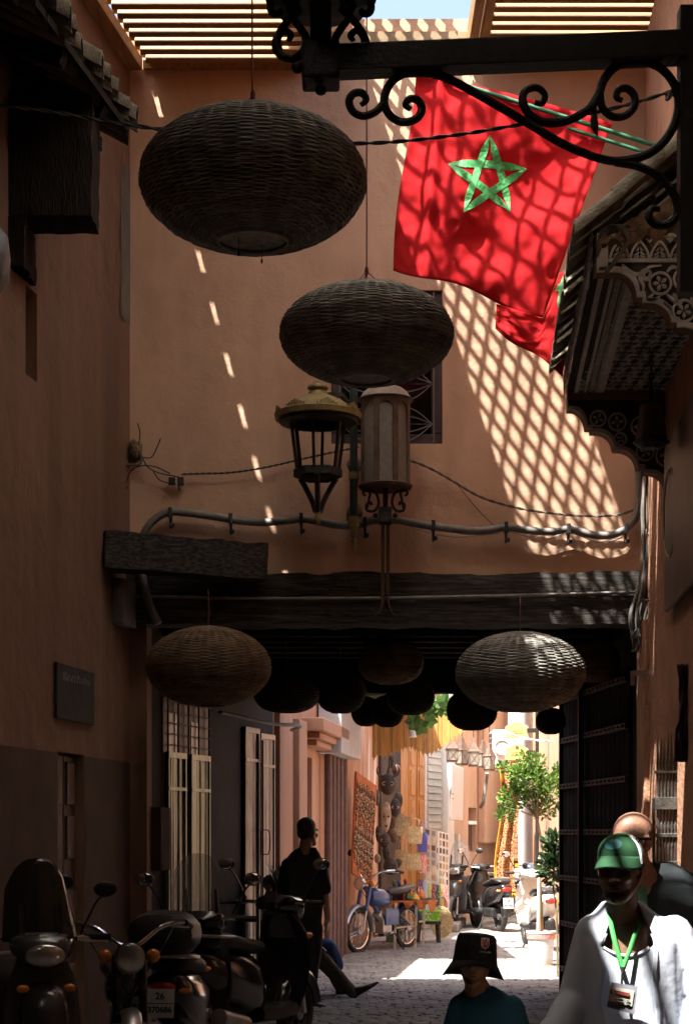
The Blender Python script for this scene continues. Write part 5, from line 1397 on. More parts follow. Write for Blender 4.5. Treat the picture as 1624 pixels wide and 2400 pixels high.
def scooter(label, base, rz, body=M_BLACKPAINT, seat=M_LEATHER, screen=None, topbox=False, txt=None, steer=0.0, rim=M_BLACKPLASTIC, apron=None, big=1.0, plate_z=.47, rack=True, group="parked scooters and mopeds"):
    t = local_thing("scooter", label, "scooter", base, rz, group)
    t.scale = (big,) * 3
    ap = apron or body
    wheel(t, .64, .245, M_ALU if rim is None else rim); wheel(t, -.62, .245, M_ALU if rim is None else rim)
    # rear body, lofted
    m_ = MB(); m_.loft([sec(-.92, .70, .05, .04), sec(-.88, .68, .11, .09), sec(-.72, .62, .16, .15), sec(-.45, .58, .175, .18), sec(-.20, .52, .165, .20), sec(-.06, .46, .13, .18), sec(-.02, .44, .10, .15)]); bd = m_.build("rear_body", body, t, smooth=True)
    m_ = MB(); m_.loft([sec(-.80, .80, .07, .02), sec(-.74, .81, .13, .05), sec(-.5, .81, .155, .055), sec(-.28, .77, .15, .055), sec(-.05, .745, .115, .05), sec(.02, .73, .06, .03)]); m_.build("seat", seat, t, smooth=True)
    m_ = MB(); m_.loft([sec(-.08, .30, .13, .06), sec(.2, .28, .15, .05), sec(.42, .30, .15, .06)]); m_.build("floorboard", M_BLACKPLASTIC, t, smooth=True)
    # leg shield and front apron
    m_ = MB(); m_.loft([sec(.40, .30, .15, .05, lean=.0), sec(.44, .42, .185, .07), sec(.47, .60, .20, .10), sec(.46, .78, .185, .09), sec(.42, .92, .13, .06), sec(.38, .98, .09, .03)]); m_.build("front_apron", ap, t, smooth=True)
    m_ = MB(); m_.loft([sec(.44, .70, .10, .12), sec(.56, .66, .135, .15), sec(.64, .62, .10, .12), sec(.68, .58, .04, .06)]); m_.build("nose", ap, t, smooth=True)
    m_ = MB(); m_.tube([V((.64 + .285 * math.cos(R(a)), 0, .245 + .285 * math.sin(R(a)))) for a in range(10, 171, 16)], .075, 8, flat=.55); m_.build("front_fender", ap, t, smooth=True)
    m_ = MB()
    for s in (-1, 1): m_.tube([V((.63, s * .075, .245)), V((.52, s * .06, .72))], .019, 8)
    m_.build("fork", M_ALU, t, smooth=True)
    # handlebar cowl, bars, grips, levers
    m_ = MB(); m_.loft([sec(.28, 1.0, .05, .03), sec(.34, 1.02, .16, .06), sec(.44, 1.0, .17, .075), sec(.53, .96, .12, .075), sec(.57, .93, .05, .04)]); cw = m_.build("handlebar_cowl", ap, t, smooth=True)
    m_ = MB(); m_.tube(spline([V((.27, -.36, 1.03)), V((.33, -.2, 1.03)), V((.37, 0, 1.02)), V((.33, .2, 1.03)), V((.27, .36, 1.03))], 5), .013, 8); m_.build("handlebar", M_CHROME, t, smooth=True)
    for s in (-1, 1):
        m_ = MB(); m_.tube([V((.305, s * .25, 1.032)), V((.262, s * .39, 1.03))], .02, 8); m_.build("grip", M_RUBBER, t, smooth=True)
        m_ = MB(); m_.tube([V((.36, s * .22, 1.02)), V((.335, s * .37, 1.01))], .007, 6); m_.build("lever", M_ALU, t, smooth=True)
        mirror(t, V((.33, s * .22, 1.05)), V((.30, s * .36, 1.27)), s)
        m_ = MB(); m_.ell((.60, s * .12, .79), (.03, .035, .022), nu=10, nv=6); m_.build("indicator", M_ORANGE, t, smooth=True)
    m_ = MB(); m_.ell((.565, 0, .955), (.03, .105, .06), nu=18, nv=10); m_.build("headlight", M_LENS, t, smooth=True)
    m_ = MB(); m_.ell((-.915, 0, .685), (.03, .085, .04), nu=14, nv=8); m_.build("tail_light", M_RED, t, smooth=True)
    for s in (-1, 1):
        m_ = MB(); m_.ell((-.90, s * .13, .665), (.025, .04, .02), nu=10, nv=6); m_.build("indicator", M_ORANGE, t, smooth=True)
    m_ = MB(); m_.loft([sec(-.70, .34, .02, .02), sec(-.80, .30, .05, .12), sec(-.93, .36, .06, .10), sec(-.96, .40, .02, .02)]); m_.build("rear_fender", M_BLACKPLASTIC, t, smooth=True)
    # exhaust, engine, stand
    m_ = MB(); m_.tube([V((-.15, -.15, .22)), V((-.4, -.17, .23)), V((-.5, -.19, .28)), V((-.52, -.19, .285))], .022, 8); m_.tube([V((-.5, -.19, .28)), V((-.86, -.20, .36))], .06, 12); m_.build("exhaust", M_ALU, t, smooth=True)
    m_ = MB(); m_.box((-.38, .05, .30), (.42, .2, .16)); m_.build("engine", M_BLACKPLASTIC, t, bevel=.03)
    m_ = MB(); m_.tube([V((-.12, .12, .2)), V((-.2, .24, .0))], .012, 6); m_.build("stand", M_IRON, t, smooth=True)
    if rack:
        m_ = MB(); m_.tube(spline([V((-.55, -.15, .84)), V((-.82, -.14, .86)), V((-.95, 0, .87)), V((-.82, .14, .86)), V((-.55, .15, .84))], 5), .012, 7); m_.build("grab_rail", M_ALU, t, smooth=True)
    if topbox:
        m_ = MB(); m_.loft([sec(-1.06, .98, .10, .06), sec(-1.0, 1.0, .19, .12), sec(-.82, 1.0, .21, .14), sec(-.66, .99, .19, .12), sec(-.6, .97, .10, .06)]); m_.build("top_box", M_BLACKPLASTIC, t, smooth=True)
    if screen:
        def fn(i, j):
            a = (i - .5) * 2; wd = .20 * (1 - .16 * j)
            return V((.46 - .10 * a * a - .16 * j, a * wd, 1.02 + (.44 - .17 * abs(a) ** 3) * j))
        m_ = MB(); m_.grid(fn, 14, 14); o = m_.build("windscreen", screen, t, smooth='all')
        s_ = o.modifiers.new("thickness", 'SOLIDIFY'); s_.thickness = .004
        for s in (-1, 1):
            m_ = MB(); m_.beam(V((.455, s * .10, .98)), V((.385, s * .10, 1.22)), .022, .012); m_.build("screen_stay", M_BLACKPLASTIC, t)
    if txt: plate(t, -1.0, plate_z, txt)
    return t
def moped(label, base, rz, paint=M_BLUEPAINT, spokes=28, txt=None, group="parked scooters and mopeds"):
    t = local_thing("moped", label, "moped", base, rz, group)
    wheel(t, .62, .30, M_CHROME, .075, spokes); wheel(t, -.58, .30, M_CHROME, .075, spokes)
    m_ = MB()
    for x in (.62,):
        m_.tube([V((x + .325 * math.cos(R(a)), 0, .30 + .325 * math.sin(R(a)))) for a in range(20, 196, 15)], .055, 8, flat=.5)
    m_.build("front_fender", M_ALU, t, smooth=True)
    m_ = MB(); m_.tube([V((-.58 + .325 * math.cos(R(a)), 0, .30 + .325 * math.sin(R(a)))) for a in range(0, 176, 15)], .055, 8, flat=.5); m_.build("rear_fender", paint, t, smooth=True)
    for s in (-1, 1):
        m_ = MB(); m_.tube([V((.62, s * .075, .30)), V((.53, s * .07, .58))], .017, 8); m_.build("fork_slider", M_ALU, t, smooth=True)
        m_ = MB(); m_.tube([V((.535, s * .07, .56)), V((.43, s * .07, .92))], .026, 8); m_.build("fork_tube", paint, t, smooth=True)
        m_ = MB(); m_.tube([V((.64, s * .065, .40)), V((.78, s * .05, .58))], .005, 5); m_.build("fender_stay", M_ALU, t)
    m_ = MB(); m_.tube([V((.44, 0, .86)), V((.30, 0, .70)), V((.1, 0, .46)), V((-.15, 0, .42)), V((-.35, 0, .5))], .035, 8); m_.tube([V((-.35, 0, .5)), V((-.58, .09, .3))], .016, 6); m_.tube([V((-.15, .0, .42)), V((-.58, -.09, .3))], .016, 6); m_.build("frame", paint, t, smooth=True)
    m_ = MB(); m_.loft([sec(.34, .74, .06, .07), sec(.28, .74, .115, .12), sec(.12, .72, .125, .125), sec(-.02, .70, .10, .09), sec(-.08, .70, .05, .05)]); m_.build("tank", paint, t, smooth=True)
    m_ = MB(); m_.loft([sec(-.05, .78, .07, .03), sec(-.12, .79, .12, .05), sec(-.35, .80, .135, .06), sec(-.62, .83, .12, .055), sec(-.72, .84, .06, .03)]); m_.build("seat", M_LEATHER, t, smooth=True)
    m_ = MB(); m_.box((.02, 0, .34), (.22, .16, .2)); m_.tube([V((.06, 0, .42)), V((.18, 0, .52))], .07, 10); m_.build("engine", M_ALU, t, bevel=.02)
    m_ = MB(); m_.tube([V((.1, -.1, .34)), V((.02, -.14, .2)), V((-.3, -.15, .22)), V((-.8, -.15, .30))], [.018, .02, .035, .038], 8); m_.build("exhaust", M_CHROME, t, smooth=True)
    m_ = MB(); m_.tube([V((.50, 0, .92)), V((.56, 0, .92)), V((.60, 0, .92))], [.05, .085, .088], 16); hl_ = m_.build("headlight", M_CHROME, t, smooth=True)
    m_ = MB(); m_.ell((.60, 0, .92), (.02, .08, .08), nu=16, nv=10); m_.build("lens", M_LENS, hl_, smooth=True)
    for s in (-1, 1):
        m_ = MB(); m_.ell((.47, s * .13, .92), (.04, .04, .04), nu=10, nv=8); m_.build("indicator", M_ORANGE, t, smooth=True)
    m_ = MB(); m_.tube(spline([V((.10, -.36, 1.06)), V((.24, -.31, 1.09)), V((.36, -.18, 1.07)), V((.43, -.05, .98)), V((.43, .05, .98)), V((.36, .18, 1.07)), V((.24, .31, 1.09)), V((.10, .36, 1.06))], 6), .013, 8); m_.build("handlebar", M_CHROME, t, smooth=True)
    for s in (-1, 1):
        m_ = MB(); m_.tube([V((.22, s * .325, 1.088)), V((.09, s * .365, 1.058))], .019, 8); m_.build("grip", M_RUBBER, t, smooth=True)
        m_ = MB(); m_.tube(spline([V((.30, s * .25, 1.06)), V((.40, s * .18, .95)), V((.38, s * .05, .75)), V((.3, 0, .6))], 5), .005, 5); m_.build("brake_cable", M_CABLE, t, smooth=True)
        m_ = MB(); m_.tube([V((.32, s * .24, 1.075)), V((.18, s * .35, 1.06))], .007, 6); m_.build("lever", M_ALU, t, smooth=True)
    mirror(t, V((.27, -.29, 1.09)), V((.25, -.36, 1.30)), -1)
    m_ = MB(); m_.box((-.05, .10, .46), (.32, .02, .22)); m_.build("side_panel", paint, t, bevel=.01)
    m_ = MB(); m_.ell((-.88, 0, .62), (.03, .05, .05), nu=10, nv=8); m_.build("tail_light", M_RED, t, smooth=True)
    m_ = MB(); m_.tube([V((-.05, .14, .25)), V((-.12, .26, 0))], .012, 6); m_.build("stand", M_IRON, t, smooth=True)
    if txt: plate(t, -.95, .52, txt)
    return t
gS = "scooters parked in the dark along the brown wall"
scooter("dark scooter at the lower left corner facing us, smoked windscreen and clear headlamp", (-1.74, 9.42, 0), R(-72), M_DARKGREY, screen=M_SMOKE, group=gS)
moped("dark moped with wide chrome handlebars between the corner scooter and the plated scooter", (-1.27, 9.81, 0), R(-80), M_BLACKPAINT, 20, group=gS)
scooter("black scooter seen from behind with clear windscreen and number plate 370686", (-1.0, 10.95, 0), R(85), M_BLACKPAINT, screen=M_SCREEN, topbox=True, txt=("26", "370686"), plate_z=.60, group=gS)
scooter("big black scooter nearest the standing man, seen from behind at an angle", (-.66, 12.1, 0), R(66), M_BLACKPAINT, big=1.06, topbox=False, group=gS)
gF = "scooters and mopeds parked in the sunny street"
moped("blue moped with chrome spoked wheels in front of the necklace board", (.50, 22.95, 0), R(236), M_BLUEPAINT, 32, group=gF)
scooter("dusty black scooter with tall clear windscreen against the pale pink house", (1.98, 28.7, 0), R(-112), M_DARKGREY, screen=M_SCREEN, group=gF)
scooter("black scooter with a white plate parked tail outwards, left of the hanging rug", (2.32, 28.0, 0), R(104), M_BLACKPAINT, txt=("26", "497582"), group=gF)
scooter("navy blue scooter half hidden behind the hanging rug and tree trunk", (2.98, 29.6, 0), R(-62), M_NAVYPAINT, group=gF)
scooter("cream white scooter seen from behind in full sun beside the potted tree", (2.62, 23.6, 0), R(96), M_WHITEPAINT, rim=None, group=gF)

# ------------------------------------------------------------------ potted citrus tree and shrub
def leaf_cloud(mb, c, rad, n, size, seed, hollow=.55):
    rnd = random.Random(seed)
    for _ in range(n):
        while True:
            d = V((rnd.uniform(-1, 1), rnd.uniform(-1, 1), rnd.uniform(-1, 1)))
            if .05 < d.length < 1: break
        d = d.normalized() * (hollow + (1 - hollow) * rnd.random() ** .6)
        d *= 1 + .35 * noise.noise(d * 2.3 + V((seed, 0, 0)))
        p = V(c) + V((d.x * rad[0], d.y * rad[1], d.z * rad[2]))
        out = (d + V((rnd.uniform(-.7, .7), rnd.uniform(-.7, .7), rnd.uniform(-.2, .8)))).normalized()
        side = out.cross(V((rnd.uniform(-1, 1), rnd.uniform(-1, 1), rnd.uniform(-1, 1)))).normalized()
        nn = out.cross(side); L = size * rnd.uniform(.7, 1.25); W = L * .27
        mb.add([p, p + out * L * .35 + side * W + nn * W * .3, p + out * L * .75 + side * W * .75 + nn * W * .2, p + out * L, p + out * L * .75 - side * W * .75 + nn * W * .2, p + out * L * .35 - side * W + nn * W * .3], [(0, 1, 2, 3), (0, 3, 4, 5)])
tr = thing("citrus_tree", "small bright green citrus tree growing from the painted bucket", "tree", P(1266, 2262, 20.2))
YT = 20.2; pT = lambda x, y, d=0: P(x, y, YT + d)
mb = MB(); mb.tube(spline([pT(1268, 2200), pT(1266, 2120), pT(1262, 2040), pT(1268, 1985), pT(1262, 1940), pT(1254, 1900)], 6), [.030 - .0006 * k for k in range(31)], 8); mb.build("trunk", M_BARK, tr, smooth=True)
mb = MB()
for (x, y, d) in ((1205, 1850, .1), (1235, 1820, -.15), (1262, 1800, .1), (1295, 1840, -.1), (1230, 1890, .2), (1300, 1880, .2), (1180, 1890, -.1), (1260, 1850, -.2)):
    mb.tube(spline([pT(1258, 1915), pT((1258 + x) / 2, (1925 + y) / 2 - 6, d * .5), pT(x, y, d)], 5), [.012 - .0008 * k for k in range(11)], 5)
mb.build("branch", M_BARK, tr, smooth=True)["kind"] = "stuff"
mb = MB(); k = 0
for (x, y, rx, rz_, d, n_) in ((1242, 1835, 44, 34, 0, 420), (1205, 1870, 34, 26, .1, 230), (1290, 1850, 34, 32, -.05, 260), (1250, 1795, 26, 24, 0, 170), (1215, 1815, 24, 22, -.1, 140), (1185, 1908, 20, 16, 0, 90), (1272, 1895, 30, 22, .15, 170), (1228, 1778, 12, 14, 0, 45), (1310, 1815, 16, 20, .1, 90), (1176, 1800, 12, 12, 0, 36)):
    k += 1; leaf_cloud(mb, pT(x, y, d), (rx / 190, rx / 190, rz_ / 190), int(n_ * 1.5), .058, k, .3)
mb.build("crown", M_LEAF, tr, recalc=False)
pot = thing("bucket_planter", "battered blue and white paint bucket holding the citrus tree", "planter", G(1267, 20.2))
c = G(1267, 20.2)
mb = MB(); mb.lathe([(.13, .03), (.135, .05), (.165, .40), (.178, .405), (.178, .43), (.16, .43), (.155, .38), (.001, .37)], c, 28); mb.build("bucket", mat("paint_bucket", (.55, .60, .64), .6, .12, 3, .1, 20, stain=(.42, .36, .28), sscale=6), pot, smooth=True)
mb = MB(); mb.lathe([(.169, .34), (.1745, .395)], c, 28); mb.build("red_band", mat("faded_red_print", (.55, .28, .25), .7, .4, 30), pot, smooth=True)
mb = MB(); mb.lathe([(.15, .0), (.155, .028), (.12, .03)], c, 24); mb.build("saucer", mat("clay_saucer", (.40, .24, .14), .8), pot, smooth=True)
mb = MB(); mb.tube([c + V((-.05, -.09, .30)), c + V((-.03, -.07, 1.30))], .014, 6); mb.build("stake", M_WHITE, pot, smooth=True)
sh = thing("shrub", "dark leafy potted shrub against the black gate edge", "plant", G(1300, 18.6))
mb = MB(); mb.tube(spline([G(1306, 18.6), P(1304, 2150, 18.6), P(1296, 2080, 18.6), P(1298, 2030, 18.6)], 5), .012, 6); mb.tube(spline([P(1304, 2150, 18.6), P(1312, 2100, 18.6), P(1310, 2060, 18.6)], 5), .009, 6); mb.build("stem", M_BARK, sh, smooth=True)
mb = MB(); leaf_cloud(mb, P(1296, 2030, 18.6), (.13, .13, .20), 330, .085, 77, .2); leaf_cloud(mb, P(1300, 1975, 18.6), (.10, .1, .12), 120, .085, 78, .2); mb.build("foliage", M_LEAFD, sh, recalc=False)
vn = thing("vine", "broad vine leaves hanging over the wooden awning", "plant", P(1000, 1640, 22))
mb = MB(); rnd = random.Random(5)
for (x, y) in [(868, 1628), (880, 1634), (895, 1640), (860, 1618), (903, 1622), (925, 1615), (975, 1695), (985, 1704), (1000, 1665), (1012, 1672), (1020, 1650), (1030, 1662), (1040, 1645), (1048, 1656), (1056, 1672), (1008, 1690), (968, 1688)]:
    p = P(x, y, 21.4 + rnd.uniform(-.2, .2)); r_ = rnd.uniform(.09, .13); a0 = rnd.uniform(-.6, .6); pts = []
    for k in range(15):
        a = a0 + 2 * math.pi * k / 15; q_ = r_ * (1 if k % 3 == 0 else .78 if k % 3 == 1 else .66)
        pts.append(p + V((q_ * math.sin(a), .03 * math.sin(3 * a) + .05 * math.cos(a), -q_ * math.cos(a))))
    mb.add([p + V((0, .02, 0))] + pts, [(0, 1 + k, 1 + (k + 1) % 15) for k in range(15)])
mb.build("leaves", M_VINE, vn, recalc=False)
mb = MB(); mb.tube(spline([P(840, 1640, 21.5), P(865, 1622, 21.5), P(885, 1655, 21.5), P(905, 1640, 21.5), P(980, 1640, 21.5), P(1050, 1645, 21.5)], 6), .012, 5); mb.build("stem", M_BARK, vn, smooth=True)
pl = thing("palm_plant", "spiky green potted plant beside the steel doors, behind the seated man", "plant", G(655, 16.4))
mb = MB(); rnd = random.Random(8)
for k in range(16):
    a = rnd.uniform(0, 6.28); b = P(655, 2090, 16.4); tip = b + V((.16 * math.cos(a), .12 * math.sin(a), rnd.uniform(.16, .30)))
    m = b.lerp(tip, .55) + V((0, 0, .05)); s = V((-math.sin(a), math.cos(a), 0)) * .014
    mb.add([b - s, b + s, m + s, m - s, tip], [(0, 1, 2, 3), (3, 2, 4)])
mb.build("fronds", M_LEAFD, pl, recalc=False)
mb = MB(); mb.tube([G(655, 16.4), P(655, 2090, 16.4)], [.10, .11], 14); mb.build("pot", mat("clay_pot", (.25, .12, .07), .8), pl, smooth=True)

# ------------------------------------------------------------------ the souvenir stall
def flatquad(mb, c, d=.02):
    "slab from four (x, y, Y) photograph corners TL TR BR BL"
    p = [P(*q) for q in c]; nrm = (p[1] - p[0]).cross(p[3] - p[0]).normalized() * d
    mb.hexa([p[3], p[2], p[2] + nrm, p[3] + nrm, p[0], p[1], p[1] + nrm, p[0] + nrm]); return p, nrm
def rampmat(name, cols, rough=.5):
    if name in MATS: return MATS[name]
    m = bpy.data.materials.new(name); m.use_nodes = True; t = m.node_tree; b = t.nodes["Principled BSDF"]
    ge = t.nodes.new("ShaderNodeNewGeometry"); rp = t.nodes.new("ShaderNodeValToRGB"); rp.color_ramp.interpolation = 'CONSTANT'
    while len(rp.color_ramp.elements) < len(cols): rp.color_ramp.elements.new(.5)
    for i, c_ in enumerate(cols): rp.color_ramp.elements[i].position = i / len(cols); rp.color_ramp.elements[i].color = (*c_, 1)
    t.links.new(ge.outputs["Random Per Island"], rp.inputs[0]); t.links.new(rp.outputs[0], b.inputs["Base Color"]); b.inputs["Roughness"].default_value = rough
    MATS[name] = m; return m
M_BEADS = rampmat("bead_colours", [(.28, .03, .02), (.02, .02, .02), (.5, .42, .3), (.30, .11, .03), (.05, .03, .02), (.03, .03, .03), (.5, .4, .1), (.55, .5, .42), (.10, .13, .10), (.06, .04, .03)], .35)
nb = thing("necklace_board", "leaning orange cloth board crowded with bead necklaces", "display board", P(850, 2050, 22.7))
mb = MB(); pq_, nq = flatquad(mb, [(836, 1808, 22.3), (883, 1842, 23.3), (872, 2076, 23.3), (826, 2046, 22.3)], .03); mb.build("board", mat("orange_cloth", (.42, .12, .03), .85, .25, 6, .2, 40), nb)
rnd = random.Random(4)
for k in range(20):
    u = .09 + .86 * (k % 10 + rnd.uniform(-.25, .25)) / 9.5; v0 = .07 + .03 * rnd.random() + (.42 if k >= 10 else 0); ln = rnd.uniform(.38, .5)
    mb = MB()
    for s in (-1, 1):
        ph_ = rnd.random() * .02
        for j in range(36):
            t_ = j / 35 + ph_; uu = u + s * (.026 + .01 * math.sin(k * 2.1)) * math.sin(math.pi * min(1, t_ * .9 + .1)); vv = min(.97, v0 + ln * t_)
            top = pq_[0].lerp(pq_[1], uu); bot = pq_[3].lerp(pq_[2], uu); p = top.lerp(bot, vv) - nq.normalized() * -.0 
            side = (V((0, -1, 0)) * .035)
            r_ = rnd.uniform(.006, .0115) * (1.7 if j % 11 == 5 else 1)
            mb.ell(p + side, (r_, r_, r_ * 1.2), nu=5, nv=4)
    o = mb.build("bead_necklace", M_BEADS, recalc=False)
    nth = ("first", "second", "third", "fourth", "fifth", "sixth", "seventh", "eighth", "ninth", "tenth")[k % 10]
    tag(o, nth + " bead necklace from the left in the " + ("upper" if k < 10 else "lower") + " row on the orange board", "necklace", "bead necklaces on the orange board")

def mask(label, x, y, w_, h_, Y, mt, eye=M_INK, kind=0, tilt=0.0, ring=None):
    s_ = F / Y; c = P(x, y, Y); W, H = w_ / s_ / 2, h_ / s_ / 2
    t = thing("carved_mask", label, "mask", c - V((0, 0, H)), "carved wooden masks at the stall")
    rot = Matrix.Rotation(tilt, 3, 'Y'); L = lambda a, b, d: c + rot @ V((a * W, -d * W, b * H))
    mb = MB(); N = 20
    prof = []
    for j in range(15):
        b = -1 + 2 * j / 14; q_ = math.sqrt(max(0, 1 - b * b))
        if kind == 1: q_ *= (.62 + .38 * (b + 1) / 2)
        prof.append((b, max(.02, q_)))
    rings = [[c + rot @ V((W * q_ * math.cos(2 * math.pi * k / N), -W * .62 * q_ * max(-.3, math.sin(2 * math.pi * k / N)), H * b)) for k in range(N)] for b, q_ in prof]
    mb.loft(rings); mb.build("face", mt, t, smooth=True)
    for s in (-1, 1):
        mb = MB(); mb.ell(L(s * .40, .05, .50), (W * .16, W * .08, H * .09), nu=12, nv=6); mb.build("eye", eye, t, smooth=True)
        mb = MB(); mb.tube([L(s * .40 + .27 * math.cos(a * .5236), .05 + .19 * math.sin(a * .5236) * W / H * 1.0, .54) for a in range(12)], W * .05, 5, closed=True); mb.build("eye_ring", ring or mt, t, smooth=True)
    mb = MB(); mb.loft([[L(-.05, .25, .55), L(.05, .25, .55), L(.0, .25, .62)], [L(-.13, -.28, .58), L(.13, -.28, .58), L(0, -.26, .82)], [L(-.08, -.34, .5), L(.08, -.34, .5), L(0, -.34, .6)]]); mb.build("nose", mt, t)
    mb = MB(); mb.ell(L(0, -.58, .42), (W * .22, W * .10, H * .06), nu=12, nv=6); mb.build("mouth", eye, t, smooth=True)
    if kind == 2:
        for s in (-1, 1):
            mb = MB(); mb.tube(spline([L(s * .55, .7, .1), L(s * 1.1, .85, .1), L(s * 1.3, 1.3, .0), L(s * 1.05, 1.75, -.05)], 5), [W * .17 - W * .009 * k for k in range(16)], 7); mb.build("horn", mt, t, smooth=True)
        mb = MB(); mb.tube(spline([L(0, .8, .1), L(.05, 1.3, .1), L(.2, 1.7, 0), L(.15, 2.2, 0)], 5), [W * .20 - W * .008 * k for k in range(16)], 7); mb.build("crest", mt, t, smooth=True)
    return t
M_DKWOOD = mat("dark_carving_wood", (.045, .032, .024), .6, .4, 18, .4, 40)
M_PALEWOOD = mat("pale_mask_wood", (.46, .36, .25), .75, .25, 14, .3, 40, stain=(.22, .15, .09), sscale=9)
mask("horned dark mask with pale ringed eyes at the top of the stall", 909, 1838, 40, 52, 24.3, M_DKWOOD, kind=2, ring=M_PALEWOOD)
mask("long pale wooden mask hanging below the horned mask", 905, 1915, 27, 72, 24.1, M_PALEWOOD, kind=1)
mask("black and white striped mask beside the long pale mask", 926, 1893, 24, 46, 24.4, M_DKWOOD, kind=0, ring=M_WHITE)
mask("round black mask with pale brow marks under the long pale mask", 901, 1970, 28, 34, 24.0, M_DKWOOD, kind=0, ring=M_PALEWOOD)
mask("small tilted brown mask behind the round black mask", 920, 1958, 22, 40, 24.5, mat("brown_mask_wood", (.12, .07, .045), .6, .3, 14), kind=0, tilt=-.4)
mask("lowest black mask over the moped seat", 905, 2000, 24, 36, 24.0, M_DKWOOD, kind=1)
mask("hooded dark mask with broad jaw just above the stall table", 915, 2030, 34, 42, 24.0, M_DKWOOD, kind=0)
mask("small grey mask tucked beside the necklace board", 884, 1870, 14, 40, 24.2, mat("grey_mask_wood", (.16, .14, .12), .7, .3, 14), kind=1)

def bag(label, x, y, w_, h_, Y, mt, tilt=0.0, handle=None, flare=.85, group=None, name="straw_bag", cat="bag", hh=.6):
    s_ = F / Y; c = P(x, y, Y); W, H = w_ / s_ / 2, h_ / s_
    t = thing(name, label, cat, c, group); rot = Matrix.Rotation(tilt, 3, 'Y'); D = W * .45
    mb = MB(); rings = []
    for (v, k) in ((0, flare), (.5, (1 + flare) / 2), (1, 1)):
        rings.append([c + rot @ V((W * k * a, D * b * (1.1 - .5 * v), H * (v - .5))) for a, b in ((-1, -.6), (-.8, -1), (.8, -1), (1, -.6), (1, .6), (.8, 1), (-.8, 1), (-1, .6))])
    mb.loft(rings); mb.build("body", mt, t, smooth=True)
    for d in (-1, 1):
        mb = MB(); mb.tube(spline([c + rot @ V((-W * .5, d * D * .5, H * .45)), c + rot @ V((-W * .35, d * D * .6, H * (.5 + hh * .8))), c + rot @ V((W * .35, d * D * .6, H * (.5 + hh * .8))), c + rot @ V((W * .5, d * D * .5, H * .45))], 5), W * .055, 6); mb.build("handle", handle or mt, t, smooth=True)
    return t
bag("straw basket bag hung tilted beside the striped mask", 941, 1935, 34, 48, 24.6, M_RUSH, .45)
bag("upper square straw bag hanging on the shop door", 972, 1957, 36, 40, 25.6, M_RUSH, .06, flare=.95, hh=.5)
bag("lower square straw bag hanging on the shop door", 969, 2020, 34, 38, 25.6, M_RUSH, -.05, flare=1.05, hh=.5)
bag("straw basket bag half hidden behind the hooded mask", 937, 2016, 28, 48, 24.7, M_RUSH, .12)
bag("blue and white printed bag behind the upper straw bag", 990, 1975, 24, 44, 26.0, rampmat("blue_print", [(.05, .06, .28), (.06, .06, .25)]), 0, hh=.7)
MATS["blue_print"].node_tree.nodes["Principled BSDF"].inputs["Roughness"].default_value = .8
def dotmat(name, a, b, scale=60):
    m = mat(name, a, .8, .05, 5); t = m.node_tree; bs = t.nodes["Principled BSDF"]
    tc = t.nodes.new("ShaderNodeTexCoord"); vo = t.nodes.new("ShaderNodeTexVoronoi"); vo.inputs["Scale"].default_value = scale; t.links.new(tc.outputs["Object"], vo.inputs["Vector"])
    rp = t.nodes.new("ShaderNodeValToRGB"); rp.color_ramp.interpolation = 'CONSTANT'; rp.color_ramp.elements[0].color = (*b, 1); rp.color_ramp.elements[1].color = (*a, 1); rp.color_ramp.elements[1].position = .38
    t.links.new(vo.outputs["Distance"], rp.inputs[0]); t.links.new(rp.outputs[0], bs.inputs["Base Color"]); return m
bag("pink patterned bag below the blue printed bag", 991, 2025, 16, 42, 26.0, dotmat("pink_dots", (.60, .20, .20), (.72, .55, .50)), 0, mat("red_strap", (.35, .05, .05), .8), flare=1.0, hh=.8)
cols = [("blue and orange", (.05, .06, .22), (.5, .25, .08)), ("pale blue striped", (.36, .42, .55), (.5, .52, .58)), ("yellow green", (.40, .42, .12), (.5, .5, .35)), ("dark red speckled", (.20, .02, .04), (.5, .35, .3)), ("black and mint", (.02, .03, .03), (.25, .45, .38)), ("yellow dotted", (.45, .38, .10), (.15, .12, .05)), ("pink red", (.55, .14, .16), (.65, .4, .36))]
for k, (nm, a, b) in enumerate(cols):
    bag(nm + " printed bag standing in the row below the postcard racks", 986 + k * 9.5, 2086 + k * 3.0, 11, 48, 25.6 + .1 * k, dotmat("bag_print_%d" % k, a, b, 70), 0, mat("bag_strap_%d" % k, b, .7), flare=1.0, group="printed bags in a row", name="printed_bag", hh=.75)
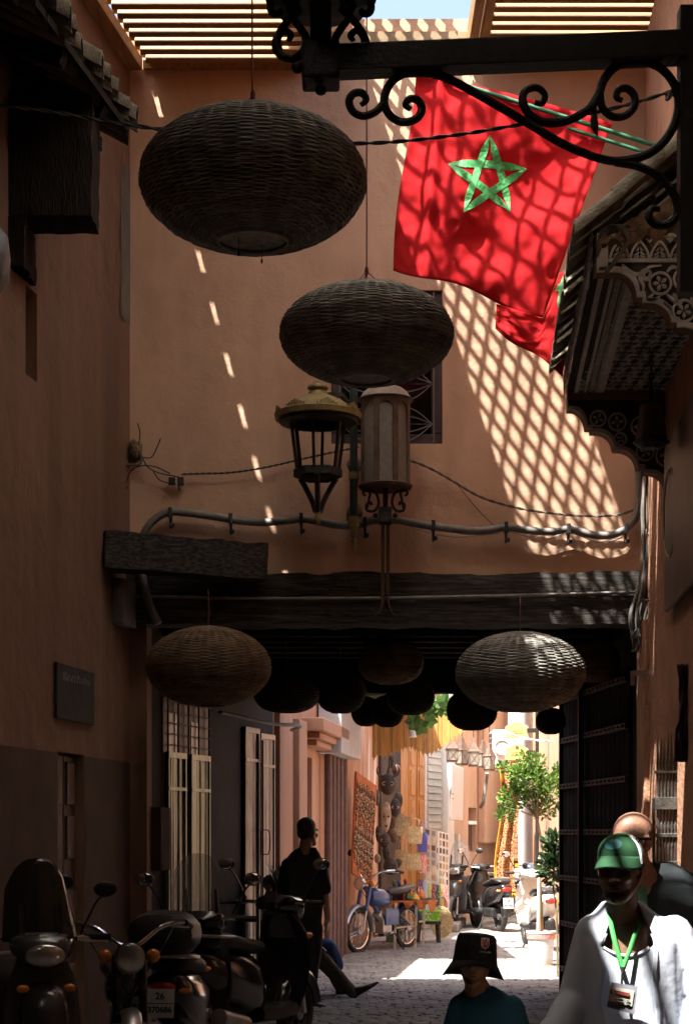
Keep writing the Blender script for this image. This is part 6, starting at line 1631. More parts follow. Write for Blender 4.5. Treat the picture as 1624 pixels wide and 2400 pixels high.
for (x0, x1, y0, y1, lab, nx, ny, Yr) in ((996, 1024, 1940, 2062, "grey postcard rack with few cards left, beside the shutter", 2, 7, 26.6), (1030, 1052, 1948, 2126, "white postcard rack full of small cards at the wall corner", 3, 10, 27.2)):
    t = thing("postcard_rack", lab, "rack", P((x0 + x1) / 2, y1, Yr)); mb = MB()
    p_, n_ = flatquad(mb, [(x0, y0, Yr), (x1, y0 + 6, Yr + .3), (x1, y1 + 4, Yr + .3), (x0, y1, Yr)], .03); mb.build("panel", M_WHITEW if nx == 3 else mat("grey_rack", (.35, .32, .30), .7), t)
    rnd = random.Random(nx)
    for i in range(nx):
        for j in range(ny):
            if rnd.random() < .1: continue
            def at_(u, v): return p_[0].lerp(p_[1], u).lerp(p_[3].lerp(p_[2], u), v) - V((.01, .02, 0))
            u = (i + .5) / nx; v = (j + .5) / ny; hu, hv = .30 / nx, .34 / ny
            mb = MB(); q_ = [at_(u - hu, v + hv), at_(u + hu, v + hv), at_(u + hu, v - hv), at_(u - hu, v - hv)]
            mb.hexa([q_[0], q_[1], q_[1] - V((0, .008, 0)), q_[0] - V((0, .008, 0)), q_[3], q_[2], q_[2] - V((0, .008, 0)), q_[3] - V((0, .008, 0))]); mb.build("postcard", rnd.choice([M_DKWOOD, mat("card_brown", (.25, .13, .06), .5), mat("card_grey", (.14, .15, .16), .5), mat("card_sand", (.42, .33, .20), .5)]), t)

# tables, trinkets, crate, baskets
tb = thing("stall_table", "rickety stall table with peeling white legs and orange cloth", "table", G(945, 23.6))
xa, xb = P(894, 0, 23.1).x, P(978, 0, 23.1).x; ya, yb_, zt_ = 23.1, 24.3, .665
mb = MB(); mb.hexa([V((xa, ya, zt_ - .03)), V((xb, ya, zt_ - .03)), V((xb + .25, yb_, zt_ - .03)), V((xa + .2, yb_, zt_ - .03)), V((xa, ya, zt_)), V((xb, ya, zt_)), V((xb + .25, yb_, zt_)), V((xa + .2, yb_, zt_))]); mb.build("table_top", M_OLDWOOD, tb)
M_PEELW = mat("peeling_white_leg", (.52, .48, .40), .8, .3, 20, .3, 40, stain=(.16, .09, .05), sscale=12)
for (x, Y, top) in ((924, 23.05, .64), (943, 23.4, .64), (958, 24.0, .64), (972, 23.3, .64), (991, 24.1, .64)):
    mb = MB(); g = G(x, Y); mb.beam(g, g + V((.02, 0, top)), .036, .036); mb.build("leg", M_PEELW, tb, bevel=.004)
mb = MB(); mb.beam(G(924, 23.1) + V((0, 0, .3)), G(972, 23.32) + V((0, 0, .32)), .02, .02); mb.beam(G(943, 23.4) + V((0, 0, .34)), G(991, 24.1) + V((0, 0, .34)), .02, .02); mb.build("stretcher", M_PEELW, tb)["kind"] = "stuff"
mb = MB()
def tcloth(i, j):
    x = xa - .02 + (xb - xa + .30) * i; drop = .05 + .16 * abs(noise.noise(V((i * 6, 3, 0)))) + .05 * math.sin(i * 30)
    return V((x, ya - .02 - .02 * math.sin(i * 40) * j + .9 * max(0, i - .86) , zt_ + .006 - drop * max(0, j)))
mb.grid(tcloth, 60, 6); o = mb.build("table_cloth", mat("rust_cloth", (.45, .14, .04), .85, .2, 8, .3, 40), tb, smooth=True)
o.modifiers.new("thickness", 'SOLIDIFY').thickness = .004
M_TRINK = rampmat("trinket_paint", [(.60, .16, .03), (.10, .05, .03), (.55, .40, .06), (.03, .05, .22), (.03, .12, .06), (.60, .52, .42), (.30, .03, .03), (.08, .07, .06)], .4)
rnd = random.Random(6)
tm = {}
for k, (nm, cat, desc) in enumerate((("clay_figurine", "figurine", "painted figurine"), ("glass_bottle", "bottle", "slim glass bottle"), ("beaded_doll", "doll", "beaded doll"), ("wooden_box", "box", "small inlaid box"), ("tagine_dish", "dish", "little lidded clay dish"))):
    mb = MB()
    if k == 0: mb.lathe([(.03, 0), (.034, .02), (.018, .06), (.026, .09), (.012, .115), (.02, .135), (.016, .155), (.001, .165)], (0, 0, 0), 10)
    elif k == 1: mb.lathe([(.022, 0), (.024, .01), (.024, .09), (.010, .12), (.010, .16), (.012, .165), (.001, .166)], (0, 0, 0), 10)
    elif k == 2: mb.lathe([(.035, 0), (.03, .06), (.014, .12), (.012, .14)], (0, 0, 0), 8); mb.ell((0, 0, .165), (.024, .024, .028), nu=8, nv=6); mb.beam((-.05, 0, .11), (.05, 0, .11), .014, .014)
    elif k == 3: mb.box((0, 0, .03), (.10, .07, .06)); mb.box((0, 0, .065), (.105, .075, .012))
    else: mb.lathe([(.05, 0), (.06, .02), (.058, .03), (.03, .08), (.012, .11), (.016, .125), (.001, .13)], (0, 0, 0), 14)
    me = mb.mesh(nm, smooth=True); fix_normals(me); tm[k] = (nm, cat, desc, me)
tcols = [("orange", (.60, .17, .03)), ("cobalt blue", (.04, .06, .28)), ("yellow", (.55, .40, .06)), ("dark green", (.03, .10, .05)), ("cream", (.60, .54, .44)), ("dark red", (.28, .03, .03)), ("brown", (.14, .075, .04))]
combo = list(range(35)); rnd.shuffle(combo)
for j in range(30):
    nm, cat, desc, me = tm[combo[j] % 5]
    cn_, cc = tcols[combo[j] // 5]
    u = (j % 10 + .5 + rnd.uniform(-.3, .3)) / 10; v = (j // 10 + .3) / 3.2
    p = V((xa + .04, ya + .08, 0)).lerp(V((xb - .03, ya + .08, 0)), u) + V((.2 * v, 1.1 * v, zt_ + .0))
    o = link_copy(nm, me.copy(), None, p, (0, 0, rnd.uniform(0, 6)), (1.15, 1.15, rnd.uniform(.8, 1.5)))
    o.data.materials.append(mat("trinket_" + cn_.replace(" ", "_"), cc, .4, .25, 30))
    tag(o, cn_ + " " + desc + " among the trinkets on the stall table", cat, "trinkets on the stall table")
cr = thing("wooden_stool", "low worn wooden stool under the green basket", "stool", G(1000, 24.6)); c = G(1003, 24.5)
mb = MB(); mb.box(c + V((0, 0, .30)), (.36, .3, .04)); mb.build("seat", M_OLDWOOD, cr)
for (a, b) in ((-.15, -.12), (.15, -.12), (-.15, .12), (.15, .12)):
    mb = MB(); mb.beam(c + V((a, b, 0)), c + V((a * .9, b * .9, .28)), .04, .04); mb.build("leg", M_OLDWOOD, cr)
gb = thing("green_basket", "bright green plastic market basket on the low stool", "basket", c + V((0, 0, .32)))
M_LIME = mat("lime_plastic", (.20, .52, .03), .4, .05, 5)
mb = MB()
def bas(k, z, f): 
    a = 2 * math.pi * k / 40; return c + V((.17 * f * math.copysign(abs(math.cos(a)) ** .5, math.cos(a)), .12 * f * math.copysign(abs(math.sin(a)) ** .5, math.sin(a)), z))
for k in range(40):
    for s in (0, 2): mb.tube([bas(k, .335, .86), bas(k + s - 1, .46, 1.0)], .005, 4)
for (z, f, r_) in ((.33, .86, .010), (.40, .93, .006), (.465, 1.02, .014)): mb.tube([bas(k, z, f) for k in range(40)], r_, 5, closed=True)
mb.build("mesh_side", M_LIME, gb, smooth=True)["kind"] = "stuff"
mb = MB(); mb.box(c + V((0, 0, .332)), (.28, .19, .012)); mb.build("base", M_LIME, gb)
sm = thing("round_straw_bag", "round coiled straw bag leaning at the foot of the postcard rack", "bag", G(1033, 25.3)); c = G(1034, 25.3)
mb = MB()
pts = [c + V((.0, 0, .27)) + V(((.015 + .155 * k / 150) * math.cos(k * .42), -.03 + .0 * k, (.015 + .225 * k / 150) * math.sin(k * .42))) for k in range(151)]
mb.tube(pts, .012, 5); mb.build("coil", M_RUSH, sm, smooth=True, recalc=False)
mb = MB(); mb.tube(spline([c + V((-.06, 0, .48)), c + V((-.03, 0, .62)), c + V((.05, 0, .62)), c + V((.06, 0, .48))], 5), .009, 5); mb.build("handle", M_DKWOOD, sm, smooth=True)
mb = MB(); mb.bb(P(905, 0, 24.6).x, P(950, 0, 24.6).x, 24.45, 24.8, 0, .50); o = mb.build("storage_trunk", mat("dull_green_tin", (.10, .17, .11), .6, .2, 5), bevel=.01); tag(o, "dull green tin trunk in the shade under the stall table", "trunk")
# stone step by the house
mb = MB(); a, b, c_, d = G(1046, 27.4), G(1072, 27.2), G(1092, 29.6), G(1060, 29.5)
mb.hexa([a, b, c_, d] + [p + V((0, 0, .13)) for p in (a, b, c_, d)]); tag(mb.build("stone_step", M_GROUND, bevel=.015), "worn stone step running from the stall to the parked scooters", "step")

# awning of orange boards with a ragged lower edge
aw = thing("wooden_awning", "awning of orange boards with a ragged lower edge over the stall", "awning", P(960, 1700, 23))
ex = [(868, 1790), (880, 1772), (900, 1775), (930, 1762), (960, 1752), (990, 1768), (1005, 1770), (1029, 1757), (1060, 1735), (1096, 1706), (1110, 1700)]
def edge(x):
    for i in range(len(ex) - 1):
        if ex[i][0] <= x <= ex[i + 1][0]:
            t_ = (x - ex[i][0]) / (ex[i + 1][0] - ex[i][0]); return ex[i][1] * (1 - t_) + ex[i + 1][1] * t_
    return 1720
M_AWN = mat("orange_board", (.52, .25, .06), .6, .22, 5, .25, 25, stretch=(4, 4, .5), island=.15)
rnd = random.Random(3)
for k in range(24):
    x0 = 872 + k * 9.6; x1 = x0 + 9.2; e = edge(x0 + 4)
    Y0 = 22.2 + .0 * k
    mb = MB(); zt2 = 3.32
    zb = P(0, e, Y0).z
    pts = [(P(x0, 0, Y0).x, zt2), (P(x1, 0, Y0).x, zt2), (P(x1, 0, Y0).x, zb + .02), (P(x0 + 6.5, 0, Y0).x, zb + .012), (P(x0 + 4.6, 0, Y0).x, zb - .03), (P(x0 + 2.8, 0, Y0).x, zb + .012), (P(x0, 0, Y0).x, zb + .02)]
    mb.prism(pts, (0, Y0 + rnd.uniform(-.012, .012), 0), (1, 0, 0), (0, 0, 1), (0, .02, 0)); mb.build("board", M_AWN, aw)
mb = MB(); mb.bb(-.2, 1.0, 20.1, 24.2, 3.34, 3.40); mb.build("roof_sheet", M_OLDWOOD, aw)
bl = thing("wall_bulb", "white glass globe bulb on a socket below the awning boards", "lamp", P(967, 1728, 21.8))
mb = MB(); mb.ell(P(968, 1697, 21.8), (.085, .085, .085), nu=18, nv=12); mb.build("globe", mat("opal_glass", (.62, .63, .60), .25, .05, 5), bl, smooth=True)
mb = MB(); c = P(967, 1720, 21.8); mb.lathe([(.04, -.045), (.055, -.03), (.055, .05), (.045, .055)], c, 16); mb.build("socket", M_WHITE, bl, smooth=True)
# tin lanterns
def tin_lantern(label, x, y, w_, h_, Y, rz):
    s_ = F / Y; c = P(x, y, Y); W, H = w_ / s_ / 2, h_ / s_
    t = thing("tin_lantern", label, "lantern", c, "tin lanterns hanging in the street")
    M = Matrix.Rotation(rz, 3, 'Z'); Lp = lambda a, b, z: c + M @ V((a * W, b * W, z * H))
    mb = MB(); mb.loft([[Lp(a * k, b * k, z) for a, b in ((-1, -1), (1, -1), (1, 1), (-1, 1))] for k, z in ((1.05, .52), (.85, .60), (.42, .80), (.22, .95), (.10, 1.0))]); mb.build("roof", M_TIN, t)
    mb = MB(); mb.loft([[Lp(a * k, b * k, z) for a, b in ((-1, -1), (1, -1), (1, 1), (-1, 1))] for k, z in ((.82, 0), (.82, .06), (.9, .07))]); mb.build("base", M_TIN, t)
    mb = MB(); mb.loft([[Lp(a * k, b * k, z) for a, b in ((-1, -1), (1, -1), (1, 1), (-1, 1))] for k, z in ((.76, .07), (.92, .52))]); mb.build("glass", mat("lantern_glass", (.40, .36, .30), .25, .1, 9, alpha=.75), t)
    mb = MB()
    cs = [(-1, -1), (1, -1), (1, 1), (-1, 1)]
    for i in range(4):
        a, b = cs[i], cs[(i + 1) % 4]
        p00, p10, p01, p11 = Lp(a[0] * .78, a[1] * .78, .07), Lp(b[0] * .78, b[1] * .78, .07), Lp(a[0] * .94, a[1] * .94, .52), Lp(b[0] * .94, b[1] * .94, .52)
        mb.tube([p00, p01], W * .07, 4); mb.tube([p00, p11], W * .04, 4); mb.tube([p10, p01], W * .04, 4)
    mb.build("frame", M_TIN, t)["kind"] = "stuff"
    mb = MB(); mb.tube([Lp(0, 0, 1.0), Lp(0, 0, 1.0) + V((0, 0, .45))], .006, 5); mb.build("chain", M_CABLE, t)
for (x, y, w_, h_, Y, rz, lab) in ((1059, 1786, 26, 60, 23.6, .15, "leftmost tin lantern, hanging against the orange boards"), (1082, 1794, 24, 68, 24.2, .7, "second tin lantern from the orange boards, turned cornerwise"), (1109, 1797, 25, 68, 23.8, .1, "middle tin lantern of the row, hanging square on"), (1131, 1800, 23, 66, 24.4, .6, "fourth tin lantern, overlapping the lowest one"), (1146, 1807, 22, 66, 24.0, .9, "lowest tin lantern, nearest the air conditioner")):
    tin_lantern(lab, x, y, w_, h_, Y, rz)
# air conditioner
ac = thing("air_conditioner", "white air conditioner unit with round fan on the street wall", "air conditioner", P(1170, 1795, 27.5)); YA = 27.5
mb = MB(); p = [P(1148, 1795, YA), P(1182, 1802, YA + .35), P(1190, 1705, YA + .35), P(1158, 1716, YA)]
dv = V((.25, -.15, 0)) * -1.0
a_, b_ = P(1152, 1798, YA), P(1186, 1798, YA - .75)
za0, za1 = P(0, 1796, YA).z, P(0, 1712, YA).z
mb.hexa([V((a_.x, YA + .5, za0)), V((a_.x, YA - .25, za0)), V((a_.x + .26, YA - .15, za0)), V((a_.x + .26, YA + .6, za0)), V((a_.x, YA + .5, za1)), V((a_.x, YA - .25, za1)), V((a_.x + .26, YA - .15, za1)), V((a_.x + .26, YA + .6, za1))]); mb.build("case", M_WHITE, ac, bevel=.02)
c = V((a_.x + .14, YA - .27, (za0 + za1) / 2)); rot = Matrix.Rotation(R(90), 3, 'X') 
mb = MB(); mb.lathe([(.001, 0), (.105, 0), (.11, .012), (.12, .012), (.12, -.02)], c, 28, rot); mb.build("fan", mat("fan_grey", (.45, .42, .38), .6), ac, smooth=True)
for k in range(6):
    mb = MB(); z = za0 + .06 + k * .085; mb.box(V((a_.x - .006, YA + .12, z + .03)), (.01, .5, .045)); mb.build("louvre", mat("louvre_dark", (.06, .06, .06), .6), ac)
# gold sign boards on a black post
sp = thing("sign_post", "black iron post carrying the two gold signs", "post", P(1258, 1950, 27)); YS = 26.0
mb = MB(); mb.tube([V((P(1258, 0, YS).x, YS, 0)), V((P(1258, 0, YS).x, YS, P(0, 1600, YS).z))], .028, 10); mb.build("pole", M_IRON, sp, smooth=True)
for y in (1712, 1764):
    mb = MB(); mb.beam(P(1234, y, YS), P(1258, y, YS), .03, .065); mb.build("arm", M_IRON, sp)
M_SIGNG = mat("gold_sign_face", (.58, .42, .14), .5, .08, 6); M_SIGNT = mat("brown_lettering", (.12, .075, .02), .6)
for (lab, y0, lines) in (("upper gold sign with curved top on the black post", 1710, [("", 0, 0), ("VILLA HOTEL", 1714, .045), ("La Maison Verte", 1719, .058)]), ("lower gold sign with round emblem above its lettering", 1762, [("RESTAURANT", 1760, .04), ("LOUNGE & BAR", 1764, .045), ("Marrakech El Mansour", 1769, .05)])):
    t = thing("gold_sign", lab, "sign", P(1210, y0 + 18, YS), "gold signs on the post"); s_ = F / YS
    pts = [(-27, -19), (-25, -21), (25, -21), (27, -19), (27, 6), (24, 9), (18, 11), (10, 17), (0, 19), (-10, 17), (-18, 11), (-24, 9), (-27, 6)]
    c = P(1211, y0, YS)
    for (f, mt_, e, nm) in ((1.0, M_CREAM, 0, "board"), (.95, M_SIGNT, .006, "border"), (.92, M_SIGNG, .010, "face")):
        mb = MB(); mb.prism([(a * f / s_, b * f / s_) for a, b in pts], c - V((0, e, 0)), (1, 0, 0), (0, 0, 1), (0, .02 if e == 0 else .004, 0)); mb.build(nm, mt_, t)
    rnd = random.Random(int(y0))      # fine print too small to read: rows of short strokes
    for (ty, hw_, hh_) in ((y0 + 1, 9, .5), (y0 + 4.5, 12, .6), (y0 + 8.5, 14, 1.0)):
        m_ = MB(); x = -hw_
        while x < hw_:
            ln_ = rnd.uniform(.8, 2.4); m_.box(P(1211 + x + ln_ / 2, ty, YS) - V((0, .0115, 0)), (ln_ / s_, .002, hh_ * 2 * rnd.uniform(.7, 1.2) / s_)); x += ln_ + rnd.uniform(.4, .9)
        o = m_.build("lettering", M_SIGNT, t); o["kind"] = "stuff"
    if y0 > 1750:
        mb = MB(); mb.lathe([(.001, 0), (4.2 / s_, 0), (4.2 / s_, .003), (.001, .003)], P(1211, 1752, YS) - V((0, .011, 0)), 16, Matrix.Rotation(R(90), 3, 'X')); mb.build("emblem", M_SIGNT, t)
# wires near the signs, red awning
cable("white_street_wire", "white wires strung from the air conditioner past the sign post", [(1178, 1712), (1205, 1724), (1240, 1733), (1270, 1736), (1310, 1739)], 25.6, .010, M_WHITE, .5)
mb = MB(); mb.add([P(1262, 1726, 31), P(1300, 1716, 31), P(1302, 1740, 31), P(1262, 1744, 31), P(1262, 1726, 31.4), P(1300, 1716, 31.4), P(1302, 1740, 31.02), P(1262, 1744, 31.02)], [(0, 1, 2, 3), (7, 6, 5, 4), (0, 4, 5, 1), (1, 5, 6, 2), (2, 6, 7, 3), (3, 7, 4, 0)]); tag(mb.build("red_awning", mat("red_canvas", (.50, .04, .04), .8)), "scrap of red awning above the grey tiles at the street end", "awning")
# hanging rugs and white sign box
def rugmat():
    m = mat("rug_weave", (.26, .075, .02), .95, .2, 20, .3, 60); t = m.node_tree; bs = t.nodes["Principled BSDF"]
    tc = t.nodes.new("ShaderNodeTexCoord"); mp = t.nodes.new("ShaderNodeMapping"); mp.inputs[2].default_value = (0, R(45), 0); t.links.new(tc.outputs["Object"], mp.inputs[0])
    ck = t.nodes.new("ShaderNodeTexChecker"); ck.inputs[3].default_value = 11; ck.inputs[1].default_value = (.26, .07, .02, 1); ck.inputs[2].default_value = (.17, .035, .015, 1); t.links.new(mp.outputs[0], ck.inputs[0])
    vo = t.nodes.new("ShaderNodeTexVoronoi"); vo.inputs["Scale"].default_value = 16; vo.inputs["Randomness"].default_value = .25; t.links.new(mp.outputs[0], vo.inputs["Vector"])
    rp = t.nodes.new("ShaderNodeValToRGB"); rp.color_ramp.interpolation = 'CONSTANT'; e = rp.color_ramp.elements; e[0].color = (0, 0, 0, 1); e[1].position = .34; e[1].color = (1, 1, 1, 1); k = e.new(.48); k.color = (0, 0, 0, 1); t.links.new(vo.outputs["Distance"], rp.inputs[0])
    mx = t.nodes.new("ShaderNodeMix"); mx.data_type = 'RGBA'; mx.inputs[7].default_value = (.55, .36, .16, 1); t.links.new(rp.outputs[0], mx.inputs[0]); t.links.new(ck.outputs[0], mx.inputs[6]); t.links.new(mx.outputs[2], bs.inputs["Base Color"]); return m
M_RUG = rugmat(); M_YEL = mat("yellow_wool", (.62, .36, .03), .9, .15, 20, .3, 50)
def rug(label, cs, Y, fold):
    t = thing("hanging_rug", label, "rug", P(cs[3][0], cs[3][1], Y), "rugs hung by the pink house")
    def pt(u, v):
        x, y = lerp2(cs, u, v); x += 5 * math.sin(v * 6) * fold
        return P(x, y, Y) + V((0, .06 * math.sin(u * 9 + v * 2) + .03 * fbm(V((u * 3, v * 4, Y)), 1.5), 0))
    mb = MB(); mb.grid(pt, 24, 50); o = mb.build("pile", M_RUG, t, smooth=True); o.modifiers.new("thickness", 'SOLIDIFY').thickness = .012
    mb = MB(); mb.grid(lambda u, v: pt(u, 1.0 + .06 * v), 24, 3); o = mb.build("fringe_band", M_YEL, t, smooth=True); o.modifiers.new("thickness", 'SOLIDIFY').thickness = .01
    mb = MB(); mb.grid(lambda u, v: pt(-.10 + .12 * u, v) - V((0, .02, 0)), 3, 40); o = mb.build("edge_band", M_YEL, t, smooth=True); o.modifiers.new("thickness", 'SOLIDIFY').thickness = .01
rug("nearer rust and gold rug folded over beside the citrus tree", [(1174, 1830), (1196, 1850), (1210, 2095), (1166, 2085)], 27.6, 1)
rug("long patterned rug hanging behind the folded one", [(1172, 1760), (1216, 1780), (1214, 2020), (1184, 2020)], 29.0, .3)
t = thing("sign_box", "tall white sign box with dark lettering on the pink house", "sign", P(1064, 1922, 28.2)); mb = MB()
flatquad(mb, [(1048, 1790, 28.0), (1076, 1800, 28.6), (1074, 1924, 28.6), (1047, 1922, 28.0)], -.08); mb.build("case", M_WHITEW, t, bevel=.01)
mb = MB(); flatquad(mb, [(1054, 1802, 27.95), (1070, 1806, 28.35), (1069, 1914, 28.35), (1053, 1914, 27.95)], .01); mb.build("face", M_WHITE, t)
for (y0_, y1_, xs_, tall) in ((1851, 1862, (1054.6, 1056.6, 1058.6, 1060.4, 1062.6), (1, 4)), (1868, 1873, (1056, 1058, 1060, 1062.4), (0,))):
    m_ = MB()
    for i, x in enumerate(xs_): m_.box(P(x, (y0_ + y1_) / 2 - (3 if i in tall else 0), 27.90 + (x - 1054) * .022), (.011, .004, (y1_ - y0_ + (6 if i in tall else 0)) / 143))
    m_.box(P(1058.5, y1_ - 1, 28.0), (.055, .004, .014)); o = m_.build("lettering", M_INK, t); o["kind"] = "stuff"
mb = MB(); mb.tube(spline([P(1141, 1812, 29.5), P(1138, 1840, 29.6), P(1134, 1866, 29.6), P(1132, 1880, 29.6), P(1126, 1892, 29.7)], 6), .035, 8); tag(mb.build("hose", mat("grey_hose", (.20, .17, .14), .8), smooth=True), "grey insulated hose running down from the air conditioner", "hose")

# more carvings crowded between the large masks
M_REDWOOD = mat("reddish_carving_wood", (.11, .05, .035), .55, .35, 16, .3, 40)
mask("small reddish carved head at the right shoulder of the horned mask", 929, 1806, 20, 30, 24.6, M_REDWOOD)
mask("narrow black carved head above the horned mask's crest", 917, 1784, 16, 34, 24.7, M_DKWOOD, kind=1)
mask("black helmet mask with curved top behind the striped mask", 933, 1876, 22, 40, 24.8, M_DKWOOD, ring=M_DKWOOD)
mask("small beige mask low beside the necklace board", 884, 2012, 15, 24, 24.2, M_PALEWOOD)
mask("brown long mask squeezed between the long pale mask and the straw bag", 919, 1932, 18, 40, 24.5, M_REDWOOD, kind=1, tilt=.2)
mask("dark mask lying flat against the panel beside the lower straw basket", 931, 2024, 20, 26, 24.3, M_DKWOOD, tilt=.5)
mask("black mask with pale chin left of the round black mask", 886, 1955, 16, 40, 24.3, M_DKWOOD, kind=1, ring=M_PALEWOOD)

# ------------------------------------------------------------------ people
def solid(mb, name, mt, parent, voxel=.01, smooth=8, disp=None, cut=None, thick=0.0):
    "one continuous surface grown from overlapping volumes"
    tmp = bpy.data.objects.new("tmp", mb.mesh("tmp")); COL.objects.link(tmp)
    r_ = tmp.modifiers.new("r", 'REMESH'); r_.mode = 'VOXEL'; r_.voxel_size = voxel
    s_ = tmp.modifiers.new("s", 'SMOOTH'); s_.factor = .5; s_.iterations = smooth
    bpy.context.view_layer.update()
    me = bpy.data.meshes.new_from_object(tmp.evaluated_get(bpy.context.evaluated_depsgraph_get()))
    old = tmp.data; bpy.data.objects.remove(tmp); bpy.data.meshes.remove(old)
    if disp:
        for v, nn in zip(me.vertices, [v.normal.copy() for v in me.vertices]): v.co = v.co + nn * disp(v.co)
    if cut:
        bm = bmesh.new(); bm.from_mesh(me)
        bmesh.ops.delete(bm, geom=[v for v in bm.verts if cut(v.co)], context='VERTS')
        for _ in range(14):      # even out the cut edge
            new = {}
            for v in bm.verts:
                nb_ = [e.other_vert(v).co for e in v.link_edges if e.is_boundary]
                if len(nb_) == 2: new[v] = (nb_[0] + nb_[1]) * .3 + v.co * .4
            for v, c_ in new.items(): v.co = c_
        bm.to_mesh(me); bm.free()
    if parent is not None: me.transform(Matrix.Translation(-ORG[parent]))
    me.polygons.foreach_set("use_smooth", [True] * len(me.polygons)); me.materials.clear(); me.materials.append(mt)
    o = bpy.data.objects.new(name, me); COL.objects.link(o)
    if parent is not None: o.parent = parent; ORG[o] = ORG[parent]
    if thick:
        k = o.modifiers.new("thickness", 'SOLIDIFY'); k.thickness = thick; k.offset = -1
    return o
def head_parts(mb, c, yaw, sc=1.0, pitch=0.0, roll=0.0):
    Rm = Matrix.Rotation(yaw, 3, 'Z') @ Matrix.Rotation(pitch, 3, 'X') @ Matrix.Rotation(roll, 3, 'Y')
    T = lambda a, b, d: c + Rm @ (V((a, b, d)) * sc)
    E = lambda p, r: mb.ell(T(*p), tuple(q * sc for q in r), Rm, 18, 12)
    E((0, .018, .045), (.076, .094, .085)); E((0, -.018, -.03), (.063, .072, .088)); E((0, -.045, -.085), (.040, .040, .038))
    for s in (-1, 1):
        mb.cap(T(s * .056, .0, -.045), .022 * sc, T(s * .024, -.06, -.098), .022 * sc, 10)
        E((s * .038, -.064, -.022), (.023, .020, .022)); E((s * .014, -.094, -.026), (.009, .010, .007))
        mb.cap(T(s * .015, -.084, .033), .010 * sc, T(s * .048, -.070, .028), .010 * sc, 8)
        E((s * .079, .016, .0), (.010, .021, .031)); E((s * .077, .010, -.022), (.009, .012, .012))
    mb.cap(T(0, -.083, .025), .009 * sc, T(0, -.109, -.018), .0125 * sc, 10)
    E((0, -.082, -.052), (.026, .013, .009)); E((0, -.080, -.066), (.022, .012, .009)); E((0, -.082, -.108), (.017, .014, .013))
    mb.cap(T(0, .02, -.06), .054 * sc, T(0, .035, -.19), .060 * sc, 16)
    return T, Rm
def face_bits(parent, T, Rm, sc, lip=M_LIP, brow=M_HAIR):
    for s in (-1, 1):
        mb = MB(); mb.ell(T(s * .031, -.071, .012), (.0125 * sc,) * 3, nu=12, nv=8); mb.build("eye", M_EYE, parent, smooth=True)
        mb = MB(); mb.tube(spline([T(s * .013, -.096, .036), T(s * .032, -.090, .041), T(s * .050, -.076, .034)], 4), .0045 * sc, 5); mb.build("eyebrow", brow, parent, smooth=True)
    mb = MB(); mb.ell(T(0, -.087, -.0535), (.023 * sc, .0085 * sc, .0055 * sc), Rm, 14, 8); mb.ell(T(0, -.086, -.0665), (.020 * sc, .0085 * sc, .0065 * sc), Rm, 14, 8); mb.build("lips", lip, parent, smooth=True)
def hand(mb, wrist, d, across, sc=1.0, curl=.35):
    d = V(d).normalized(); across = (V(across) - d * V(across).dot(d)).normalized(); nn = d.cross(across)
    mb.cap(wrist, .024 * sc, wrist + d * .03 * sc, .03 * sc, 10, .6)
    for k in range(-3, 4): mb.ell(wrist + d * .055 * sc + across * k * .010 * sc, (.014 * sc, .014 * sc, .038 * sc), nu=8, nv=6)
    for k, L in enumerate((.068, .078, .074, .058)):
        b = wrist + d * .085 * sc + across * (.030 - .020 * k) * sc
        m = b + (d * (1 - curl * .3) + nn * curl * .6).normalized() * L * .5 * sc
        e = m + (d * (1 - curl) + nn * curl * 1.5).normalized() * L * .5 * sc
        mb.cap(b, .0085 * sc, m, .008 * sc, 8); mb.cap(m, .008 * sc, e, .0068 * sc, 8)
    b = wrist + d * .03 * sc + across * .03 * sc; m = b + (d * .7 + across * .7 + nn * .2).normalized() * .04 * sc; e = m + (d * .95 + across * .15 + nn * .3).normalized() * .032 * sc
    mb.cap(b, .013 * sc, m, .0105 * sc, 8); mb.cap(m, .0105 * sc, e, .0085 * sc, 8)
def oval(c, hw, hd, n=24, rot=0.0, p=2.3):
    out = []
    for k in range(n):
        a = 2 * math.pi * k / n; ca, sa = math.cos(a), math.sin(a)
        x = hw * math.copysign(abs(ca) ** (2 / p), ca); y = hd * math.copysign(abs(sa) ** (2 / p), sa)
        out.append(V((c[0] + x * math.cos(rot) - y * math.sin(rot), c[1] + x * math.sin(rot) + y * math.cos(rot), c[2])))
    return out
def torso(mb, rows, rot=0.0): mb.loft([oval(c, hw, hd, 24, rot) for c, hw, hd in rows])
def folds(amp, sc=9.0, st=(1, 1, .35), fine=.5):
    return lambda p: amp * (abs(noise.noise(V((p.x * sc * st[0], p.y * sc * st[1], p.z * sc * st[2])))) * 2 - .5) + amp * fine * noise.noise(V((p.x * 22, p.y * 22, p.z * 9)))
def legs(mb_t, parent, hipL, hipR, kneeL, kneeR, ankL, ankR, r=(.095, .07, .055)):
    for h, k, a in ((hipL, kneeL, ankL), (hipR, kneeR, ankR)):
        mb_t.cap(h, r[0], k, r[1]); mb_t.cap(k, r[1], a, r[2])
def shoe(parent, ank, d, L=.27, mt=M_SHOE, up=0.0, point=False):
    d = V(d).normalized(); s = V((-d.y, d.x, 0)).normalized(); u = V((0, 0, 1))
    if up: u = s.cross(d) * -1; u = u if u.z > 0 else -u
    c = V(ank); mb = MB(); rings = []
    for t_, w_, h_, z in ((-.30, .028, .03, .035), (-.24, .036, .045, .045), (-.05, .038, .05, .048), (.2, .042, .035, .034), (.45, .046, .026, .026), (.62, .036 if not point else .026, .02, .022), (.70 if not point else .82, .012 if not point else .006, .010, .02)):
        o = c + d * L * t_ + u * (z - .05) ; rings.append([o + s * w_ * math.cos(a * .5236) + u * h_ * math.sin(a * .5236) for a in range(12)])
    mb.loft(rings); return mb.build("shoe", mt, parent, smooth=True)

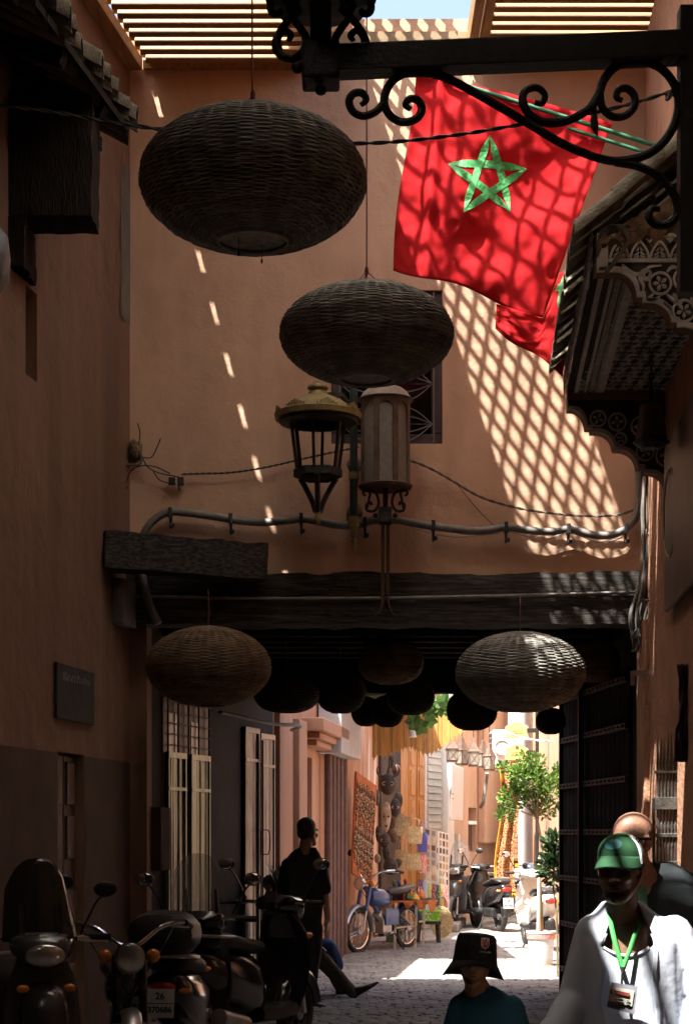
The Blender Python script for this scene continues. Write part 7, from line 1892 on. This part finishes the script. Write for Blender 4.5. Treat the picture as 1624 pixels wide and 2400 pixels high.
# --- man in the green cap
YM = 6.25; q = lambda x, y, d=0.0: P(x, y, YM + d)
man = thing("person", "man in green cap and open pale shirt with a green lanyard badge", "person", G(1462, YM + .05))
mb = MB(); hc = q(1452, 2036); T, Rm = head_parts(mb, hc, R(-24), 1.0, R(6))
chest = q(1478, 2200, .06); mb.cap(q(1462, 2150, .06), .06, chest, .09)
for s, (sh_, el_, wr_) in ((-1, ((1388, 2190), (1348, 2340), (1296, 2436))), (1, ((1578, 2194), (1628, 2345), (1614, 2450)))):
    a, b, c = q(*sh_, .06), q(*el_, .05), q(*wr_, -.10 if s < 0 else -.02)
    mb.cap(a, .05, b, .042); mb.cap(b, .04, c, .028); hand(mb, c, (c - b), V((-s, 0, 0)))
mb.cap(chest, .10, V((q(1478, 0).x, YM + .06, .95)), .11)
body = solid(mb, "body", M_SKIND, man, .0058, 4)
face_bits(man, T, Rm, 1.0, mat("dark_lip", (.20, .095, .085), .45), M_GREYHAIR)
mb = MB(); mb.ell(T(0, -.058, -.095), (.040, .034, .030), Rm, 16, 10); st = mb.build("stubble", mat("stubble_skin", (.15, .10, .075), .7, .4, 60), man, smooth=True)
cxm = q(1480, 0).x; ym = YM + .06
def shirt_rows(k, zh): return [((cxm, ym, zh), .215 * k, .150 * k), ((cxm, ym, .95), .205 * k, .145 * k), ((cxm, ym, 1.10), .200 * k, .140 * k), ((cxm - .002, ym, 1.195), .198 * k, .128 * k), ((cxm - .004, ym + .005, 1.25), .182 * k, .102 * k), ((cxm - .015, ym + .01, 1.295), .125 * k, .080 * k), ((cxm - .025, ym + .012, 1.345), .074 * k, .072 * k)]
mb = MB(); torso(mb, shirt_rows(.93, .80))
zn_ = lambda x: 1.155 + 4.2 * (x - q(1462, 0).x) ** 2
tee = solid(mb, "undershirt", M_TEE, man, .008, 3, folds(.004, 10), cut=lambda p: p.z > 1.335 or (p.y < ym + .02 and p.z > zn_(p.x)), thick=.003)
mb = MB(); pts = []
for k in range(21):
    x = q(1462, 0).x - .082 + .164 * k / 20; z = zn_(x) - .004; pts.append(V((x, ym - .122 * (1 - ((x - cxm) / .24) ** 2) ** .5 + max(0, (z - 1.16)) * .42 + .0, z)))
mb.tube(pts, .007, 6); mb.build("neckband", M_TEE, man, smooth=True)
mb = MB(); torso(mb, shirt_rows(1.0, .70))
for s, (sh_, el_, wr_) in ((-1, ((1388, 2186), (1346, 2340), (1290, 2430))), (1, ((1578, 2190), (1630, 2345), (1616, 2440)))):
    a, b, c = q(*sh_, .06), q(*el_, .05), q(*wr_, -.09 if s < 0 else -.02)
    mb.cap(a, .072, b, .066); mb.cap(b, .066, c, .058); mb.cap(a + V((-s * .05, 0, .008)), .06, a, .066)
xl = lambda z: q(1414, 0).x + (-.014 if z < 1.2 else .0) + max(0, z - 1.2) * .28 + .008 * math.sin(z * 30)
xr = lambda z: q(1524, 0).x - max(0, z - 1.2) * .30 + .006 * math.sin(z * 22)
shirt = solid(mb, "shirt", M_SHIRT, man, .0075, 3, folds(.0085, 5.5, (1, 1, .4), .22), cut=lambda p: p.z > 1.345 or p.z < .705 or (p.y < ym - .0 and xl(p.z) < p.x < xr(p.z)), thick=.004)
for s, f in ((-1, xl), (1, xr)):       # placket edges and collar flaps
    mb = MB(); vs = []
    def edge_pt(z, e):
        x = f(z) + s * (-.004 + .020 * e); k = max(0.05, 1 - abs((x - cxm) / .21) ** 2.3) ** (1 / 2.3)
        dep = .150 if z < .95 else .145 - (z - .95) * .06 if z < 1.1 else .137 - max(0, z - 1.1) * .33
        return V((x, ym - dep * k - .010 - .004 * (1 - e), z))
    mb.grid(lambda i, j: edge_pt(.71 + .52 * j, i) + V((0, -.003 * math.sin(j * 25), 0)), 3, 40); o = mb.build("placket", M_SHIRT, man, smooth=True); o.modifiers.new("thickness", 'SOLIDIFY').thickness = .004
    nx = q(1462, 0).x; mb = MB()
    def col(i, j):
        a = math.pi * (.5 + s * (.06 + .80 * i)) if False else 0
        ang = R(90) - s * R(8) - s * i * R(128)
        rr = .070 + .026 * j + .012 * i * j
        return V((nx + .012 - s * 0 + rr * math.cos(ang) * 1.08, ym + .005 + rr * math.sin(ang) * .95, 1.36 - .045 * i - (.055 + .04 * i * i) * j))
    mb.grid(col, 16, 5); o = mb.build("collar", M_SHIRT, man, smooth=True); o.modifiers.new("thickness", 'SOLIDIFY').thickness = .004
mb = MB(); hx = cxm; legs(mb, man, V((hx - .09, ym, .84)), V((hx + .09, ym, .84)), V((hx - .10, ym - .10, .46)), V((hx + .10, ym + .04, .46)), V((hx - .10, ym - .06, .10)), V((hx + .10, ym + .16, .12))); torso(mb, [((hx, ym, .76), .17, .12), ((hx, ym, .92), .165, .115)])
solid(mb, "trousers", M_KHAKI, man, .012, 4, folds(.006))
shoe(man, V((hx - .10, ym - .08, .05)), (0, -1, 0)); shoe(man, V((hx + .10, ym + .14, .05)), (0, -1, 0))
# cap
mb = MB(); rows = []
for j in range(9):
    t_ = j / 8; a = t_ * math.pi / 2
    rows.append([T((.0825 * math.cos(a)) * math.cos(2 * math.pi * k / 28), .012 + (.099 * math.cos(a)) * math.sin(2 * math.pi * k / 28), .044 + .086 * math.sin(a) ** .85) for k in range(28)])
mb.loft(rows); cap_ = mb.build("cap", M_CAPG, man, smooth=True)
mb = MB()
def brim(i, j):
    a = R(180) + R(180) * i; x = math.cos(a); y = math.sin(a)
    return T(x * (.081 + .006 * j), .008 + y * (.096 + .072 * j), .058 - .030 * j * abs(y) ** .6 - .038 * x * x * (.3 + j * .8))
mb.grid(brim, 28, 6); o = mb.build("brim", M_CAPG, cap_, smooth=True); o.modifiers.new("thickness", 'SOLIDIFY').thickness = .005
mb = MB()
def capface(u, v, e=.0015):   # on the front panel
    az = R(-90) + u; el = v
    return T((.0825 + e) * math.cos(el) * math.cos(az), .012 + (.099 + e) * math.cos(el) * math.sin(az), .044 + (.086 + e) * math.sin(el))
mb.grid(lambda i, j: capface(-.10 + .52 * (j) * math.cos(2 * math.pi * i), R(38) + .26 * j * math.sin(2 * math.pi * i), .003), 28, 4); mb.build("patch", M_TEALP, cap_, smooth=True)
mb = MB(); mb.grid(lambda i, j: capface(R(74) + R(34) * i + .05 * math.sin(j * 3), R(2) + R(62) * j, .002), 10, 12); mb.build("white_panel", M_WHITE, cap_, smooth=True)
mb = MB(); mb.tube(spline([capface(R(70), R(64), .004), capface(R(72), R(35), .004), capface(R(73), R(8), .005), capface(R(76), R(-14), .008)], 5), .005, 6); mb.build("piping", M_WHITE, cap_, smooth=True)
# lanyard and badge
ln = MB()
def ribbon(pts, w_, nm, mt):
    m_ = MB(); sp_ = spline(pts, 8); vs = []; N = len(sp_)
    for i, p in enumerate(sp_):
        t_ = (sp_[min(N - 1, i + 1)] - sp_[max(0, i - 1)]).normalized(); s = t_.cross(V((0, -1, 0))).normalized() * w_ / 2; vs += [p + s, p - s]
    m_.add(vs, [(2 * i, 2 * i + 1, 2 * i + 3, 2 * i + 2) for i in range(N - 1)]); o = m_.build(nm, mt, man, smooth=True); o.modifiers.new("thickness", 'SOLIDIFY').thickness = .002; return o
ribbon([q(1424, 2122, .06), q(1428, 2150, -.02), q(1436, 2190, -.068), q(1447, 2232, -.094), q(1459, 2268, -.105)], .017, "lanyard", M_LANYARD)
ribbon([q(1506, 2130, .06), q(1498, 2160, -.02), q(1486, 2195, -.072), q(1472, 2236, -.097), q(1460, 2270, -.107)], .017, "lanyard", M_LANYARD)
mb = MB(); mb.tube([q(1459, 2266, -.11), q(1457, 2288, -.115), q(1456, 2308, -.118)], .005, 6); mb.build("badge_clip", M_IRON, man, smooth=True)
def slab(cs, d0, d1, nm, mt, par, e=.002):
    m_ = MB(); p = [q(x, y, d0) for x, y in cs]; m_.hexa([p[3], p[2], p[2] + V((0, e, 0)), p[3] + V((0, e, 0)), p[0], p[1], p[1] + V((0, e, 0)), p[0] + V((0, e, 0))]); return m_.build(nm, mt, par)
bg = slab([(1433, 2302), (1494, 2312), (1486, 2378), (1421, 2360)], -.122, 0, "badge", mat("badge_sleeve", (.30, .30, .36), .25, .1, 5), man)
slab([(1429, 2311), (1486, 2322), (1480, 2359), (1423, 2345)], -.126, 0, "card", mat("badge_card", (.60, .60, .52), .5, .06, 20), bg)
slab([(1439, 2320), (1475, 2328), (1474, 2336), (1438, 2328)], -.130, 0, "red_bar", mat("badge_red", (.30, .06, .04), .5), bg)
slab([(1429, 2318), (1436, 2320), (1435, 2330), (1428, 2328)], -.130, 0, "portrait", mat("badge_photo", (.28, .14, .09), .5), bg)
for (x, y, w_) in ((1446, 2336, 12), (1440, 2342, 20), (1444, 2347, 16), (1468, 2344, 8), (1467, 2350, 8)):
    slab([(x, y), (x + w_, y + w_ * .2), (x + w_, y + w_ * .2 + 1.6), (x, y + 1.6)], -.130, 0, "print_line", M_INK, bg)

# --- bald man behind him
YD = 7.4; q2 = lambda x, y, d=0.0: P(x, y, YD + d)
bm_ = thing("person", "bald man in charcoal and mint shirt walking just behind the green cap", "person", G(1560, YD + .1))
mb = MB(); T2, Rm2 = head_parts(mb, q2(1478, 1978), R(-52), 1.06, R(6)); c2 = q2(1560, 0).x; y2 = YD + .10
mb.cap(q2(1500, 2040, .05), .062, q2(1552, 2120, .1), .10)
for s in (-1, 1):
    a, b, c = V((c2 + s * .185, y2, 1.36)), V((c2 + s * .25, y2 + .02, 1.08)), V((c2 + s * .25, y2 - .10, .84)); mb.cap(a, .055, b, .045); mb.cap(b, .043, c, .03); hand(mb, c, c - b, V((-s, 0, 0)))
mb.cap(q2(1555, 2120, .1), .10, V((c2, y2, 1.0)), .13)
solid(mb, "body", M_SKIN, bm_, .0065, 4); face_bits(bm_, T2, Rm2, 1.06, M_LIP, M_GREYHAIR)
mb = MB()
for s in (-1, 1):
    mb.tube([T2(s * .055, -.086, .018), T2(s * .082, -.02, .024), T2(s * .084, .03, .018)], .007, 6)
    mb.ell(T2(s * .033, -.092, .010), (.028, .014, .022), Rm2, 12, 8)
mb.tube([T2(-.02, -.10, .018), T2(.02, -.10, .018)], .005, 6); mb.build("sunglasses", M_BLACKPLASTIC, bm_, smooth=True)
rows = [((c2, y2, .86), .22, .15), ((c2, y2, 1.05), .20, .14), ((c2, y2, 1.22), .215, .14), ((c2 - .005, y2, 1.36), .20, .115), ((c2 - .02, y2, 1.43), .135, .085), ((c2 - .045, y2, 1.475), .078, .07)]
mb = MB(); torso(mb, rows)
for s in (-1, 1): mb.cap(V((c2 + s * .17, y2, 1.36)), .078, V((c2 + s * .235, y2 + .01, 1.15)), .072)
solid(mb, "shirt", M_CHARCOAL, bm_, .009, 4, folds(.006, 8), cut=lambda p: p.z > 1.468)
mb = MB()
def panel(i, j):
    x = c2 - .205 + .115 * i; z = 1.20 + .245 * j; x += .06 * j * (1 - i); k = max(.03, 1 - abs((x - c2) / (.222 if z < 1.38 else .222 - (z - 1.38) * 1.4)) ** 2.3) ** (1 / 2.3)
    return V((x, y2 - (.152 if z < 1.3 else .152 - (z - 1.3) * .36) * k - .010, z))
mb.grid(panel, 14, 16); o = mb.build("mint_panel", M_MINT, bm_, smooth=True); o.modifiers.new("thickness", 'SOLIDIFY').thickness = .003
mb = MB(); legs(mb, bm_, V((c2 - .09, y2, .92)), V((c2 + .09, y2, .92)), V((c2 - .10, y2 - .08, .50)), V((c2 + .10, y2 + .06, .50)), V((c2 - .10, y2, .1)), V((c2 + .10, y2 + .18, .12))); torso(mb, [((c2, y2, .84), .175, .125), ((c2, y2, 1.0), .17, .12)])
solid(mb, "trousers", M_BLACKCLOTH, bm_, .012, 4); shoe(bm_, V((c2 - .1, y2 - .02, .05)), (0, -1, 0)); shoe(bm_, V((c2 + .1, y2 + .16, .05)), (0, -1, 0))

# --- child in a black bucket hat
YK = 7.7; q3 = lambda x, y, d=0.0: P(x, y, YK + d)
kid = thing("person", "child in black bucket hat with a lion badge and teal shirt", "person", G(1140, YK + .05))
mb = MB(); T3, Rm3 = head_parts(mb, q3(1112, 2254), R(-12), .88, R(2)); xk = q3(1142, 0).x; yk = YK + .05
mb.cap(q3(1122, 2310, .03), .045, q3(1138, 2360, .05), .07)
for s in (-1, 1):
    a, b, c = V((xk + s * .125, yk, .79)), V((xk + s * .175, yk, .60)), V((xk + s * .18, yk - .06, .43)); mb.cap(a, .036, b, .03); mb.cap(b, .029, c, .022); hand(mb, c, c - b, V((-s, 0, 0)), .72)
mb.cap(V((xk, yk, .78)), .08, V((xk, yk, .55)), .09)
solid(mb, "body", M_SKINM, kid, .0055, 3); face_bits(kid, T3, Rm3, .88)
rows = [((xk, yk, .44), .165, .115), ((xk, yk, .58), .15, .105), ((xk, yk, .72), .152, .10), ((xk - .003, yk, .82), .144, .085), ((xk - .012, yk, .868), .10, .070), ((xk - .028, yk, .905), .056, .055)]
mb = MB(); torso(mb, rows)
for s in (-1, 1): mb.cap(V((xk + s * .118, yk, .805)), .056, V((xk + s * .165, yk, .64)), .056)
solid(mb, "shirt", M_TEAL, kid, .0075, 3, folds(.005, 10), cut=lambda p: p.z > .90)
mb = MB(); legs(mb, kid, V((xk - .06, yk, .52)), V((xk + .06, yk, .52)), V((xk - .07, yk - .06, .30)), V((xk + .07, yk + .04, .30)), V((xk - .07, yk - .03, .08)), V((xk + .07, yk + .1, .08)), (.075, .055, .045)); torso(mb, [((xk, yk, .46), .12, .09), ((xk, yk, .56), .115, .085)]); solid(mb, "shorts", M_BLACKCLOTH, kid, .012, 3)
shoe(kid, V((xk - .07, yk - .04, .05)), (0, -1, 0), .2); shoe(kid, V((xk + .07, yk + .09, .05)), (0, -1, 0), .2)
mb = MB(); hcx = q3(1113, 0).x; HB = V((hcx, YK + .012, 0)); zk = lambda y: P(0, y, YK).z
tiltm = Matrix.Rotation(R(5), 3, 'Y'); piv = V((hcx, YK + .012, zk(2250)))
def hp(r_, z, a, sq=1.08): return piv + tiltm @ (V((hcx + r_ * math.cos(a), YK + .012 + r_ * sq * math.sin(a), z)) - piv)
prof = [(.001, 2187), (.05, 2187.5), (.078, 2190), (.088, 2198), (.094, 2222), (.098, 2244), (.1015, 2257)]
mb.loft([[hp(r_ * (1 + .02 * math.sin(k * 1.9 + y)), zk(y), 2 * math.pi * k / 32) for k in range(32)] for r_, y in prof], cap=False); hat = mb.build("bucket_hat", M_BLACKCLOTH, kid, smooth=True); hat.modifiers.new("thickness", 'SOLIDIFY').thickness = .004
fr = lambda k: max(0, -math.sin(2 * math.pi * k / 32)) ** 1.5
mb = MB(); mb.loft([[hp((.101 + (.038 - .012 * fr(k)) * t_) * (1 + .02 * math.sin(k * .59) * t_), zk(2256 - 8 * fr(k) + (36 - 26 * fr(k)) * t_), 2 * math.pi * k / 32) for k in range(32)] for t_ in (0, .5, 1)], cap=False); o = mb.build("brim", M_BLACKCLOTH, hat, smooth=True); o.modifiers.new("thickness", 'SOLIDIFY').thickness = .004
def onhat(u, v, e):      # u metres across, v metres up, wrapped on the front of the crown
    a = R(-90) + (u + .034) / .098; z = zk(2207) + v; r_ = .0955 - (z - zk(2225)) * .10 + e
    return hp(r_, z, a)
def patch(poly, e, nm, mt):
    m_ = MB(); c_ = (sum(p[0] for p in poly) / len(poly), sum(p[1] for p in poly) / len(poly)); m_.add([onhat(c_[0], c_[1], e)] + [onhat(a, b, e) for a, b in poly], [(0, 1 + i, 1 + (i + 1) % len(poly)) for i in range(len(poly))]); return m_.build(nm, mt, hat)
W = .022
patch([(-W, .024), (0, .027), (W, .024), (W, -.005), (.016, -.018), (0, -.027), (-.016, -.018), (-W, -.005)], .003, "badge", M_WHITE)
m_ = MB(); lion = [[(-.004, -.018), (-.001, -.004), (.002, .008), (.004, .016)], [(.002, .008), (-.008, .012), (-.013, .016)], [(0, .002), (-.009, .002), (-.014, .005)], [(-.001, -.008), (-.008, -.008), (-.011, -.015)], [(-.002, -.010), (.006, -.012), (.008, -.020)], [(.004, -.008), (.013, -.006), (.012, .004), (.016, .012)]]
for st_ in lion: m_.tube(spline([onhat(a, b, .0045) for a, b in st_], 4), .0028, 5)
m_.ell(onhat(.003, .017, .0045), (.005, .002, .0045), nu=8, nv=6); m_.build("lion", mat("badge_lion_red", (.5, .02, .02), .7), hat)["kind"] = "stuff"
p0 = onhat(0, -.038, .003); text_mesh("SCOTLAND", .0105, "lettering", M_WHITE, Matrix.Translation(p0 + V((.0015, -.004, 0))) @ Matrix.Rotation(R(20), 4, 'Z') @ Matrix.Rotation(R(5), 4, 'Y') @ Matrix.Rotation(R(90), 4, 'X'), hat, .0006)

# --- standing man in silhouette inside the passage
YS_ = 15.6; q4 = lambda x, y, d=0.0: P(x, y, YS_ + d)
sm_ = thing("person", "man standing in dark clothes in the passage, looking down the street", "person", G(718, YS_))
mb = MB(); T4, Rm4 = head_parts(mb, q4(722, 1951), R(140), 1.03, R(3)); x4 = q4(712, 0).x; y4 = YS_
mb.cap(q4(718, 1990), .06, q4(712, 2040), .10)
for s, pts in ((-1, ((672, 2035), (664, 2100), (676, 2160))), (1, ((752, 2035), (762, 2100), (768, 2148)))):
    a, b, c = [q4(x, y, d) for (x, y), d in zip(pts, (0, .03, -.04))]; mb.cap(a, .05, b, .042); mb.cap(b, .04, c, .028); hand(mb, c, V((0.02, -.1, -1)), V((-.3 * s, -1, 0)))
mb.cap(q4(712, 2040), .11, q4(708, 2160), .12)
solid(mb, "body", M_SKINM, sm_, .0075, 3)
mb = MB()
mb.ell(T4(0, .028, .050), (.083, .094, .088), Rm4, 18, 12); mb.ell(T4(0, .055, -.01), (.068, .060, .060), Rm4, 16, 10); mb.build("hair", M_HAIR, sm_, smooth=True)
mb = MB(); [mb.tube([T4(s * .06, -.075, .018), T4(s * .082, .02, .018)], .004, 5) for s in (-1, 1)]; mb.build("spectacles", M_IRON, sm_, smooth=True)
mb = MB(); torso(mb, [((x4 - .01, y4, P(0, 2180, YS_).z), .175, .135), ((x4, y4, P(0, 2110, YS_).z), .175, .135), ((x4, y4, P(0, 2050, YS_).z), .195, .13), ((x4 + .005, y4, P(0, 2020, YS_).z), .18, .11), ((x4 + .012, y4, P(0, 2000, YS_).z), .135, .09), ((x4 + .03, y4, P(0, 1984, YS_).z), .075, .075)], R(15))
mb.cap(q4(676, 2030), .075, q4(664, 2082, .02), .07); mb.cap(q4(748, 2030), .075, q4(760, 2082, .02), .07)
solid(mb, "shirt", M_BLACKCLOTH, sm_, .011, 4, folds(.006, 7), cut=lambda p: p.z > P(0, 1985, YS_).z)
mb = MB(); h4 = P(0, 2175, YS_).z; legs(mb, sm_, V((x4 - .07, y4, h4)), V((x4 + .07, y4, h4)), V((x4 - .06, y4 + .02, .46)), V((x4 + .075, y4 - .02, .46)), V((x4 - .02, y4 + .03, .1)), V((x4 + .04, y4 - .05, .1)), (.11, .085, .065)); torso(mb, [((x4, y4, h4 - .04), .165, .125), ((x4, y4, h4 + .1), .165, .125)]); solid(mb, "trousers", M_BLACKCLOTH, sm_, .012, 4, folds(.006, 7))
shoe(sm_, V((x4 + .0, y4 + .02, .05)), (.8, -.6, 0)); shoe(sm_, V((x4 + .05, y4 - .06, .05)), (.8, -.6, 0))

# --- seated man beside him
YE = 16.5; q5 = lambda x, y, d=0.0: P(x, y, YE + d)
se = thing("person", "seated man in blue with one leg stretched out, half hidden behind the standing man", "person", G(670, YE))
mb = MB(); T5, Rm5 = head_parts(mb, q5(640, 2083), R(78), .98, R(10)); sx = q5(640, 0).x
mb.cap(q5(640, 2120), .058, q5(642, 2160), .10); mb.cap(q5(642, 2160), .11, q5(645, 2225), .12)
a, b, c = q5(664, 2150, -.16), q5(690, 2205, -.18), q5(730, 2215, -.16); mb.cap(a, .05, b, .042); mb.cap(b, .04, c, .03); hand(mb, c, (1, 0, -.2), (0, -1, 0))
a, b, c = q5(660, 2150, .16), q5(690, 2205, .18), q5(730, 2212, .12); mb.cap(a, .05, b, .042); mb.cap(b, .04, c, .03); hand(mb, c, (1, 0, -.2), (0, 1, 0))
solid(mb, "body", M_SKINM, se, .0075, 3)
mb = MB(); mb.ell(T5(0, .026, .055), (.080, .092, .082), Rm5, 18, 12); mb.build("hair", M_GREYHAIR, se, smooth=True)
mb = MB(); [mb.tube([T5(s * .055, -.083, .014), T5(s * .082, .02, .018)], .004, 5) for s in (-1, 1)]; [mb.tube([T5(s * .033 + .022 * math.cos(k * .6283), -.092, .010 + .018 * math.sin(k * .6283)) for k in range(10)], .003, 5, closed=True) for s in (-1, 1)]; mb.build("spectacles", M_IRON, se, smooth=True)
mb = MB(); torso(mb, [((sx, YE, .36), .14, .18), ((sx, YE, .55), .13, .18), ((sx + .02, YE, .78), .125, .19), ((sx + .02, YE, .86), .10, .15), ((sx + .01, YE, .915), .065, .07)])
for d in (-.16, .16): mb.cap(q5(656, 2150, d), .075, q5(684, 2200, d * 1.1), .065)
mb.cap(q5(660, 2228, .10), .12, q5(768, 2222, .12), .095); mb.cap(q5(768, 2222, .12), .095, q5(788, 2262, .12), .075)
solid(mb, "robe", M_JEANS, se, .012, 4, folds(.008, 7), cut=lambda p: p.z > .905)
mb = MB(); mb.cap(q5(655, 2235, -.1), .11, q5(752, 2248, -.14), .085); mb.cap(q5(752, 2248, -.14), .085, q5(828, 2328, -.16), .058)
mb.cap(q5(655, 2235, .1), .10, q5(760, 2238, .12), .08); mb.cap(q5(760, 2238, .12), .08, q5(800, 2318, .14), .058)
solid(mb, "trousers", M_KHAKI, se, .011, 4, folds(.008, 8))
shoe(se, q5(836, 2322, -.17), (.80, -.1, .46), .27, M_SHOE, 1, True); shoe(se, q5(806, 2320, .14), (.9, -.1, .10), .27, M_SHOE, 1, True)
st = thing("low_stool", "low wooden stool under the seated man", "stool", G(648, YE)); mb = MB(); mb.box(V((sx, YE, .33)), (.34, .34, .05)); mb.build("seat", M_OLDWOOD, st)
for (a, b) in ((-.13, -.13), (.13, -.13), (.13, .13), (-.13, .13)):
    mb = MB(); mb.beam(V((sx + a, YE + b, 0)), V((sx + a, YE + b, .305)), .04, .04); mb.build("leg", M_OLDWOOD, st)
